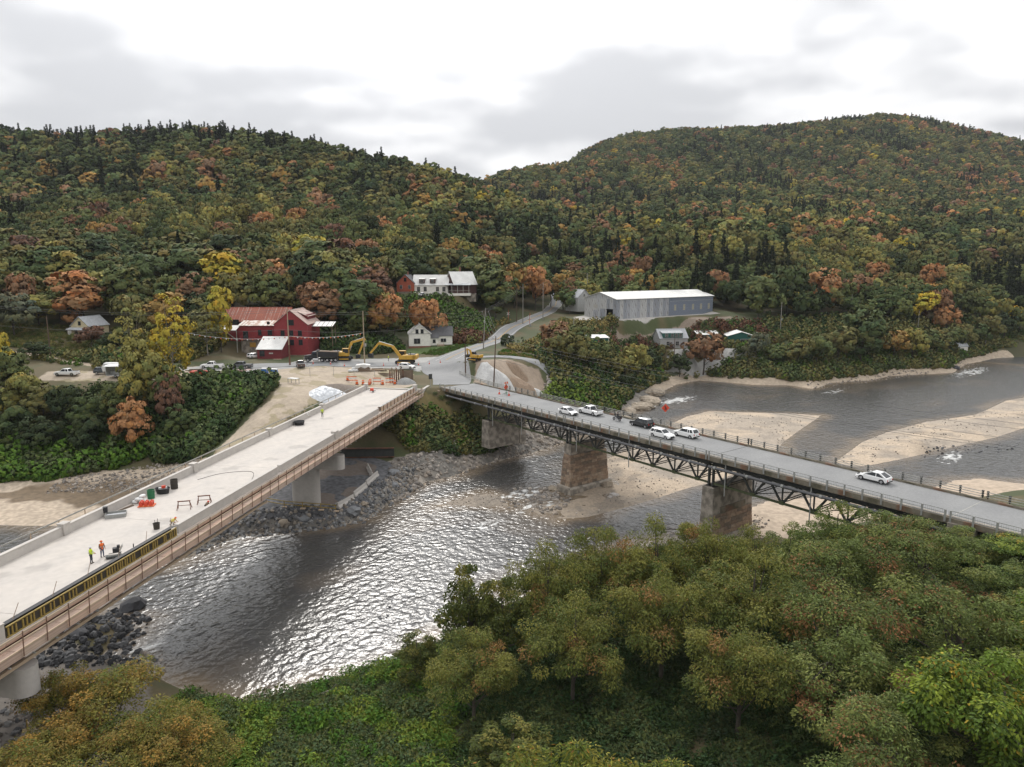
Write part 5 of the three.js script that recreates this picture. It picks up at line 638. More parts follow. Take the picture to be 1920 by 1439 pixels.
proto('mA', { ...MID, lobes: 6, seed: 21, R: 5.4, y0: 3, y1: 14, r0: 0.26 }); proto('mB', { ...MID, seed: 22, R: 4.6, y0: 2.4, y1: 15, r0: 0.24 }); proto('mC', { ...MID, lobes: 7, seed: 23, R: 6, y0: 2.6, y1: 12.5, r0: 0.28 }); proto('mD', { ...MID, seed: 24, R: 3.4, y0: 2, y1: 14, r0: 0.2, clumps: 60 }); proto('mSparse', { ...MID, seed: 25, R: 4.4, y0: 3.2, y1: 16, clumps: 60, per: 17, len: 0.7, wid: 0.5, bark: M.barkPale, limbs: 14 }); proto('shrub', { ...MID, seed: 26, R: 2.4, y0: 0.2, y1: 3.4, clumps: 34, per: 26, len: 0.5, wid: 0.42, cr: 0.8, limbs: 3, r0: 0.08 });
function conifer(seed, H, R, lev, per, wid) { const r = rng(seed), pos = [], col = []; const quad = (a, b, c, d, k) => { for (const v of [a, b, c, a, c, d]) { pos.push(v.x, v.y, v.z); col.push(k, k, k); } };
  for (let i = 0; i < lev; i++) { const t = i / lev, y = H * (0.1 + 0.88 * t), rad = R * Math.pow(1 - t, 0.85) * (0.75 + 0.5 * r()) + 0.25; for (let j = 0; j < per; j++) { const a = r() * 6.283, L = rad * (0.7 + 0.5 * r()), c = V(Math.cos(a), 0, Math.sin(a)), s = V(-c.z, 0, c.x), p = V(0, y + (r() - 0.5) * 0.8, 0), up = V(0, 0.25 - 0.3 * r(), 0).multiplyScalar(L), tip = p.clone().addScaledVector(c, L).add(up).add(V(0, -0.3, 0)), w = wid * (0.7 + 0.6 * r()); const m = p.clone().lerp(tip, 0.55).add(V(0, 0.1, 0)); quad(p, m.clone().addScaledVector(s, w), tip, m.clone().addScaledVector(s, -w), 0.7 + 0.6 * r()); quad(p, m.clone().add(V(0, w * 0.5, 0)), tip, m.clone().add(V(0, -w * 0.7, 0)), 0.7 + 0.6 * r()); } }
  const g = new THREE.BufferGeometry(); g.setAttribute('position', new THREE.Float32BufferAttribute(pos, 3)); g.setAttribute('color', new THREE.Float32BufferAttribute(col, 3)); return g; }
protos.pine = { crown: conifer(41, 18, 3.6, 40, 12, 0.5), trunk: rod(V(0, -1, 0), V(0, 17.5, 0), 0.25, 0.04, 6), H: 18, R: 3.6, bark: M.bark };
// leaf tints of the middle distance (linear base colours)
const TINT = { dark: [0.04, 0.055, 0.025], green: [0.07, 0.093, 0.036], mid: [0.1, 0.118, 0.044], olive: [0.138, 0.132, 0.05], yellowgreen: [0.21, 0.195, 0.06], yellow: [0.38, 0.3, 0.045], gold: [0.28, 0.18, 0.06], orange: [0.36, 0.185, 0.085], rust: [0.22, 0.125, 0.07], redbrown: [0.15, 0.085, 0.058], grey: [0.1, 0.11, 0.07], pine: [0.034, 0.045, 0.024] };
const leafMats = {}; const leafMat = t => leafMats[t] || (leafMats[t] = new THREE.MeshPhysicalMaterial({ vertexColors: true, roughness: 0.9, specularIntensity: 0.3, color: C(...TINT[t]) }));
const treeCache = {};
function tree(name, key, tint, x, zf, H, R, label, group, y) {
  const p = protos[key], id = key + tint; let o = treeCache[id];
  if (!o) { o = new THREE.Group(); part(o, 'trunk', p.trunk, p.bark); part(o, 'crown', p.crown, tint ? leafMat(tint) : M.leaf); treeCache[id] = o; }
  const t = o.clone(); t.name = numbered(name); const sy = H / p.H, sx = R / p.R; t.scale.set(sx, sy, sx); t.position.set(x, y ?? hAt(x, zf) - 0.1, -zf); t.rotation.y = HT[(Math.round(x * 13 + zf * 7) & 65535)] * 6.283; scene.add(t); return tag(t, label, name.includes('shrub') ? 'shrub' : 'tree', group);
}
// foreground trees on the near bank: [x, zf, top y, radius, kind, label]
const fgTop = (x, zf, top, R, key, label, group) => { const y = hAt(x, zf) - 0.2; return tree('riverside_tree', key, '', x, zf, Math.max(3, top - y), R, label, group, y); };
const GO = 'olive trees on the near bank', GR = 'mixed green trees on the near bank';
const LO = 'olive green tree with rusty leaf tips in the foreground mass', LG = 'green leaved tree in the foreground mass on the near bank';
for (const [x, z, t, R, k, l, g] of [
  [-9.6, 66.5, 8.8, 2.6, 'fgDark', 'small dark green tree at the left tip of the foreground trees'], [-4.2, 67, 16.6, 3.4, 'fgDark', 'tall dark green tree standing against the bright water'], [-1, 66, 15.5, 3.2, 'fgDark', 'dark glossy leaved tree behind the olive foreground trees'],
  [3.5, 69, 17, 4.6, 'fgOlive', LO, GO], [9.5, 71, 17.6, 5, 'fgOlive2', LO, GO], [16, 73, 17.8, 5, 'fgOlive', LO, GO], [22.5, 75, 17.2, 4.8, 'fgOlive2', LO, GO], [28, 77, 15.4, 4.2, 'fgOlive', LO, GO],
  [33, 80, 14.8, 4.4, 'fgGreen', LG, GR], [39.5, 82, 17.4, 5, 'fgGreen', 'bright green tree beneath the second truss pier'], [46, 80, 16.6, 5.2, 'fgRust', LG, GR], [52, 77, 15.8, 5.2, 'fgGreen', LG, GR], [57.5, 73, 15.8, 5, 'fgYelGr', 'yellow green tree under the right end of the truss bridge'], [63, 68, 17.2, 5.2, 'fgGreen', LG, GR], [68, 64, 19, 5.4, 'fgDark', 'dark green tree at the right edge below the road'],
  [-3.4, 58, 12.8, 4.2, 'fgOlive2', LO, GO], [5.5, 60, 15.8, 4.8, 'fgOlive', LO, GO], [14, 62, 17.2, 5.2, 'fgOlive2', LO, GO], [23, 63, 18, 5.8, 'fgOlive', LO, GO], [32, 66, 19.0, 6.2, 'fgRust', 'large green tree flecked with rusty red leaves'], [41, 67, 19.4, 6.2, 'fgRust', 'broad tree with scattered red leaves right of the rusty one'], [50, 63, 17.8, 5.8, 'fgGreen', LG, GR], [58, 60, 20, 6, 'fgYelGr', 'yellow spotted green tree at the right edge'],
  [0, 50, 10, 3.4, 'fgDark', 'dark leaved tree behind the yellow green sumac'], [18.5, 53, 16.5, 4.6, 'fgOlive2', LO, GO], [26, 52, 19, 6.2, 'fgRust', LG, GR], [35, 52, 20.5, 6.2, 'fgRust', 'grey green tree with pinkish tips at lower right'], [44, 51, 20.5, 6, 'fgYelGr', 'leafy tree with yellow leaves at lower right'],
  [-2.5, 39, 12.5, 3.8, 'fgSumac', 'yellow green sumac at the bottom centre, left clump'], [4.2, 38, 15.8, 4.4, 'fgSumac', 'tallest yellow green sumac at the bottom centre'], [9.6, 37, 15.5, 3.8, 'fgSumac', 'yellow green sumac at the bottom centre, right clump'], [24, 41, 18.5, 5, 'fgRust', LG, GR], [31, 41, 21, 5.8, 'fgYelGr', 'bright green tree with broad leaves in the bottom right corner'], [38, 41, 21.5, 5.6, 'fgYelGr', LG, GR],
  [-8.5, 34.5, 9.6, 3.4, 'fgSumac', 'orange tinged sumac at the bottom edge'],
  [-38.5, 56.5, 10.6, 3.8, 'fgAmber', 'amber tree touching the near pier'], [-33.5, 53.5, 11.8, 5.6, 'fgAmber', 'round amber and olive tree at the bottom left by the pier'], [-27.5, 51, 10.8, 4.8, 'fgAmber', 'amber tree beside the round bottom left tree'], [-36.5, 47, 10.8, 4.6, 'fgAmber', 'amber tree cut by the bottom edge at the left'], [-31, 44, 10, 4.4, 'fgGreen', 'green tree below the amber trees'],
]) fgTop(x, z, t, R, k, l, g);
// middle distance: [x, zf, height, radius, kind, tint, label, group]
const G1 = 'trees on the bank left of the new bridge', G2 = 'trees on the right river bank', G3 = 'trees round the village';
const mid = (a, g) => { const [x, zf, H, R, k, t, label, grp] = a; tree(k === 'pine' ? 'pine_tree' : k === 'shrub' ? 'shrub' : 'broadleaf_tree', k, t, x, zf, H, R, label, grp || g); };
[[-89, 166, 22, 4.8, 'nSparse', 'yellowgreen', 'tall thin yellow green tree, left stem of the pair by the lot'], [-80.5, 167, 22.5, 5, 'nSparse', 'yellow', 'tall thin yellowing tree, right stem of the pair by the lot'], [-84.5, 161, 19, 5.8, 'nA', 'yellowgreen', 'full olive tree at the foot of the tall yellow pair'], [-78, 160, 13, 4.4, 'nA', 'mid', 'green tree right of the tall yellow pair'], [-82.5, 150.5, 13, 4.4, 'nA', 'orange', 'bright orange tree on the left bank'], [-73, 152.5, 9, 3.6, 'nA', 'green', 'dark green tree between the orange tree and the vine mound'], [-76.5, 156, 14, 3, 'nA', 'redbrown', 'dark red leaved tree beside the vine mound'],
 [-127, 172, 17, 3.6, 'nA', 'yellow', 'yellow tree at the left edge of the picture'], [-122, 168, 14, 5, 'nA', 'mid', 'green tree under the yellow one at the left edge'], [-116, 165, 10, 4.6, 'nC', 'yellowgreen', 'light green tree in front of the white pickup'], [-109, 162, 10, 4.6, 'nA', 'olive', 'olive tree below the parked white pickup'], [-102, 160, 11, 4.6, 'nC', 'dark', 'dark tree in front of the box trailer'], [-96, 157, 11, 4.4, 'nA', 'green', 'green tree left of the orange tree'], [-113, 155, 9, 4.6, 'nC', 'green', 'low green tree on the left bank above the creepers'], [-104, 152, 9, 4.6, 'nA', 'dark', 'dark rounded tree above the creeper bank'], [-93, 151, 8.5, 3.8, 'nC', 'dark', 'dark tree just left of the orange tree foot'], [-120, 150, 11, 5.2, 'nA', 'dark', 'tall dark tree near the left edge'], [-90, 159, 12, 4, 'nA', 'mid', 'green tree behind the orange tree'], [-128, 158, 12, 5, 'nA', 'olive', 'olive tree at the left edge of the bank']].forEach(a => mid(a, G1));
[[-89.5, 217, 19, 3.3, 'mD', 'yellow', 'bright yellow tree left of the red mill'], [-95, 219, 15, 4.6, 'mSparse', 'olive', 'thin olive tree beside the bright yellow one'], [-91.5, 212, 13, 4.6, 'mSparse', 'olive', 'sparse olive tree before the mill porch'], [-72.5, 262, 24, 8.4, 'mA', 'dark', 'large dark green tree right behind the mill'], [-63, 258, 20, 6, 'mB', 'mid', 'tall green tree behind the mill side roof'], [-58, 249, 13, 5.4, 'mA', 'olive', 'olive tree between mill and white house'], [-49.5, 251, 16, 6.4, 'mC', 'yellowgreen', 'broad yellow green tree left of the white house'], [-42, 252, 12.5, 4.8, 'mA', 'olive', 'olive tree touching the white house'], [-53, 243, 8, 4, 'mC', 'mid', 'low green tree behind the excavators'], [-110, 226, 17, 7, 'mA', 'gold', 'golden brown tree right of the cream cottage'], [-119, 224, 15, 6, 'mC', 'olive', 'olive tree behind the cream cottage porch'], [-101, 232, 16, 6, 'mA', 'dark', 'dark tree between cottage and yellow tree'], [-156, 222, 14, 7, 'mC', 'grey', 'grey green willow at the left edge'], [-164, 214, 11, 5, 'mC', 'dark', 'dark tree left of the lawn'], [-128, 215, 7, 4, 'mC', 'redbrown', 'reddish shrubby tree in front of the cottage'], [-117, 208, 7, 4, 'mC', 'dark', 'dark low tree beside the dirt track'], [-134, 198, 5, 3.6, 'mC', 'dark', 'round dark bush tree by the dirt track'], [-12, 334, 24, 8.5, 'mA', 'olive', 'large olive brown tree above the hillside house'], [1, 336, 23, 8, 'mA', 'gold', 'tall golden brown tree above the road'], [11, 339, 21, 7.4, 'mC', 'orange', 'broad orange tree above the road bend'], [25, 346, 18, 5.4, 'mB', 'gold', 'yellow orange tree left of the grey barn'], [19, 352, 17, 6, 'mA', 'green', 'green tree behind the yellow orange one'], [-24, 330, 21, 8, 'mC', 'dark', 'dark tree behind the hillside house'], [-38, 328, 20, 7, 'mA', 'green', 'green tree behind the red house'], [-2, 246, 3.6, 2.4, 'shrub', 'dark', 'round dark shrub on the lawn beside the road'], [27, 333, 16, 3, 'mSparse', 'rust', 'thin pale stemmed tree beside the grey barn']].forEach(a => mid(a, G3));
[[15, 219, 12, 4.6, 'mA', 'olive', 'olive tree nearest the side road end'], [21, 224, 12, 5, 'mC', 'olive', 'broad olive tree beyond the gravel piles'], [27, 232, 13, 5, 'mA', 'mid', 'green tree above the rocky river corner'], [14, 232, 12, 4.6, 'mB', 'rust', 'rusty tree between road and green shed'], [22, 241, 12, 5, 'mC', 'mid', 'green tree in front of the green shed'], [33, 241, 11, 4.6, 'mA', 'olive', 'olive tree right of the green shed'], [40, 249, 12, 5, 'mA', 'yellowgreen', 'yellow green tree below the warehouse'], [46, 257, 13, 5, 'mC', 'yellowgreen', 'yellow topped tree left of the workshop'], [39, 236, 7, 3.6, 'mC', 'dark', 'dark low tree on the rocks'], [53, 266, 11, 4.8, 'mA', 'dark', 'dark tree at the water left of the rusty tree'], [76.5, 281, 18.5, 7.6, 'mA', 'rust', 'big rusty brown tree on the right bank'], [66, 276, 9, 4, 'mC', 'dark', 'dark leaved tree left of the rusty brown one'], [98, 283, 12, 4.6, 'mC', 'grey', 'grey green rounded tree before the green barn'], [106, 281, 9, 4.6, 'mA', 'mid', 'green tree right of the grey green one'], [114, 280, 12, 5.4, 'mC', 'olive', 'olive tree left of the tall dark bank tree'], [123, 284, 14, 6, 'mA', 'mid', 'green bank tree with sunken gap beside it'], [133, 288, 17, 7, 'mA', 'olive', 'olive bank tree under the bright orange one'], [146, 294, 22, 8, 'mB', 'green', 'tallest dark green tree on the right bank'], [153, 299, 18, 6.4, 'mC', 'olive', 'olive tree right of the tallest bank tree'], [164, 303, 14, 6, 'mA', 'gold', 'golden topped bank tree on the right'], [174, 306, 14, 5.6, 'mC', 'yellowgreen', 'yellow green bank tree near the white cabin'], [184, 312, 13, 5.6, 'mA', 'mid', 'green bank tree before the white cabin'], [194, 322, 13, 5.6, 'mC', 'olive', 'olive bank tree below the last pole'], [205, 331, 14, 6, 'mA', 'mid', 'green bank tree at the far right'], [218, 342, 14, 6, 'mC', 'olive', 'olive bank tree at the far right bend'], [230, 350, 14, 6, 'mA', 'green', 'green tree on the right bank before the last bend'], [243, 360, 15, 6.4, 'mC', 'olive', 'olive tree at the right edge of the far bank'], [256, 368, 16, 6.4, 'mA', 'dark', 'dark tree at the right edge of the far bank'], [270, 377, 16, 6.4, 'mC', 'mid', 'green tree beyond the right edge of the far bank'], [151, 346, 22, 7, 'mB', 'orange', 'brilliant orange tree on the right'], [133, 345, 24, 9.5, 'mC', 'green', 'huge green tree left of the brilliant orange one'], [142, 347, 21, 6.5, 'mA', 'dark', 'dark tree pressed against the brilliant orange one'], [216, 352, 18, 6.2, 'mA', 'orange', 'orange tree at the far right above the cabin'], [169, 352, 22, 7, 'mA', 'rust', 'brown orange tree right of the brilliant orange one']].forEach(a => mid(a, G2));
// hillside woods: every tree has a place on the ground; the nearest ones are trees of their own, the rest one canopy
const roadDist = (x, z) => { let d = 1e9; for (let i = 1; i < ROAD.length; i++) { const [ax, az] = ROAD[i - 1], [bx, bz] = ROAD[i], t = cl(((x - ax) * (bx - ax) + (z - az) * (bz - az)) / ((bx - ax) ** 2 + (bz - az) ** 2)); d = Math.min(d, Math.hypot(x - ax - (bx - ax) * t, z - az - (bz - az) * t)); } return d; };
{ const clear = [[[-125, 168], [-125, 190], [-95, 208], [-95, 240], [-55, 240], [-20, 256], [8, 300], [22, 322], [30, 334], [110, 340], [112, 300], [60, 270], [20, 205], [10, 170], [-60, 160]], [[-175, 195], [-175, 232], [-122, 236], [-122, 195]], [[-54, 258], [-54, 308], [-12, 312], [-2, 290], [-10, 258]], [[-101, 278], [-101, 292], [-86, 292], [-86, 278]], [[52, 270], [52, 292], [112, 300], [112, 280]], [[205, 326], [222, 326], [222, 342], [205, 342]]];
  const r = rng(99), list = [];
  for (let z = 205; z < 1750; ) { const s = z < 420 ? 9.2 : z < 800 ? 9.4 : 9.8; const w0 = -z * 0.84 - 50, w1 = z * 0.86 + 60;
    for (let x = w0; x < w1; x += s) { const px = x + (r() - 0.5) * s * 0.9, pz = z + (r() - 0.5) * s * 0.9;
      if (pz < 700 && px > -175 && px < 250) { if (clear.some(c => inPoly(c, px, pz)) || roadDist(px, pz) < 7.5) continue; }
      if (pz < 440 && px > 0) { const d = sdPoly(RIVER, px, pz); if (d < 24) continue; if (pz < 300 && px < 60) continue; }
      if (pz < 244 && px > -130) continue; if (pz < 430 && px > 100 && px < 250 && pz < 318 + (px - 100) * 0.2) continue;
      list.push([px, pz, r(), r(), r(), r()]); }
    z += s; }
  const col = (x, z, a, b) => { // species grow in patches
    const n = fbm(x * 0.012 + 4, z * 0.012 + 9, 3), m = fbm(x * 0.03 + 40, z * 0.022, 2), w = 0.5; a = cl(a * 0.72 + (1 - fbm(x * 0.02 + 70, z * 0.016 + 5, 3)) * 0.75 - 0.24, 0, 0.999);
    if ((n > 0.60 && a < 0.35) || (z > 620 && z < 790 && x < -40 && a < 0.4)) return 'pine'; if (b < 0.035 + (m > 0.61 ? 0.26 : 0)) return a < 0.35 ? 'orange' : a < 0.6 ? 'rust' : a < 0.66 ? 'redbrown' : 'gold'; if (a < 0.22) return b > 0.93 ? 'yellow' : 'yellowgreen'; if (a < 0.42) return 'olive'; if (a < 0.62) return 'mid'; if (a < 0.79) return 'green'; return a < 0.95 ? 'dark' : 'pine'; };
  list.sort((p, q) => p[1] - q[1]); let solos = 0;
  const regions = [[-1e9, -120, 'on the wooded slope above the cream cottage'], [-120, -55, 'on the wooded slope behind the red mill'], [-55, 20, 'on the wooded slope behind the hillside houses'], [20, 112, 'in the wood behind the warehouse'], [112, 1e9, 'in the wood behind the right bank road']];
  const names = { pine: 'dark conifer', orange: 'orange autumn tree', rust: 'rusty brown tree', redbrown: 'dark reddish tree', gold: 'golden autumn tree', yellow: 'yellow tree', yellowgreen: 'yellow green tree', olive: 'olive green tree', mid: 'green tree', green: 'deep green tree', dark: 'very dark green tree' };
  const farA = crownGeo({ soft: true, vary: 0.2, lobes: 5, seed: 61, R: 5, y0: 2, y1: 14.5, clumps: 34, per: 16, len: 1.3, wid: 1.2, cr: 1.7, quad: true, pal: P_ONE, droop: 0.05, fill: 0.34 }).g, farB = crownGeo({ soft: true, vary: 0.2, seed: 62, R: 4.6, y0: 2, y1: 15.5, clumps: 34, per: 16, len: 1.3, wid: 1.2, cr: 1.6, quad: true, pal: P_ONE, droop: 0.05, fill: 0.34 }).g, farC = crownGeo({ soft: true, vary: 0.2, lobes: 4, seed: 63, R: 5.4, y0: 2, y1: 12.5, clumps: 34, per: 16, len: 1.3, wid: 1.2, cr: 1.7, quad: true, pal: P_ONE, droop: 0.05, fill: 0.34 }).g, farP = conifer(64, 18, 3.4, 16, 8, 0.9);
  const midA = protos.mA.crown, midB = protos.mC.crown;
  const bins = { farA: [], farB: [], farC: [], farP: [], midA: [], midB: [] };
  for (const [x, z, a, b, c, d] of list) {
    const t = col(x, z, a, b), pine = t === 'pine', crest = z > 600 && z < 800 && x < -40, H = pine ? 17 + 8 * c : 11.5 + 8 * c, R = pine ? 3.2 + 1.2 * d : 4.9 + 2.6 * d, y = hAt(x, z);
    const inView = Math.abs(x) < z * 0.74 + 6;
    if (solos < 185 && inView && z < 345) { solos++; const reg = regions.find(q => x >= q[0] && x < q[1])[2], nm = names[t]; tree(pine ? 'pine_tree' : 'broadleaf_tree', pine ? 'pine' : ['mA', 'mB', 'mC', 'mD'][Math.floor(c * 3.99)], t, x, z, H, R, nm + ' ' + reg, nm + 's ' + reg, y - 0.3); continue; }
    const key = pine ? 'farP' : z < 470 ? (d < 0.5 ? 'midA' : 'midB') : ['farA', 'farB', 'farC'][Math.floor(d * 2.99)]; bins[key].push([x, y - 0.5, z, R, H, t, c]);
  }
  const geos = { farA: [farA, 14.5, 5], farB: [farB, 15.5, 4.6], farC: [farC, 12.5, 5.4], farP: [farP, 18, 3.4], midA: [midA, 14, 5.4], midB: [midB, 12.5, 6] };
  const D = new THREE.Object3D(), cc = new THREE.Color(), mat = new THREE.MeshPhysicalMaterial({ vertexColors: true, roughness: 0.95, specularIntensity: 0.25 });
  for (const k in bins) { const L = bins[k], [g, h, rr] = geos[k], im = new THREE.InstancedMesh(g, mat, L.length); L.forEach(([x, y, z, R, H, t, c], i) => { D.position.set(x, y, -z); D.rotation.y = c * 40; D.scale.set(R / rr, H / h, R / rr); D.updateMatrix(); im.setMatrixAt(i, D.matrix); const q = TINT[t], v = 0.75 + 0.6 * HT[(i * 17) & 65535]; cc.setRGB(q[0] * v, q[1] * v, q[2] * v); im.setColorAt(i, cc); });
    im.name = numbered('forest'); im.userData.kind = 'stuff'; im.userData.label = k === 'farP' ? 'distant conifers scattered through the hill forest' : 'mixed autumn forest covering the hills'; im.castShadow = im.receiveShadow = true; scene.add(im); }
}
// creepers, knotweed and rank growth: masses nobody could count
{ const leafy = crownGeo({ soft: true, vary: 0.5, seed: 71, R: 0.9, y0: 0, y1: 1.3, clumps: 9, per: 12, len: 0.34, wid: 0.26, cr: 0.45, quad: true, pal: P_ONE, droop: 0.2, fill: 0.4 }).g, fine = crownGeo({ seed: 72, R: 0.8, y0: 0, y1: 0.9, clumps: 10, per: 26, len: 0.26, wid: 0.13, cr: 0.4, pal: P_ONE, droop: 0.15 }).g, mat = new THREE.MeshPhysicalMaterial({ vertexColors: true, roughness: 0.9, specularIntensity: 0.3 });
  const D = new THREE.Object3D(), cc = new THREE.Color();
  const cover = (poly, step, s0, s1, tints, label, geo, seed, cond) => { const r = rng(seed), P = []; let a = 1e9, b = -1e9, q = 1e9, w = -1e9; for (const [x, y] of poly) { a = Math.min(a, x); b = Math.max(b, x); q = Math.min(q, y); w = Math.max(w, y); }
    for (let z = q; z < w; z += step) for (let x = a; x < b; x += step) { const px = x + (r() - 0.5) * step * 1.4, pz = z + (r() - 0.5) * step * 1.4; if (inPoly(poly, px, pz) && (!cond || cond(px, pz))) P.push([px, pz, s0 + (s1 - s0) * r() * (0.5 + fbm(px * 0.2, pz * 0.2, 2)), r(), r()]); }
    const im = new THREE.InstancedMesh(geo, mat, P.length); P.forEach(([x, z, s, u, v], i) => { D.position.set(x, hAt(x, z) - 0.15, -z); D.rotation.set(0, u * 6.28, 0); D.scale.set(s, s * (0.8 + 0.5 * v), s); D.updateMatrix(); im.setMatrixAt(i, D.matrix); const n = vn(x * 0.3, z * 0.3), t = TINT[tints[Math.min(tints.length - 1, Math.floor((n * 0.7 + u * 0.3) * tints.length))]], k = 0.75 + 0.5 * v; cc.setRGB(t[0] * k, t[1] * k, t[2] * k); im.setColorAt(i, cc); });
    im.name = numbered('undergrowth'); im.userData.kind = 'stuff'; im.userData.label = label; im.castShadow = im.receiveShadow = true; scene.add(im); };
  TINT.vine = [0.034, 0.058, 0.02]; TINT.grass = [0.085, 0.105, 0.03]; TINT.lush = [0.062, 0.12, 0.018]; TINT.lime = [0.12, 0.17, 0.03]; TINT.straw = [0.2, 0.16, 0.06]; TINT.moor = [0.11, 0.055, 0.035];
  cover([[-84, 174], [-64, 175.5], [-58, 172], [-57.5, 160], [-61, 150], [-64, 141], [-76, 147], [-84, 158]], 0.8, 1.0, 2.0, ['vine', 'vine', 'green', 'lush'], 'dark vine covered mound beside the dirt ramp', leafy, 1);
  cover([[-170, 133], [-120, 138], [-95, 139.5], [-84, 145], [-74, 152], [-80, 158], [-170, 156]], 0.95, 1.0, 1.9, ['lush', 'green', 'lush', 'lime'], 'bright knotweed bank above the gravel bar', leafy, 2);
  cover([[-130, 156], [-84, 158], [-84, 174], [-130, 172]], 1.5, 0.8, 1.5, ['vine', 'green', 'olive'], 'rank growth under the left bank trees', leafy, 3);
  cover([[-54, 262], [-46, 291], [-18, 292], [-6, 283], [-9, 268], [-20, 262]], 1.1, 1.1, 2.0, ['vine', 'green', 'lush', 'green'], 'creeper slope below the hillside houses', leafy, 4);
  cover([[-30, 257], [-12, 252], [-9, 262], [-20, 266], [-34, 262]], 1.0, 1.2, 2.0, ['moor', 'moor', 'olive', 'redbrown'], 'reddish brown thicket behind the white house', leafy, 5);
  cover([[-96, 240], [-96, 256], [-50, 258], [-48, 246], [-60, 238]], 1.2, 1.4, 2.4, ['vine', 'green', 'vine'], 'creeper hedge behind the mill roof', leafy, 6);
  cover([[-62, 226], [-44, 226], [-36, 236], [-40, 248], [-62, 246]], 1.3, 1.0, 1.8, ['green', 'vine', 'lush'], 'green brambles between mill and white house', leafy, 7);
  cover([[8, 214], [14, 206], [24, 202], [34, 215], [42, 240], [60, 270], [52, 276], [30, 262], [14, 250], [8, 232]], 1.2, 1.0, 2.0, ['green', 'olive', 'vine', 'lush'], 'rank growth on the bank behind the truss bridge', leafy, 8);
  cover([[6, 186], [16, 190], [26, 202], [34, 214], [24, 216], [12, 206]], 0.8, 0.8, 1.7, ['lush', 'green', 'lime', 'vine'], 'bright green thicket beside the truss bridge', leafy, 9);
  cover([[246, 357], [300, 378], [330, 392], [330, 402], [250, 376], [62, 272], [75, 280.5], [87, 274], [105, 270], [112, 264], [125, 275], [142, 281], [158, 294], [186, 301], [208, 327], [245, 356], [235, 366], [200, 340], [150, 312], [110, 292], [75, 292]], 1.3, 1.0, 1.9, ['lush', 'green', 'olive', 'lime'], 'lush growth along the right bank', leafy, 10);
  cover([[10, 262], [24, 272], [60, 297], [104, 320], [116, 318], [112, 300], [70, 292], [40, 268], [16, 254]], 1.3, 0.9, 1.8, ['olive', 'moor', 'green', 'lush'], 'scrub on the slope under the warehouse', leafy, 11);
  cover([[112, 300], [112, 322], [190, 345], [250, 385], [250, 360], [180, 318]], 1.7, 1.2, 2.4, ['green', 'olive', 'vine'], 'scrub below the right hand wood', leafy, 12);
  cover([[-34, 68], [-26, 64.8], [-13, 72], [-8, 76], [-5, 62], [-5, 28], [-30, 28]], 0.85, 0.7, 1.4, ['lush', 'lime', 'green', 'lush'], 'bright green growth on the near river bank', fine, 13);
  cover([[-8, 76], [-4, 80], [6, 92], [20, 105], [40, 100], [70, 95], [60, 30], [-5, 28], [-5, 62]], 1.0, 0.7, 1.4, ['vine', 'green', 'vine', 'dark'], 'undergrowth tinted dark for the shade beneath the foreground trees', fine, 19);  // dark tints paint in the shade of the hollow under the trees
  cover([[-30, 173], [-16, 171], [-4, 166], [2, 172], [-2, 180], [-12, 178]], 1.0, 0.6, 1.3, ['straw', 'olive', 'green', 'vine'], 'weeds on the embankment between the bridges', fine, 14, (x, z) => z < 172);
  cover([[-30, 160], [-22, 152], [-12, 156], [-4, 163], [2, 170], [-6, 172], [-20, 168]], 0.9, 0.7, 1.6, ['vine', 'green', 'olive', 'lush'], 'dark scrub beneath the bridge ends', leafy, 15);
  cover([[-165, 196], [-140, 200], [-122, 192], [-104, 187], [-95, 191], [-100, 200], [-120, 206], [-165, 203]], 1.2, 0.6, 1.4, ['green', 'olive', 'lush'], 'rough grass and brush along the dirt track', leafy, 16, (x, z) => !inPoly(Z_TRACK, x, z));
  cover([[-60, 200], [-44, 202], [-40, 206], [-44, 209], [-60, 207]], 1.0, 0.3, 0.7, ['olive', 'green'], 'weeds at the foot of the pole', fine, 17, (x, z) => z > 198 && z < 200.8);
  cover([[-2, 238], [6, 250], [10, 262], [14, 280], [20, 298], [30, 294], [44, 296], [40, 282], [22, 266], [12, 246], [2, 226]], 1.0, 0.7, 1.5, ['grass', 'olive', 'straw', 'green', 'moor'], 'scrubby slope between the hill road and the warehouse', leafy, 21, (x, z) => roadDist(x, z) > 5.5);
  cover([[-175, 212], [-175, 236], [-146, 238], [-132, 238], [-124, 226], [-122, 206], [-140, 210]], 1.1, 0.5, 1.2, ['grass', 'olive', 'grass', 'straw'], 'rough grass round the cream cottage', fine, 22, (x, z) => Math.hypot(x + 139, z - 232) > 7);
  cover([[-122, 200], [-100, 194], [-92, 204], [-92, 240], [-122, 236]], 1.2, 1.0, 1.9, ['vine', 'olive', 'green'], 'brush left of the mill', leafy, 23);
  cover([[-22, 258], [-14, 246], [-18, 232], [-24, 226], [-30, 232], [-24, 246]], 0.9, 0.3, 0.8, ['grass', 'lush', 'grass'], 'lawn grass between the white house and the road', fine, 24, (x, z) => roadDist(x, z) > 5.2 && Math.hypot(x + 28, z - 250) > 8);
  cover([[-4, 214], [-3, 230], [4, 244], [15, 248], [14, 232], [8, 215]], 0.9, 0.3, 0.9, ['grass', 'lush', 'straw'], 'grass on the island beside the side road', fine, 25, (x, z) => roadDist(x, z) > 5.5);
  cover([[-8, 248], [2, 272], [6, 296], [-2, 300], [-8, 284], [-14, 262]], 1.0, 0.6, 1.4, ['olive', 'straw', 'green', 'moor'], 'verge growth on the left of the hill road', leafy, 26, (x, z) => roadDist(x, z) > 4.6);
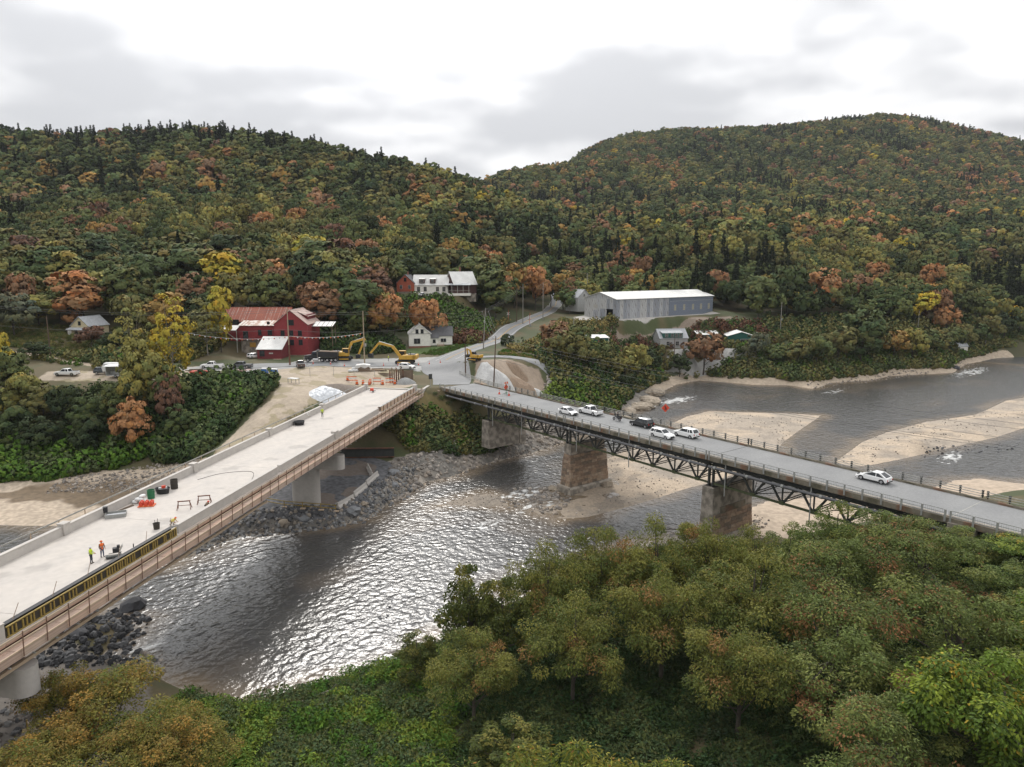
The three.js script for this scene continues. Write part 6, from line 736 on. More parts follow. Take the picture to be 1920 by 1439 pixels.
  cover([[28, 259], [52, 272], [70, 283], [64, 290], [40, 276], [24, 268]], 1.4, 1, 1.8, ['green', 'olive'], 'bushes before the workshop', leafy, 18, (x, z) => Math.hypot(x - 66, z - 289) > 7 && Math.hypot(x - 31, z - 268) > 8);
}
// ---------- people ----------
function figure(label, pos, ry, o, shirt, legs, hat) {
  const skin = [0.42, 0.24, 0.17], caps = [], lean = o.lean || 0, hip = V(0, o.hip, 0), up = V(Math.sin(lean), Math.cos(lean), 0), chest = hip.clone().addScaledVector(up, 0.44), neck = hip.clone().addScaledVector(up, 0.56), hd = V(Math.sin(lean * 0.6), Math.cos(lean * 0.6), 0), head = neck.clone().addScaledVector(hd, 0.15);
  const add = (a, b, r0, r1, c) => caps.push([a, b, r0, r1, c]);
  add(hip.clone().addScaledVector(up, 0.02), hip.clone().addScaledVector(up, 0.2), 0.155, 0.145, shirt); add(hip.clone().addScaledVector(up, 0.2), chest, 0.15, 0.17, shirt); add(chest.clone().add(V(0, 0, -0.1)), chest.clone().add(V(0, 0, 0.1)), 0.12, 0.12, shirt); add(hip.clone().add(V(0, 0, -0.07)), hip.clone().add(V(0, 0, 0.07)), 0.14, 0.14, legs);
  add(neck, head, 0.06, 0.065, skin); add(head.clone(), head.clone().addScaledVector(hd, 0.06), 0.092, 0.098, skin); add(head.clone().add(V(0.09, 0.0, 0)), head.clone().add(V(0.105, -0.01, 0)), 0.018, 0.02, skin);
  for (const s of [-1, 1]) { const f = o.feet[s < 0 ? 0 : 1], foot = V(f[0], f[1] + 0.07, s * 0.12), h0 = hip.clone().add(V(0, -0.03, s * 0.09)), k = h0.clone().lerp(foot, 0.5).add(V(f[2], f[3] || 0, 0)); add(h0, k, 0.095, 0.065, legs); add(k, foot, 0.062, 0.045, legs); add(foot, foot.clone().add(V(0.15, -0.03, 0)), 0.05, 0.042, [0.05, 0.035, 0.025]);
    const hnd = o.hands[s < 0 ? 0 : 1], sh = chest.clone().add(V(0, 0.06, s * 0.2)), h = V(hnd[0], hnd[1], hnd[2] * s), el = sh.clone().lerp(h, 0.5).add(V(-0.06, -0.07, s * 0.05)); add(sh, el, 0.058, 0.046, o.sleeve || shirt); add(el, h, 0.042, 0.034, o.bare ? skin : (o.sleeve || shirt)); const d = h.clone().sub(el).normalize(); add(h, h.clone().addScaledVector(d, 0.08), 0.036, 0.03, skin); for (let q = 0; q < 4; q++) add(h.clone().addScaledVector(d, 0.07), h.clone().addScaledVector(d, 0.15).add(V(0, -0.02, (q - 1.5) * 0.02)), 0.013, 0.011, skin); add(h.clone().addScaledVector(d, 0.03), h.clone().addScaledVector(d, 0.08).add(V(0.02, 0.03, -s * 0.03)), 0.014, 0.012, skin); }
  const N = 72, S = 1.0, cy = 0.92, mc = new MarchingCubes(N, new THREE.MeshStandardMaterial(), false, false, 40000); mc.isolation = 0;
  const ab = new THREE.Vector3(), ap = new THREE.Vector3(), dist = (p, c) => { ab.copy(c[1]).sub(c[0]); ap.copy(p).sub(c[0]); const t = cl(ap.dot(ab) / Math.max(1e-6, ab.lengthSq())); return ap.addScaledVector(ab, -t).length() - lerp(c[2], c[3], t); };
  const p = V(0, 0, 0); for (let z = 0; z < N; z++) for (let y = 0; y < N; y++) for (let x = 0; x < N; x++) { p.set((x / N * 2 - 1) * S, (y / N * 2 - 1) * S + cy, (z / N * 2 - 1) * S); let d = 1e9; if (Math.abs(p.z) < 0.6) for (const c of caps) { const e = dist(p, c), h = Math.max(0.03 - Math.abs(d - e), 0) / 0.03; d = Math.min(d, e) - h * h * 0.03 * 0.25; } mc.field[x + y * N + z * N * N] = -d; }
  mc.update(); const n = mc.count, P = new Float32Array(n * 3), K = new Float32Array(n * 3);
  for (let i = 0; i < n; i++) { p.set(mc.positionArray[i * 3] * S, mc.positionArray[i * 3 + 1] * S + cy, mc.positionArray[i * 3 + 2] * S); let best = 1e9, c = shirt; for (const q of caps) { const e = dist(p, q); if (e < best) { best = e; c = q[4]; } } P.set([p.x, p.y, p.z], i * 3); K.set(c, i * 3); }
  const g = new THREE.BufferGeometry(); g.setAttribute('position', new THREE.BufferAttribute(P, 3)); g.setAttribute('normal', new THREE.BufferAttribute(mc.normalArray.slice(0, n * 3), 3)); g.setAttribute('color', new THREE.BufferAttribute(K, 3));
  const t = thing('person', label, 'person', pos, ry); part(t, 'body', g, M.cloth || (M.cloth = new THREE.MeshStandardMaterial({ vertexColors: true, roughness: 0.85 })));
  const hp = head.clone().addScaledVector(hd, 0.07); if (hat) part(t, 'hard_hat', [new THREE.SphereGeometry(0.125, 12, 6, 0, 6.283, 0, Math.PI / 2).rotateZ(-lean * 0.6).translate(hp.x, hp.y, hp.z), cyl(0.155, 0.15, 0.02, hp.x + 0.02, hp.y - 0.01, hp.z, 12)], hat); else part(t, 'hair', new THREE.SphereGeometry(0.112, 12, 6, 0, 6.283, 0, Math.PI * 0.55).rotateZ(-lean * 0.6 + 0.25).translate(hp.x - 0.01, hp.y - 0.03, hp.z), M.black);
  if (o.vest) part(t, 'vest_stripe', [box(0.36, 0.05, 0.44, 0, 0, 0).rotateZ(-lean).translate(hip.x + up.x * 0.22, hip.y + up.y * 0.22, 0)], M.galv); return t;
}
const LIME = [0.5, 0.62, 0.03], NAVY = [0.03, 0.035, 0.05], ORG = [0.75, 0.16, 0.03], WHITE = [0.7, 0.7, 0.68], TAN = [0.2, 0.15, 0.1];
const deckAt = (X, Zf, dy = 0.005) => [X, 15 + dy, Zf];
const STAND = { hip: 0.93, feet: [[0.02, 0, 0.02], [-0.06, 0, 0.02]], vest: true };
figure('person in lime vest and white hard hat standing on the deck', deckAt(-42.9, 68.4), 0.2, { ...STAND, hands: [[0.3, 1.05, 0.16], [0.32, 1.1, 0.14]] }, LIME, NAVY, M.whitePl);
figure('person in orange hard hat and vest beside the paving saw', deckAt(-42.7, 70.0), -0.6, { ...STAND, hands: [[0.28, 1.0, 0.2], [0.2, 0.95, 0.24]], sleeve: [0.12, 0.05, 0.03] }, ORG, [0.05, 0.07, 0.13], M.orange);
figure('person in pale yellow shirt crouching at the yellow form', deckAt(-39.9, 79.3), -0.3, { hip: 0.5, lean: 1.1, feet: [[0.15, 0, 0.26, 0.06], [-0.12, 0, 0.24, 0.02]], hands: [[0.75, 0.45, 0.12], [0.7, 0.4, 0.16]], bare: true }, [0.62, 0.52, 0.14], TAN, M.orange);
figure('person in lime vest standing far along the new deck', deckAt(-38.1, 139.5), -1.2, { ...STAND, hands: [[0.12, 0.9, 0.3], [0.14, 0.92, 0.3]] }, LIME, NAVY, M.whitePl);
figure('person in white shirt bending over by the far parapet', deckAt(-41.2, 138.6), 0.1, { hip: 0.72, lean: 1.25, feet: [[0.12, 0, 0.1, 0.03], [-0.08, 0, 0.1, 0.03]], hands: [[0.62, 0.35, 0.14], [0.66, 0.4, 0.16]] }, WHITE, NAVY, M.whitePl);
figure('person kneeling at the end of the cast parapet', deckAt(-38.2, 84.8), -0.5, { hip: 0.48, lean: 0.8, feet: [[-0.2, 0, 0.3, -0.1], [0.18, 0, 0.2, 0.1]], hands: [[0.6, 0.55, 0.1], [0.55, 0.6, 0.14]] }, TAN, NAVY, M.orangeRed);
figure('person in lime vest walking past the arched excavator', [-37.4, hAt(-37.4, 213) + 0.1, 213], 0.4, { ...STAND, hands: [[0.15, 0.9, 0.26], [0.05, 0.9, 0.28]] }, LIME, NAVY, M.whitePl);
// motorcycle and rider
{ const [x, z] = tbW(6.9, -7.2), g = thing('motorcycle', 'black touring motorcycle between the white pickup and black car', 'motorcycle', [x, 15.02, z], AWAY);
  for (const q of [-0.75, 0.78]) { const w = part(g, 'wheel', new THREE.TorusGeometry(0.26, 0.07, 8, 18).translate(q, 0.33, 0), M.tyre); part(w, 'rim', new THREE.CylinderGeometry(0.2, 0.2, 0.05, 12).rotateX(Math.PI / 2).translate(q, 0.33, 0), M.rim); }
  part(g, 'engine', box(0.55, 0.4, 0.34, 0.05, 0.25, 0), M.chrome); part(g, 'fuel_tank', prof([[-0.1, 0.75], [0.45, 0.72], [0.4, 0.98], [0, 0.95]], 0.32, 0, 0.06), M.pBlack); part(g, 'seat', cbox(0.75, 0.14, 0.34, -0.4, 0.72, 0), M.black); part(g, 'fork', [rod(V(0.78, 0.33, 0.1), V(0.45, 1.05, 0.1), 0.03), rod(V(0.78, 0.33, -0.1), V(0.45, 1.05, -0.1), 0.03)], M.chrome); part(g, 'handlebar', rod(V(0.42, 1.08, -0.38), V(0.42, 1.08, 0.38), 0.025), M.black); part(g, 'pannier', [box(0.5, 0.34, 0.2, -0.8, 0.5, 0.28), box(0.5, 0.34, 0.2, -0.8, 0.5, -0.28), box(0.35, 0.35, 0.45, -0.98, 0.8, 0)], M.pBlack); part(g, 'windscreen', box(0.03, 0.35, 0.4, 0.5, 1.05, 0, 0, 0.4), M.glass); part(g, 'taillight', box(0.05, 0.08, 0.14, -1.06, 0.62, 0), M.tail);
  figure('person in black riding the motorcycle', [x + 0.3 * 0.606, 15.02, z - 0.3 * 0.796], AWAY, { hip: 0.9, lean: 0.15, feet: [[0.25, 0.28, 0.22, 0.05], [0.25, 0.28, 0.22, 0.05]], hands: [[0.62, 1.1, 0.34], [0.62, 1.1, 0.34]] }, [0.02, 0.02, 0.022], [0.025, 0.03, 0.045], M.black); }
// ---------- things on the new deck ----------
const onD = (n, l, c, X, Z, ry = 0, grp) => thing(n, l, c, deckAt(X, Z), ry, grp);
const tubProf = (r0, r1, h) => new THREE.LatheGeometry([[0, 0.02], [r0, 0.02], [r0, 0], [r0 + 0.02, 0], [r1, h], [r1 + 0.04, h], [r1 + 0.04, h - 0.04], [r1 - 0.03, h], [r0 - 0.03, 0.05], [0, 0.05]].map(p => new THREE.Vector2(...p)), 18);
{ let g = onD('barrel', 'green open barrel beside the white bags', 'barrel', -47.1, 88.9); part(g, 'body', tubProf(0.42, 0.45, 1.15), M.green); for (const y of [0.38, 0.76]) part(g, 'hoop', new THREE.TorusGeometry(0.45, 0.03, 6, 18).rotateX(Math.PI / 2).translate(0, y, 0), M.green);
  g = onD('barrel', 'dark barrel standing on a plank by the parapet', 'barrel', -46.0, 93.0); part(g, 'body', tubProf(0.44, 0.46, 1.3), M.formDark); for (const y of [0.4, 0.85]) part(g, 'hoop', new THREE.TorusGeometry(0.47, 0.03, 6, 18).rotateX(Math.PI / 2).translate(0, y, 0), M.black);
  g = onD('mortar_tub', 'black mortar tub full of gear next to the dark barrel', 'tub', -46.6, 91.0); part(g, 'body', tubProf(0.75, 0.95, 0.75).scale(1, 1, 0.75), M.black); part(g, 'contents', [box(0.5, 0.3, 0.3, -0.2, 0.55, 0.1, 0.3), box(0.4, 0.25, 0.4, 0.3, 0.6, -0.1)], M.whitePl); part(g, 'red_tool', [box(0.5, 0.35, 0.25, 0.2, 0.75, 0.1, 0.6)], M.orangeRed);
  g = onD('mortar_tub', 'round black tub alone in the middle of the deck', 'tub', -40.6, 132.3); part(g, 'body', tubProf(0.85, 1.0, 0.7), M.black);
  g = onD('bucket', 'dark bucket with upright tools near the crouching person', 'bucket', -41.0, 78.0); part(g, 'body', tubProf(0.3, 0.36, 0.7), M.formDark); part(g, 'tool_handle', [rod(V(0.1, 0.2, 0), V(0.22, 1.3, 0.1), 0.025), rod(V(-0.1, 0.2, 0), V(-0.15, 1.1, 0.05), 0.025)], M.black);
  g = onD('crate_pallet', 'orange pallet of red cans below the white bags', 'pallet', -46.2, 86.0, 0.2); part(g, 'pallet', [box(1.9, 0.12, 1.1, 0, 0, 0)], M.orange); for (let i = 0; i < 6; i++) part(g, 'fuel_can', [cbox(0.42, 0.5, 0.34, -0.6 + (i % 3) * 0.58, 0.12, -0.25 + Math.floor(i / 3) * 0.5, 0, 0.05), box(0.14, 0.1, 0.1, -0.6 + (i % 3) * 0.58, 0.62, -0.25 + Math.floor(i / 3) * 0.5)], M.orangeRed);
  g = onD('bag_heap', 'heap of white bags in front of the green barrel', 'bags', -47.6, 87.2, 0.5); const r = rng(3); for (let i = 0; i < 7; i++) part(g, 'bag', new THREE.SphereGeometry(0.5, 10, 7).scale(1, 0.45, 0.7).rotateY(r() * 3).translate((r() - 0.5) * 1.4, 0.2 + (i > 3 ? 0.35 : 0) + (i > 5 ? 0.3 : 0), (r() - 0.5) * 1.0), M.whitePl);
  g = onD('tool_skid', 'grey steel tool tray near the left parapet', 'tray', -48.0, 82.2, 0.4); part(g, 'tray', [box(2.2, 0.08, 1.4), box(2.2, 0.45, 0.06, 0, 0, 0.7), box(2.2, 0.45, 0.06, 0, 0, -0.7), box(0.06, 0.45, 1.4, 1.1, 0, 0), box(0.06, 0.45, 1.4, -1.1, 0, 0)], M.galv); for (let i = 0; i < 5; i++) part(g, 'pipe', rod(V(-1, 0.2 + i * 0.05, -0.4 + i * 0.2), V(1, 0.25, -0.3 + i * 0.15), 0.05), M.pSilver); part(g, 'generator', box(0.5, 0.7, 0.5, -1.2, 0.4, -0.8), M.black);
  for (const [x, z, l] of [[-40.9, 84.8, 'steel sawhorse nearer the crouching person'], [-39.3, 86.9, 'steel sawhorse close to the cast parapet']]) { g = onD('sawhorse', l, 'sawhorse', x, z, 0.25, 'sawhorses on the new deck'); part(g, 'beam', box(1.5, 0.12, 0.12, 0, 0.95, 0), M.rustSteel); for (const sx of [-1, 1]) { for (const sz of [-1, 1]) part(g, 'leg', bar(V(sx * 0.65, 0.95, 0), V(sx * 0.8, 0, sz * 0.42), 0.07), M.rustSteel); } part(g, 'cross_bar', box(1.35, 0.06, 0.06, 0, 0.5, 0.18), M.rustSteel); }
  g = onD('paving_saw', 'wheeled paving saw with black engine beside the two people', 'machine', -41.3, 69.9, 0.5); part(g, 'frame', [bar(V(-0.6, 0.4, 0.3), V(0.6, 0.4, 0.3), 0.07), bar(V(-0.6, 0.4, -0.3), V(0.6, 0.4, -0.3), 0.07), bar(V(0.3, 0.4, 0.3), V(0.75, 1.25, 0.3), 0.06), bar(V(0.3, 0.4, -0.3), V(0.75, 1.25, -0.3), 0.06), bar(V(0.75, 1.25, -0.35), V(0.75, 1.25, 0.35), 0.06)], M.railWhite); part(g, 'engine', [cbox(0.6, 0.45, 0.5, 0.1, 0.6, 0), cyl(0.15, 0.15, 0.3, 0.35, 1.0, 0)], M.black); part(g, 'plate', prof([[-0.8, 0.05], [0.6, 0.02], [0.6, 0.18], [-0.9, 0.3]], 0.7, 0, 0.03), M.darkSteel); for (const s of [-1, 1]) wheelOn(g, 0.4, s * 0.42, 0.16, 0.1);
  g = onD('post_marker', 'short dark steel rod standing on the deck edge', 'rod', -39.6, 70.4); part(g, 'rod', rod(V(0, 0, 0), V(0, 1.3, 0), 0.05), M.black); part(g, 'base_plate', cyl(0.2, 0.2, 0.06), M.black);
  g = onD('water_jug', 'orange jug with yellow lid on the near pilaster', 'jug', ...nbW(-65.5, 12.2)); g.position.y = 16.43; part(g, 'body', cyl(0.2, 0.2, 0.42, 0, 0, 0, 14), M.orange); part(g, 'lid', cyl(0.21, 0.19, 0.12, 0, 0.42, 0, 14), M.formYellow);
  g = onD('plank_heap', 'thin steel bars lying on the deck by the bags', 'bars', -48.4, 84.5, 1.2); for (let i = 0; i < 3; i++) part(g, 'bar', bar(V(-1.6, 0.05 + i * 0.05, i * 0.08), V(1.6, 0.05 + i * 0.05, -i * 0.1), 0.06), M.oldWood);
  g = onD('pump_cart', 'small red pump cart beside the far left pilaster', 'machine', -33.6, 167.5, 0.3); part(g, 'engine', cbox(0.8, 0.6, 0.6, 0, 0.4, 0), M.orangeRed); part(g, 'frame', [bar(V(-0.6, 0.35, 0.3), V(0.9, 0.35, 0.3), 0.06), bar(V(-0.6, 0.35, -0.3), V(0.9, 0.35, -0.3), 0.06), bar(V(-0.6, 0.35, 0.3), V(-0.9, 1.0, 0.3), 0.05)], M.black); for (const s of [-1, 1]) wheelOn(g, 0.3, s * 0.42, 0.2, 0.12);
}
// hoses lying on the deck
for (const [pts, l] of [[[[-44.6, 97], [-42.5, 100], [-38.5, 101], [-36.4, 95]], 'thin dark hose curving across the deck near the tubs'], [[[-35.2, 104], [-34.2, 108], [-31.6, 112], [-32.4, 104]], 'thin dark hose curled near the cast parapet']]) solo('hose', tube(pts.map(([x, z]) => V(x, 15.03, -z)), 0.03, 5, 40), M.black, l, 'hose');
// ---------- site round the bridge end ----------
const onGT = (n, l, c, X, Z, ry = 0, grp, dy = 0.02) => thing(n, l, c, [X, hAt(X, Z) + dy, Z], ry, grp);
for (const [x, l] of [[-63.0, 'blue portable toilet, left of two'], [-60.6, 'blue portable toilet, right of two']]) { const g = onGT('portable_toilet', l, 'toilet', x, 178.6, 0, 'portable toilets by the vine mound'); part(g, 'cabin', cbox(1.5, 2.4, 1.3, 0, 0.1, 0, 0, 0.06), M.blue); part(g, 'roof', prof([[-0.85, 2.45], [0.85, 2.45], [0.7, 2.7], [-0.7, 2.7]], 1.4, 0, 0.05), M.whitePl); part(g, 'door', box(0.75, 1.9, 0.05, 0, 0.25, 0.66), M.blue); part(g, 'corner_post', [box(0.1, 2.35, 0.1, -0.73, 0.1, 0.63), box(0.1, 2.35, 0.1, 0.73, 0.1, 0.63)], M.galv); part(g, 'skid', [box(1.5, 0.12, 0.12, 0, 0, 0.5), box(1.5, 0.12, 0.12, 0, 0, -0.5)], M.black); }
function heap(name, label, cat, X, Z, rx, rz, h, mat, seed, ry = 0) { const n = 26, pos = [], idx = [], uv = []; for (let j = 0; j <= 14; j++) for (let i = 0; i < n; i++) { const a = i / n * 6.283, q = j / 14, w = 0.8 + 0.4 * vn(Math.cos(a) * 1.6 + seed, Math.sin(a) * 1.6 + seed * 2), x = Math.cos(a + ry) * rx * q * w, z = Math.sin(a + ry) * rz * q * w, y = h * Math.pow(Math.cos(Math.min(1, q) * Math.PI / 2), 0.9) * (0.8 + 0.45 * fbm(x * 0.5 + seed, z * 0.5, 3)) - 0.15 * q + (hAt(X + x, Z - z) - hAt(X, Z)); pos.push(x, y, z); uv.push(x, z); }
  for (let j = 0; j < 14; j++) for (let i = 0; i < n; i++) { const a = j * n + i, b = j * n + (i + 1) % n; idx.push(a, b, a + n, b, b + n, a + n); } const g = new THREE.BufferGeometry(); g.setAttribute('position', new THREE.Float32BufferAttribute(pos, 3)); g.setAttribute('uv', new THREE.Float32BufferAttribute(uv, 2)); g.setIndex(idx); g.computeVertexNormals(); const m = solo(name, g, mat, label, cat); m.position.set(X, hAt(X, Z), -Z); return m; }
const soil = (c, s = 0.3) => std({ map: texture(256, (u, v) => mul(c, 0.7 + 0.6 * (0.5 * tf(u, v, 8, 4) + 0.5 * tf(u, v, 64, 1))), true, s), bumpMap: gritB, bumpScale: 0.1, roughness: 0.95 });
M.stoneDust = soil([0.52, 0.515, 0.50]); M.earth = soil([0.27, 0.195, 0.135]); M.tarp = std({ map: texture(256, (u, v) => mul([0.62, 0.64, 0.66], 0.8 + 0.3 * tf(u, v, 6, 4)), true, 0.2), bumpMap: texture(256, (u, v) => tf(u, v, 8, 4), false, 0.2), bumpScale: 0.5, roughness: 0.4 });
heap('gravel_pile', 'large pale gravel pile beside the truss bridge end', 'gravel pile', -4.4, 188, 5.4, 4.8, 2.7, M.stoneDust, 2); heap('gravel_pile', 'smaller white gravel pile near the side road', 'gravel pile', 9, 195, 3.8, 3, 1.5, M.stoneDust, 3); heap('earth_pile', 'brown earth pile between the two gravel piles', 'earth pile', 3.4, 193, 4.2, 4.2, 1.5, M.earth, 4); heap('earth_pile', 'small dark earth pile behind the brown one', 'earth pile', 1.2, 201.5, 3.6, 2.2, 1.6, M.earth, 5); heap('covered_pile', 'pile covered with a white sheet beside the new bridge', 'covered pile', -43.6, 166.5, 5.0, 4.2, 1.9, M.tarp, 6); heap('earth_pile', 'grey earth bank behind the sheeted pile', 'earth pile', -41.8, 172.5, 6.0, 2.8, 1.3, soil([0.24, 0.2, 0.165]), 7); heap('rubble_pile', 'grey rubble heap beside the stacked timber frames', 'rubble pile', -27.4, 180.3, 2.6, 2.2, 1.6, soil([0.3, 0.3, 0.29]), 8);
{ // green silt sock along the pile foot
  const pts = [[-1.2, 183.2], [2, 182.8], [5.2, 183.6], [8, 186.4], [9.2, 189.6]]; const g = thing('silt_sock', 'green sausage of silt sock curving round the earth pile', 'silt sock', [0, 0, 0]); for (let i = 0; i < pts.length - 1; i++) { const a = pts[i], b = pts[i + 1]; part(g, 'sock', rod(V(a[0], hAt(...a) + 0.3, -a[1]), V(b[0], hAt(...b) + 0.3, -b[1]), 0.42, 0.42, 10), M.green); part(g, 'white_sheet', bar(V(a[0], hAt(...a) + 0.68, -a[1] - 0.2), V(b[0], hAt(...b) + 0.68, -b[1] - 0.2), 0.5, 0.12), M.whitePl); } }
const drum = () => { const g = new THREE.Group(); part(g, 'body', new THREE.LatheGeometry([[0.32, 0.05], [0.3, 0.3], [0.28, 0.6], [0.25, 0.95], [0, 1.0]].map(p => new THREE.Vector2(...p)), 12), M.orange); part(g, 'base', cyl(0.42, 0.4, 0.08, 0, 0, 0, 12), M.black); for (const y of [0.32, 0.66]) part(g, 'white_band', cyl(0.305 - y * 0.04, 0.3 - y * 0.04, 0.13, 0, y, 0, 12), M.whitePl); return g; }; const dr0 = drum();
const cone0 = new THREE.Group(); part(cone0, 'cone', [cyl(0.17, 0.03, 0.72, 0, 0.04, 0, 10), box(0.42, 0.05, 0.42)], M.orangeRed); part(cone0, 'white_band', cyl(0.115, 0.09, 0.14, 0, 0.4, 0, 10), M.whitePl);
const placeG = (src, name, label, cat, list, group, s = 1) => list.forEach(([x, z, y]) => { const c = src.clone(); c.name = numbered(name); c.scale.setScalar(s); c.position.set(x, y ?? hAt(x, z) + 0.02, -z); scene.add(c); tag(c, label, cat, group); });
placeG(dr0, 'traffic_drum', 'orange traffic drum in the row across the lot above the new bridge', 'traffic drum', [[-39.5, 178.2], [-38, 178.6], [-36.3, 178], [-33, 178.4], [-30, 179], [-36.6, 180.6], [-42.6, 181.5]], 'drums closing the new bridge', 1.15);
placeG(cone0, 'traffic_cone', 'orange traffic cone in the line along the street', 'traffic cone', [[-52, 201.5], [-48, 201.2], [-44, 201], [-57, 201.5], [-37, 202.5], [-33, 203.4], [-27, 203], [-24, 204], [-21, 206]], 'cones along the street', 1.2);
placeG(cone0, 'traffic_cone', 'orange traffic cone beside the sign stand on the truss bridge', 'traffic cone', [[...tbW(-30.6, -6.2), 15.02], [...tbW(-27.6, -6.8), 15.02]], 'cones on the truss bridge', 1.3);
for (const [x, z, ry, l] of [[-41, 180, 0.1, 'orange and white barricade at the left of the closed bridge'], [-34.6, 179.4, -0.1, 'orange and white barricade in the middle of the closed bridge'], [-31.2, 178.6, 0.2, 'orange and white barricade nearest the rubble heap']]) { const g = onGT('barricade', l, 'barricade', x, z, ry, 'barricades'); for (const y of [0.5, 1.0, 1.4]) part(g, 'board', box(2.2, 0.22, 0.05, 0, y, 0), y === 1.0 ? M.whitePl : M.orange); for (const s of [-1, 1]) part(g, 'leg', [box(0.08, 1.65, 0.08, s * 0.9, 0, 0), box(0.08, 0.08, 1.2, s * 0.9, 0, 0)], M.galv); }
{ const [x, z] = tbW(-29.2, -7.2), g = thing('sign_stand', 'orange sign stand with flags standing on the truss bridge', 'sign', [x, 15.02, z], AWAY + 0.3); part(g, 'post', [bar(V(0, 0, 0), V(0, 2.6, 0), 0.08)], M.green); for (const s of [-1, 1]) part(g, 'leg', [bar(V(0, 0.5, 0), V(s * 0.8, 0, 0.5), 0.06), bar(V(0, 0.5, 0), V(s * 0.8, 0, -0.5), 0.06)], M.green); part(g, 'sign_board', box(0.05, 1.1, 1.1, 0.06, 1.2, 0, 0, 0, Math.PI / 4), M.orangeRed); for (const s of [-1, 1]) part(g, 'flag', box(0.03, 0.5, 0.5, 0, 2.5, s * 0.4, 0, 0, s * 0.5), M.orange); }
{ const [x, z] = tbW(15.6, -11.2), g = thing('road_sign', 'orange diamond road works sign with digging figure on the far rail', 'sign', [x, 15, z], 0.15); part(g, 'post', bar(V(0, -0.3, -0.06), V(0, 3.3, -0.06), 0.08), M.galv); part(g, 'sign_board', box(1.15, 1.15, 0.04, 0, 2.9, 0, 0, Math.PI / 4), M.orangeRed); part(g, 'symbol', [cyl(0.09, 0.09, 0.03, 0, 0, 0, 12).rotateX(Math.PI / 2).translate(-0.08, 3.82, 0.04), bar(V(-0.08, 3.7, 0.04), V(0.02, 3.4, 0.04), 0.03, 0.16), bar(V(0.02, 3.4, 0.04), V(-0.16, 3.08, 0.04), 0.03, 0.1), bar(V(0.02, 3.4, 0.04), V(0.16, 3.08, 0.04), 0.03, 0.1), bar(V(-0.06, 3.64, 0.04), V(0.3, 3.3, 0.04), 0.03, 0.06)], M.black); }
{ const [x, z] = tbW(-48, 2.2), g = thing('road_sign', 'grey back of a road sign at the truss bridge entrance', 'sign', [x, hAt(x, z), z], 0.3); part(g, 'post', box(0.08, 3.2, 0.08), M.galv); part(g, 'sign_board', box(0.9, 1.3, 0.04, 0, 2.2, 0.06), M.darkSteel); }
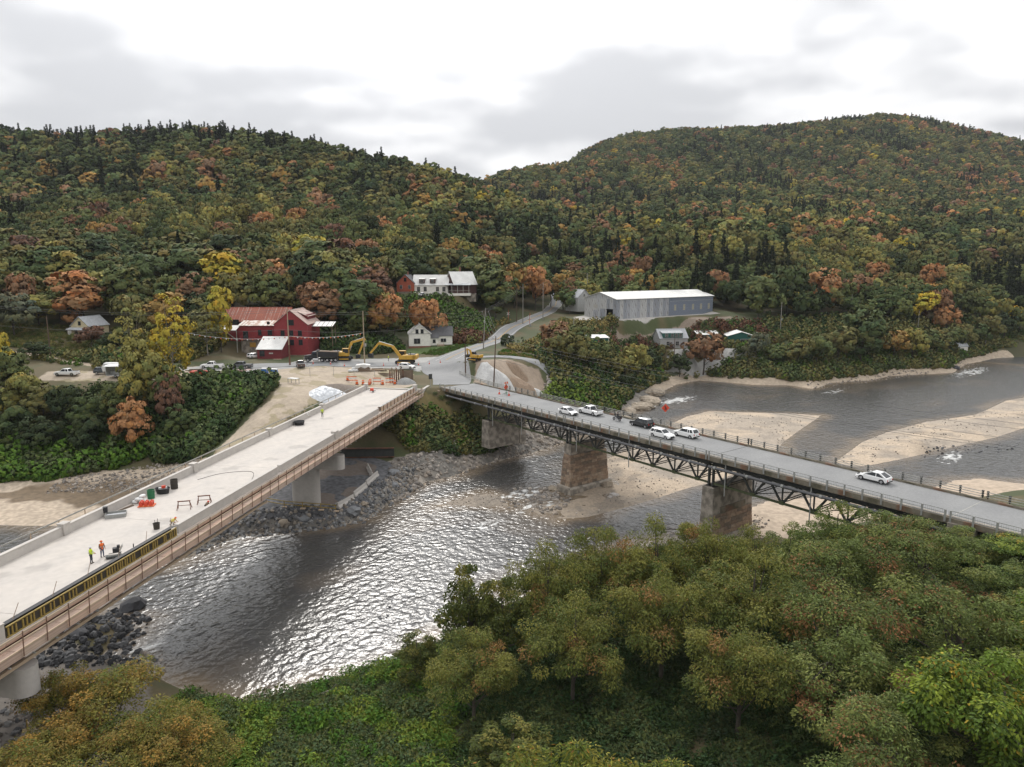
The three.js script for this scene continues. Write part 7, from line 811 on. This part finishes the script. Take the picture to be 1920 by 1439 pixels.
// timber frames, stacks and stores
{ let g = onGT('timber_stack', 'stack of dark timber frames standing at the new bridge end', 'timber stack', -29.9, 182.2, 0.25); for (let i = 0; i < 7; i++) part(g, 'frame', [box(0.2, 3.4, 0.2, -1.8 + i * 0.55, 0, 0.9), box(0.2, 3.4, 0.2, -1.8 + i * 0.55, 0, -0.9), box(0.2, 0.2, 2, -1.8 + i * 0.55, 3.2 + (i % 2) * 0.4, 0), box(0.2, 0.2, 2, -1.8 + i * 0.55, 1.4, 0)], i % 3 ? M.oldWood : M.rustSteel);
  g = onGT('timber_stack', 'leaning brown plywood panels beside the dark frames', 'timber stack', -27.6, 183, 0.3); for (let i = 0; i < 4; i++) part(g, 'panel', box(2.6, 2.8, 0.08, i * 0.25, 0, -i * 0.3, 0.1 * i, 0, -0.12), M.oldWood);
  g = onGT('tarped_stack', 'stack of stores under a white tarpaulin by the pale pole', 'stack', -40.8, 192.5, 0.1); part(g, 'stores', box(3.6, 1.6, 2.0), M.oldWood); part(g, 'tarpaulin', prof([[-2.0, 1.0], [-1.9, 1.75], [0, 2.0], [1.9, 1.75], [2.0, 0.9], [1.5, 1.3], [0.6, 0.9], [-0.6, 1.3], [-1.4, 0.8]], 2.4, 0, 0.06), M.whitePl);
  g = onGT('tool_sacks', 'white sacks heaped beside the tarpaulin stack', 'sacks', -43.2, 190.8); const r = rng(8); for (let i = 0; i < 6; i++) part(g, 'sack', new THREE.SphereGeometry(0.6, 8, 6).scale(1, 0.7, 0.8).translate((r() - 0.5) * 2.4, 0.35 + (i > 3 ? 0.5 : 0), (r() - 0.5) * 1.6), M.whitePl);
  for (const [x, z, ry, n, l] of [[-37.2, 192.6, 0.3, 5, 'jumble of planks right of the tarpaulin stack'], [-34.8, 190.6, -0.5, 4, 'loose beams near the parked white crossover'], [-70.5, 185.5, 0.05, 6, 'long pale timbers along the lot edge'], [-79, 182.5, 0.02, 5, 'long pale timbers behind the yellow trees'], [-84, 186, 0.1, 5, 'brown planks beside the white pickup'], [0.5, 221, 0.3, 6, 'grey timbers heaped on the grass island'], [5.5, 223.6, -0.2, 5, 'weathered boards at the end of the grass island']]) { const q = onGT('timber_pile', l, 'timber pile', x, z, ry, 'timber piles'); const rr = rng(Math.round(x * 7 + z)); for (let i = 0; i < n; i++) part(q, 'beam', box(2.5 + rr() * 4, 0.22, 0.3, (rr() - 0.5) * 1.5, 0.02 + Math.floor(i / 2) * 0.24, (rr() - 0.5) * 1.2, (rr() - 0.5) * 0.5), rr() < 0.5 ? M.lumber : M.oldWood); }
  for (const [x, z, m, l] of [[-69.6, 181.2, M.pinkRoof, 'pink topped skip on the lot'], [-66.3, 180.6, M.whitePl, 'white skip beside the portable toilets'], [-79.8, 178.6, M.orangeRed, 'red machine body behind the yellow pair of trees']]) { const q = onGT('skip', l, 'skip', x, z, 0.1, 'skips on the lot'); part(q, 'body', prof([[-1.6, 0.1], [1.6, 0.1], [2.0, 1.4], [-2.0, 1.4]], 1.8, 0, 0.05), m); part(q, 'cover', box(3.6, 0.1, 1.6, 0, 1.42, 0), m); part(q, 'hatch', box(1.2, 0.15, 0.8, 0.3, 1.5, 0), M.black); }
  g = onGT('site_trailer', 'low white rack at the top of the dirt ramp', 'rack', -54.3, 174, -0.4); part(g, 'top', box(2.6, 0.14, 1.4, 0, 1.2, 0), M.whitePl); for (const sx of [-1, 1]) for (const sz of [-1, 1]) part(g, 'leg', box(0.1, 1.2, 0.1, sx * 1.2, 0, sz * 0.6), M.galv);
  g = onGT('concrete_block', 'long concrete beam lying below the dirt ramp', 'concrete beam', -61.6, 129, 0.02); part(g, 'beam', cbox(10, 1.0, 1.0, 0, 0, 0, 0, 0.05), M.concrete); part(g, 'bearer', [box(0.3, 0.3, 1.4, -3.5, -0.25, 0), box(0.3, 0.3, 1.4, 3.5, -0.25, 0)], M.oldWood);
  g = onGT('timber_pile', 'rusty brown beam lying before the concrete beam', 'steel beam', -64, 125.6, 0.05); part(g, 'beam', [box(11, 0.08, 0.4, 0, 0.5, 0), box(11, 0.5, 0.06, 0, 0, 0), box(11, 0.08, 0.4, 0, 0, 0)], M.rustSteel);
  g = onGT('steel_girder', 'dark rusty steel girder lying beside the far pier', 'steel girder', -31.2, 148.4, 0.06, 0, 0.05); part(g, 'web', box(11.5, 1.9, 0.08), M.darkSteel); part(g, 'flange', [box(11.5, 0.12, 0.9, 0, 1.9, 0), box(11.5, 0.1, 0.9, 0, 0, 0)], M.rustSteel);
  g = onGT('pennant_line', 'line of small orange warning flags strung before the mill', 'flag line', 0, 0); g.position.set(0, 0, 0); const A = [V(-95, 26, -205), V(-63, 25.2, -201), V(-41.5, 26.4, -198.5)]; for (let s = 0; s < 2; s++) { const a = A[s], b = A[s + 1], pts = []; for (let i = 0; i <= 20; i++) { const t = i / 20; pts.push(a.clone().lerp(b, t).add(V(0, -2.0 * 4 * t * (1 - t) * (s ? 0.4 : 0.7), 0))); } part(g, 'cord', tube(pts, 0.04, 4, 30), M.whitePl); for (let i = 1; i < 20; i++) part(g, 'flag', mesh3([[-0.25, 0, 0], [0.25, 0, 0], [0, -0.5, 0.02], [0, 0, 0.05]], [[0, 2, 1], [0, 1, 3]]).translate(pts[i].x, pts[i].y, pts[i].z), i % 2 ? M.orange : M.whitePl); } }
// chain link fence along the lot
{ const g = thing('site_fence', 'thin steel post fence round the dirt lot', 'fence', [0, 0, 0]); const P = [[-66, 176.5], [-59, 177], [-53, 184], [-47.5, 186.8], [-42, 186.6], [-36.5, 186.4]]; for (let i = 0; i < P.length; i++) { const [x, z] = P[i], y = hAt(x, z); part(g, 'post', rod(V(x, y, -z), V(x, y + 2.4, -z), 0.05), M.galv); if (i) { const [a, b] = P[i - 1], y2 = hAt(a, b); part(g, 'wire', rod(V(a, y2 + 2.3, -b), V(x, y + 2.3, -z), 0.02), M.galv); part(g, 'wire', rod(V(a, y2 + 1.2, -b), V(x, y + 1.2, -z), 0.015), M.galv); } } }
// wooden barrier round the stone pad
{ const R = [[-44.1, 122.6], [-40.6, 121.2], [-37.2, 120.7], [-34, 120.8], [-31.5, 121.4]], g = thing('edge_barrier', 'yellow edge barrier with feet curving round the stone pad', 'barrier', [0, 0, 0]); for (let i = 0; i < R.length - 1; i++) { const a = R[i], b = R[i + 1], ya = hAt(...a), yb = hAt(...b); for (const h of [0.35, 0.95]) part(g, 'rail', bar(V(a[0], ya + h, -a[1]), V(b[0], yb + h, -b[1]), 0.07, 0.14), M.formYellow); part(g, 'foot', box(0.9, 0.18, 0.5, b[0] + 0.2, yb - 0.05, -b[1] + 0.5), M.lumber); part(g, 'post', box(0.12, 1.15, 0.12, b[0], yb - 0.05, -b[1]), M.formYellow); }
  const Q = [[-31.2, 121.6], [-29.4, 126.6], [-28.3, 132.6], [-27.3, 139.4], [-26.6, 144.6]]; for (let i = 0; i < 3; i++) { const a = Q[i], b = Q[i + 1], ya = hAt(...a), yb = hAt(...b), q = thing('concrete_barrier', ['pale concrete barrier nearest the yellow rail', 'pale concrete barrier in the middle of the pad edge', 'pale concrete barrier at the far pad edge'][i], 'barrier', [a[0], (ya + yb) / 2, a[1]], Math.atan2(b[1] - a[1], b[0] - a[0]), 'concrete barriers on the pad'); const L = Math.hypot(b[0] - a[0], b[1] - a[1]) - 0.25; part(q, 'block', prof([[-0.4, 0], [0.4, 0], [0.36, 0.3], [0.16, 0.5], [0.1, 1.05], [-0.1, 1.05], [-0.16, 0.5], [-0.36, 0.3]], L, 0).rotateY(Math.PI / 2).translate(L / 2, 0, 0), M.concrete); part(q, 'lifting_slot', [box(0.5, 0.12, 0.9, L * 0.25, 0.02, 0), box(0.5, 0.12, 0.9, L * 0.75, 0.02, 0)], M.darkSteel); }
  const q = onGT('concrete_barrier', 'pale concrete barrier turned across the pad end', 'barrier', -29.2, 140.6, 1.9, 'concrete barriers on the pad'); part(q, 'block', prof([[-0.4, 0], [0.4, 0], [0.36, 0.3], [0.16, 0.5], [0.1, 1.05], [-0.1, 1.05], [-0.16, 0.5], [-0.36, 0.3]], 5.4, 0).rotateY(Math.PI / 2), M.concrete); part(q, 'lifting_slot', [box(0.5, 0.12, 0.9, -1.3, 0.02, 0), box(0.5, 0.12, 0.9, 1.3, 0.02, 0)], M.darkSteel);
  const E = [[-45.2, 60], [-41.5, 57.2], [-38, 54.8], [-35.4, 52.6]], f = thing('edge_barrier', 'yellow edge barrier with feet beside the near pier', 'barrier', [0, 0, 0]); for (let i = 0; i < 3; i++) { const a = E[i], b = E[i + 1], ya = hAt(...a), yb = hAt(...b); for (const h of [0.35, 0.95]) part(f, 'rail', bar(V(a[0], ya + h, -a[1]), V(b[0], yb + h, -b[1]), 0.07, 0.12), M.lumber); part(f, 'foot', box(0.6, 0.16, 1.1, a[0], ya, -a[1] + 0.3, 0.5), M.formYellow); part(f, 'post', box(0.12, 1.15, 0.12, a[0], ya, -a[1]), M.formYellow); } }
// road side rails at the truss bridge approach
{ const g = thing('guard_rail', 'white three-rail road fence at the truss bridge entrance', 'railing', [0, 0, 0]); const P = [tbW(-34, -11.3), tbW(-38.5, -11.5), tbW(-43, -11.8), tbW(-47, -12.2), [-12.5, 188], [-14.2, 191]]; for (let i = 0; i < P.length; i++) { const [x, z] = P[i], y = Math.max(14.9, hAt(x, z)); part(g, 'post', box(0.16, 1.1, 0.16, x, y, -z), M.galv); if (i) { const [a, b] = P[i - 1], y2 = Math.max(14.9, hAt(a, b)); for (const h of [0.35, 0.68, 1.0]) part(g, 'rail', bar(V(a, y2 + h, -b), V(x, y + h, -z), 0.08, 0.14), M.railWhite); } } }
// ---------- poles and wires ----------
function pole(label, x, zf, H, mat, o = {}) { const g = thing('utility_pole', label, 'utility pole', [x, hAt(x, zf) - 0.3, zf], o.ry || 0, 'utility poles'); part(g, 'pole', rod(V(0, 0, 0), V(o.lx || 0, H, 0), 0.2, 0.12, 8), mat); if (o.base) part(g, 'lower_pole', cyl(0.24, 0.22, o.base, 0, 0.1, 0, 8), M.rustSteel); for (const h of o.arms || []) { part(g, 'cross_arm', box(2.4, 0.12, 0.12, (o.lx || 0) * h / H, h, 0), M.oldWood); for (const q of [-1.05, 0, 1.05]) part(g, 'insulator', cyl(0.06, 0.05, 0.22, q + (o.lx || 0) * h / H, h + 0.12, 0, 8), M.whitePl); } if (o.can) part(g, 'transformer', cyl(0.25, 0.25, 0.8, 0.42, o.can, 0, 12), M.galv); if (o.lamp) part(g, 'bracket', [rod(V(0, o.lamp, 0), V(-1.8, o.lamp + 0.6, 0), 0.04)], M.galv); return g; }
pole('tall pale utility pole beside the excavators', -41.5, 198, 16.4, M.polePale, { can: 6.5 }); pole('utility pole with reddish base in front of the mill', -63.2, 200, 16.6, M.polePale, { base: 6 }); pole('tall utility pole at the truss bridge end', -4.9, 183.5, 15.2, M.poleDark, { arms: [14.4], lx: 0.7 }); pole('short brown pole beside the small excavator', -12.6, 190, 8.6, M.poleDark); pole('leaning utility pole on the road verge', -9.6, 236, 14, M.poleGrey, { arms: [12.6], lx: 0.8, can: 9 }); pole('grey utility pole where the road crosses the tracks', 4.6, 300, 17, M.poleGrey, { arms: [15.6] }); pole('thin utility pole left of the track crossing', 2, 303, 15, M.poleDark); pole('utility pole beside the road above the crossing', 13.4, 308, 16.5, M.poleGrey, { arms: [15.4] }); pole('utility pole standing above the right bank trees', 117, 309, 14, M.poleGrey, { can: 6 }); pole('utility pole left of the tallest bank tree', 162, 340, 11, M.poleGrey); pole('utility pole between the right bank trees', 197, 344, 11, M.poleGrey); pole('rightmost utility pole above the bank', 236, 352, 11, M.poleGrey); pole('dark utility pole beside the dirt track', -134, 204.5, 11.6, M.poleDark); pole('left of two short poles behind the white house', -30.2, 266, 9.5, M.poleGrey); pole('right of two short poles behind the white house', -28.6, 266, 9.8, M.polePale); pole('pole in front of the workshop dormer', 64.5, 280, 11, M.poleDark); pole('crooked pale pole above the grey barn', 37, 344, 18, M.poleGrey, { lx: -1 }); pole('small pole on the hill road edge', 24, 276, 8, M.poleGrey);
for (const [x, z, l] of [[-1.6, 297, 'left railway crossing signal'], [7.2, 292, 'right railway crossing signal']]) { const g = onGT('crossing_signal', l, 'signal', x, z, 0, 'railway crossing signals'); part(g, 'mast', rod(V(0, 0, 0), V(0, 4.4, 0), 0.09), M.galv); part(g, 'crossbuck', [box(1.5, 0.22, 0.05, 0, 3.8, 0.1, 0, 0.8), box(1.5, 0.22, 0.05, 0, 3.8, 0.14, 0, -0.8)], M.whitePl); part(g, 'lamp_housing', [cyl(0.22, 0.22, 0.1, -0.5, 2.8, 0.1), cyl(0.22, 0.22, 0.1, 0.5, 2.8, 0.1), box(1.2, 0.08, 0.08, 0, 2.8, 0)], M.black); part(g, 'gate_arm', rod(V(0, 1.1, 0.2), V(0.2, 5.6, 0.2), 0.06), M.orangeRed); part(g, 'base_box', box(0.8, 1.1, 0.6, 0.3, 0, -0.6), M.galv); }
function wire(label, a, b, sag, r = 0.03, grp) { const pts = []; for (let i = 0; i <= 16; i++) { const t = i / 16; pts.push(a.clone().lerp(b, t).add(V(0, -sag * 4 * t * (1 - t), 0))); } solo('power_line', tube(pts, r, 4, 48), M.wire || (M.wire = std({ color: C(0.1, 0.1, 0.1), roughness: 0.6 })), label, 'wire', grp); }
const p3 = V(-4.2, hAt(-4.9, 183.5), -183.5), end = V(96, 0, -97);
[[14.6, 20.5, 2.4, 'uppermost wire over the far side of the truss bridge'], [14.4, 19.6, 2.6, 'second wire over the far side of the truss bridge'], [12.6, 17.8, 2.6, 'third wire over the far side of the truss bridge'], [10.2, 16.4, 2.2, 'fourth wire over the far side of the truss bridge'], [8.8, 15.6, 1.6, 'lowest wire over the far side of the truss bridge']].forEach(([h, e, s, l], i) => wire(l, p3.clone().add(V(i < 2 ? (i ? -1 : 1) : 0, h, 0)), end.clone().add(V(i * 0.5, e, 0)), s, i > 2 ? 0.03 : 0.024, 'wires beside the truss bridge'));
const topOf = (x, z, h) => V(x, hAt(x, z) + h, -z); [[15.8, 15.9], [15.2, 15.3], [10.2, 10.4]].forEach(([a, b], i) => { wire(['top wire between the mill pole and the pale pole', 'second wire between the mill pole and the pale pole', 'low wire between the mill pole and the pale pole'][i], topOf(-63.2, 200, a), topOf(-41.5, 198, b), 0.5, 0.03, 'street wires'); wire(['top wire running left from the mill pole', 'second wire running left from the mill pole', 'low wire running left from the mill pole'][i], topOf(-63.2, 200, a), topOf(-165, 205, a - 2), 2.2, 0.03, 'street wires'); wire(['top wire from the pale pole to the leaning pole', 'second wire from the pale pole to the leaning pole', 'low wire from the pale pole to the leaning pole'][i], topOf(-41.5, 198, a), topOf(-9.6, 236, 12.6 - i), 0.8, 0.025, 'street wires'); });
for (const [q, l] of [[-1, 'left'], [0, 'middle'], [1, 'right']]) { wire(l + ' wire climbing from the leaning pole to the crossing', topOf(-9.6, 236, 12.7).add(V(0.7 + q, 0, 0)), topOf(4.6, 300, 15.7).add(V(q, 0, 0)), 0.8, 0.025, 'road wires'); wire(l + ' wire from the bridge end pole to the leaning pole', p3.clone().add(V(q, 14.5, 0)), topOf(-9.6, 236, 12.7).add(V(0.7 + q, 0, 0)), 0.6, 0.025, 'road wires'); }
// ---------- rocks ----------
{ const rock = (seed) => { const g = new THREE.IcosahedronGeometry(1, 1), p = g.attributes.position, k = {}; const r = rng(seed), s = V(1, 0.6 + 0.3 * r(), 0.75 + 0.3 * r()); for (let i = 0; i < p.count; i++) { const key = [p.getX(i), p.getY(i), p.getZ(i)].map(x => x.toFixed(3)).join(); const f = k[key] ?? (k[key] = 0.75 + 0.5 * r()); p.setXYZ(i, p.getX(i) * f * s.x, p.getY(i) * f * s.y, p.getZ(i) * f * s.z); } g.deleteAttribute('normal'); g.deleteAttribute('uv'); return g; };
  const ledge = (seed) => { const g = new THREE.IcosahedronGeometry(1, 6), p = g.attributes.position; for (let i = 0; i < p.count; i++) { const x = p.getX(i), y = p.getY(i), z = p.getZ(i), f = 0.55 + 0.6 * fbm(x * 1.3 + seed, z * 1.3 + y * 0.9, 4) + 0.2 * Math.abs(vn(x * 3 + seed, y * 6) - 0.5); p.setXYZ(i, x * f, Math.round((y * f) * 5) / 5 * 0.6 + y * f * 0.4, z * f); } g.deleteAttribute('normal'); g.deleteAttribute('uv'); return g; };
  const D = new THREE.Object3D(), cc = new THREE.Color(), mat = std({ roughness: 0.92 });
  const scatter = (poly, n, s0, s1, cols, label, seed, cond) => { const r = rng(seed); let a = 1e9, b = -1e9, q = 1e9, w = -1e9; for (const [x, y] of poly) { a = Math.min(a, x); b = Math.max(b, x); q = Math.min(q, y); w = Math.max(w, y); } const P = []; for (let t = 0; t < n * 12 && P.length < n; t++) { const x = lerp(a, b, r()), z = lerp(q, w, r()); if (inPoly(poly, x, z) && (!cond || cond(x, z, r))) P.push([x, z]); }
    const im = new THREE.InstancedMesh(rock(seed), mat, P.length); P.forEach(([x, z], i) => { const s = s0 + (s1 - s0) * Math.pow(r(), 3); D.position.set(x, Math.max(hAt(x, z), -0.15) + s * 0.12, -z); D.rotation.set(r() * 6, r() * 6, r() * 6); D.scale.setScalar(s); D.updateMatrix(); im.setMatrixAt(i, D.matrix); const c = cols[Math.floor(r() * cols.length)], v = 0.75 + 0.5 * r(); cc.setRGB(c[0] * v, c[1] * v, c[2] * v); im.setColorAt(i, cc); }); im.name = numbered('rubble'); im.userData.kind = 'stuff'; im.userData.label = label; im.castShadow = im.receiveShadow = true; scene.add(im); };
  const DARK = [[0.12, 0.12, 0.122], [0.17, 0.17, 0.17], [0.25, 0.245, 0.235], [0.075, 0.075, 0.077], [0.22, 0.19, 0.155]], WARM = [[0.25, 0.21, 0.17], [0.33, 0.29, 0.25], [0.16, 0.14, 0.12], [0.2, 0.18, 0.16]], BLACK = [[0.03, 0.03, 0.032], [0.06, 0.06, 0.063], [0.11, 0.11, 0.112]];
  const nearShore = (d0, d1) => (x, z) => { const d = sdPoly(RIVER, x, z); return d > d0 && d < d1; };
  scatter([[-56, 100], [-46, 110], [-28, 115], [-20, 128], [-20, 150], [-26, 147], [-28, 128], [-34, 121], [-50, 125], [-60, 110]], 2600, 0.09, 0.5, DARK, 'dark riprap stones on the pad slope', 201, nearShore(-1.2, 5.5));
  scatter([[-24, 128], [-12, 146], [6, 166], [24, 192], [36, 212], [28, 222], [10, 190], [-8, 172], [-26, 150]], 2200, 0.12, 0.6, WARM, 'brown shore stones below the truss bridge', 202, nearShore(-1, 8));
  scatter([[-58, 70], [-44, 72], [-40, 76], [-44, 84], [-50, 88], [-60, 88]], 1000, 0.1, 0.6, BLACK, 'black wet rocks beside the near pier', 203, nearShore(-2.4, 6)); scatter([[-46, 72.5], [-40.5, 72], [-39, 75.5], [-43, 78], [-46, 76.5]], 260, 0.1, 0.4, WARM, 'brown stones edging the rock pool', 204);
  scatter([[-110, 134], [-62, 134], [-66, 150], [-84, 143], [-110, 138]], 1300, 0.08, 0.35, WARM, 'cobbles on the gravel bar under the knotweed', 205, (x, z) => x > -92); scatter([[-3, 128], [8, 124], [12, 132], [10, 140], [0, 140]], 340, 0.12, 0.5, WARM, 'stones scattered by the masonry pier', 206); scatter([[-34, 60], [-44, 50], [-56, 55], [-50, 66], [-40, 64]], 700, 0.08, 0.4, WARM.concat(DARK), 'loose stones on the near left bank', 207); scatter([[96, 163], [128, 170], [130, 178], [104, 172]], 220, 0.12, 0.4, BLACK, 'dark stones in the right hand riffle', 208); scatter([[6, 101], [30, 112], [44, 124], [46, 118], [26, 104], [8, 94]], 500, 0.1, 0.4, WARM, 'stones on the near shore below the trees', 209); scatter([[180, 298], [215, 322], [210, 332], [176, 304], [110, 262], [112, 256]], 420, 0.15, 0.5, WARM, 'stones along the right hand shore', 210, nearShore(-4, 3)); scatter([[-27, 158], [-14, 158], [-10, 164], [-18, 168], [-28, 166]], 500, 0.12, 0.45, [[0.2, 0.15, 0.12], [0.26, 0.2, 0.165], [0.15, 0.12, 0.1]], 'brown stone facing at the embankment foot', 211); scatter([[9, 199], [16, 197], [18, 206], [10, 208]], 260, 0.25, 0.9, WARM.concat([[0.4, 0.38, 0.35]]), 'heap of broken concrete behind the gravel', 212);
  scatter([[-24, 110], [-17, 98], [-15.5, 84], [-17, 84], [-19.5, 98], [-25.5, 109]], 150, 0.08, 0.3, BLACK, 'line of dark stones breaking the surface', 213);
  scatter(BARS[0], 900, 0.05, 0.22, WARM, 'pebbles on the middle gravel bar', 214, (x, z) => fbm(x * 0.07, z * 0.07, 2) > 0.5); scatter(BARS[3], 900, 0.06, 0.25, WARM, 'pebbles on the right gravel bar', 215, (x, z) => fbm(x * 0.07, z * 0.07, 2) > 0.5); scatter(BARS[2], 160, 0.05, 0.2, WARM, 'pebbles on the small mid river bar', 216);
  const big = [[-36.3, 118.4, 1.0, 'D', 'grey boulder at the pad toe left of the barrier'], [-28.6, 122.2, 1.5, 'D', 'large grey boulder below the pale barriers'], [-27.4, 125.8, 0.7, 'W', 'tan boulder beside the large grey one'], [-39.6, 117.2, 0.9, 'W', 'tan boulder at the water below the pad'], [-24.4, 141, 1.3, 'D', 'grey slab on the pad flank'], [-23.4, 136, 1.0, 'D', 'grey block near the shore'], [-56, 80.5, 1.4, 'B', 'black boulder nearest the near pier'], [-52, 79, 1.1, 'B', 'black boulder at the rock pool'], [-50.5, 88.5, 1.6, 'B', 'dark boulder under the new bridge'], [-55, 92, 1.0, 'B', 'small dark boulder under the new bridge'], [-12.8, 76.6, 0.9, 'B', 'black boulder at the near shore before the trees'], [-15.4, 75.4, 0.5, 'B', 'small black boulder left of the shore boulder'], [36, 213.5, 2.6, 'T', 'pale ledge at the river corner, lower'], [41, 222, 3.4, 'T', 'pale ledge at the river corner, middle'], [46, 232, 3.6, 'T', 'pale ledge at the river corner, upper'], [50, 246, 3.0, 'T', 'pale rock below the left bank trees'], [33, 206, 2.0, 'T', 'pale rock right beside the truss bridge'], [19.5, 140.6, 1.4, 'W', 'rounded brown rock right of the masonry pier'], [8.5, 139, 1.2, 'W', 'brown rock left of the masonry pier'], [195, 309, 1.8, 'B', 'dark bush-like rock at the right riffle']];
  const cm = { D: [0.2, 0.205, 0.21], W: [0.3, 0.25, 0.19], B: [0.05, 0.05, 0.054], T: [0.3, 0.25, 0.19] }; const mats = {}; for (const k in cm) mats[k] = std({ map: texture(128, (u, v) => mul(cm[k], 0.6 + 0.8 * tf(u, v, 5, 4)), true, 0.4), roughness: 0.92 });
  big.forEach(([x, z, s, c, l], i) => { const g = c === 'T' ? ledge(300 + i) : rock(300 + i); g.scale(s * (c === 'T' ? 1.5 : 1), s * (c === 'T' ? 0.55 : 0.8), s); g.rotateY(i * 1.7); g.computeVertexNormals(); uvBox(g); const m = solo('boulder', g, mats[c], l, 'boulder', 'boulders'); m.position.set(x, Math.max(hAt(x, z), -0.2) + s * 0.15, -z); });
  solo('driftwood', [rod(V(-17.5, hAt(-17.5, 66.5) + 0.3, -66.5), V(-22, hAt(-22, 62.5) + 0.4, -62.5), 0.13, 0.09, 7), rod(V(-18.4, hAt(-18.4, 65.6) + 0.35, -65.6), V(-17.6, hAt(-17.6, 65) + 1.4, -65), 0.06, 0.03, 5)], M.barkPale, 'bare grey log lying on the near bank', 'log');
  solo('driftwood', [rod(V(31, 0.3, -116), V(24.5, 0.7, -115.2), 0.14, 0.07, 7), rod(V(29, 0.4, -115.8), V(26, 1.2, -113.6), 0.08, 0.04, 5), rod(V(28, 0.4, -115.6), V(26.5, 0.2, -117.6), 0.07, 0.04, 5)], M.bark, 'dark drift log left of the second truss pier', 'log');
}
scene.fog = new THREE.FogExp2(new THREE.Color(0.86, 0.9, 0.95), 0.00005);

// look-alike trees that stand in one short row are told apart by their order in the view
{ const ord = ['leftmost', 'second from left', 'third from left', 'fourth from left', 'fifth from left', 'sixth from left', 'seventh from left', 'eighth from left', 'ninth from left', 'tenth from left', 'eleventh from left', 'rightmost'], by = {};
  for (const o of scene.children) if (o.userData.label && o.userData.category === 'tree') (by[o.userData.label] ||= []).push(o);
  for (const l in by) { const L = by[l]; if (L.length < 2 || L.length > 12) continue; L.sort((a, b) => a.position.x / -a.position.z - b.position.x / -b.position.z); L.forEach((o, i) => { o.userData.label = l + ', ' + (i === L.length - 1 ? 'rightmost' : ord[i]); }); } }
renderer.render(scene, camera);
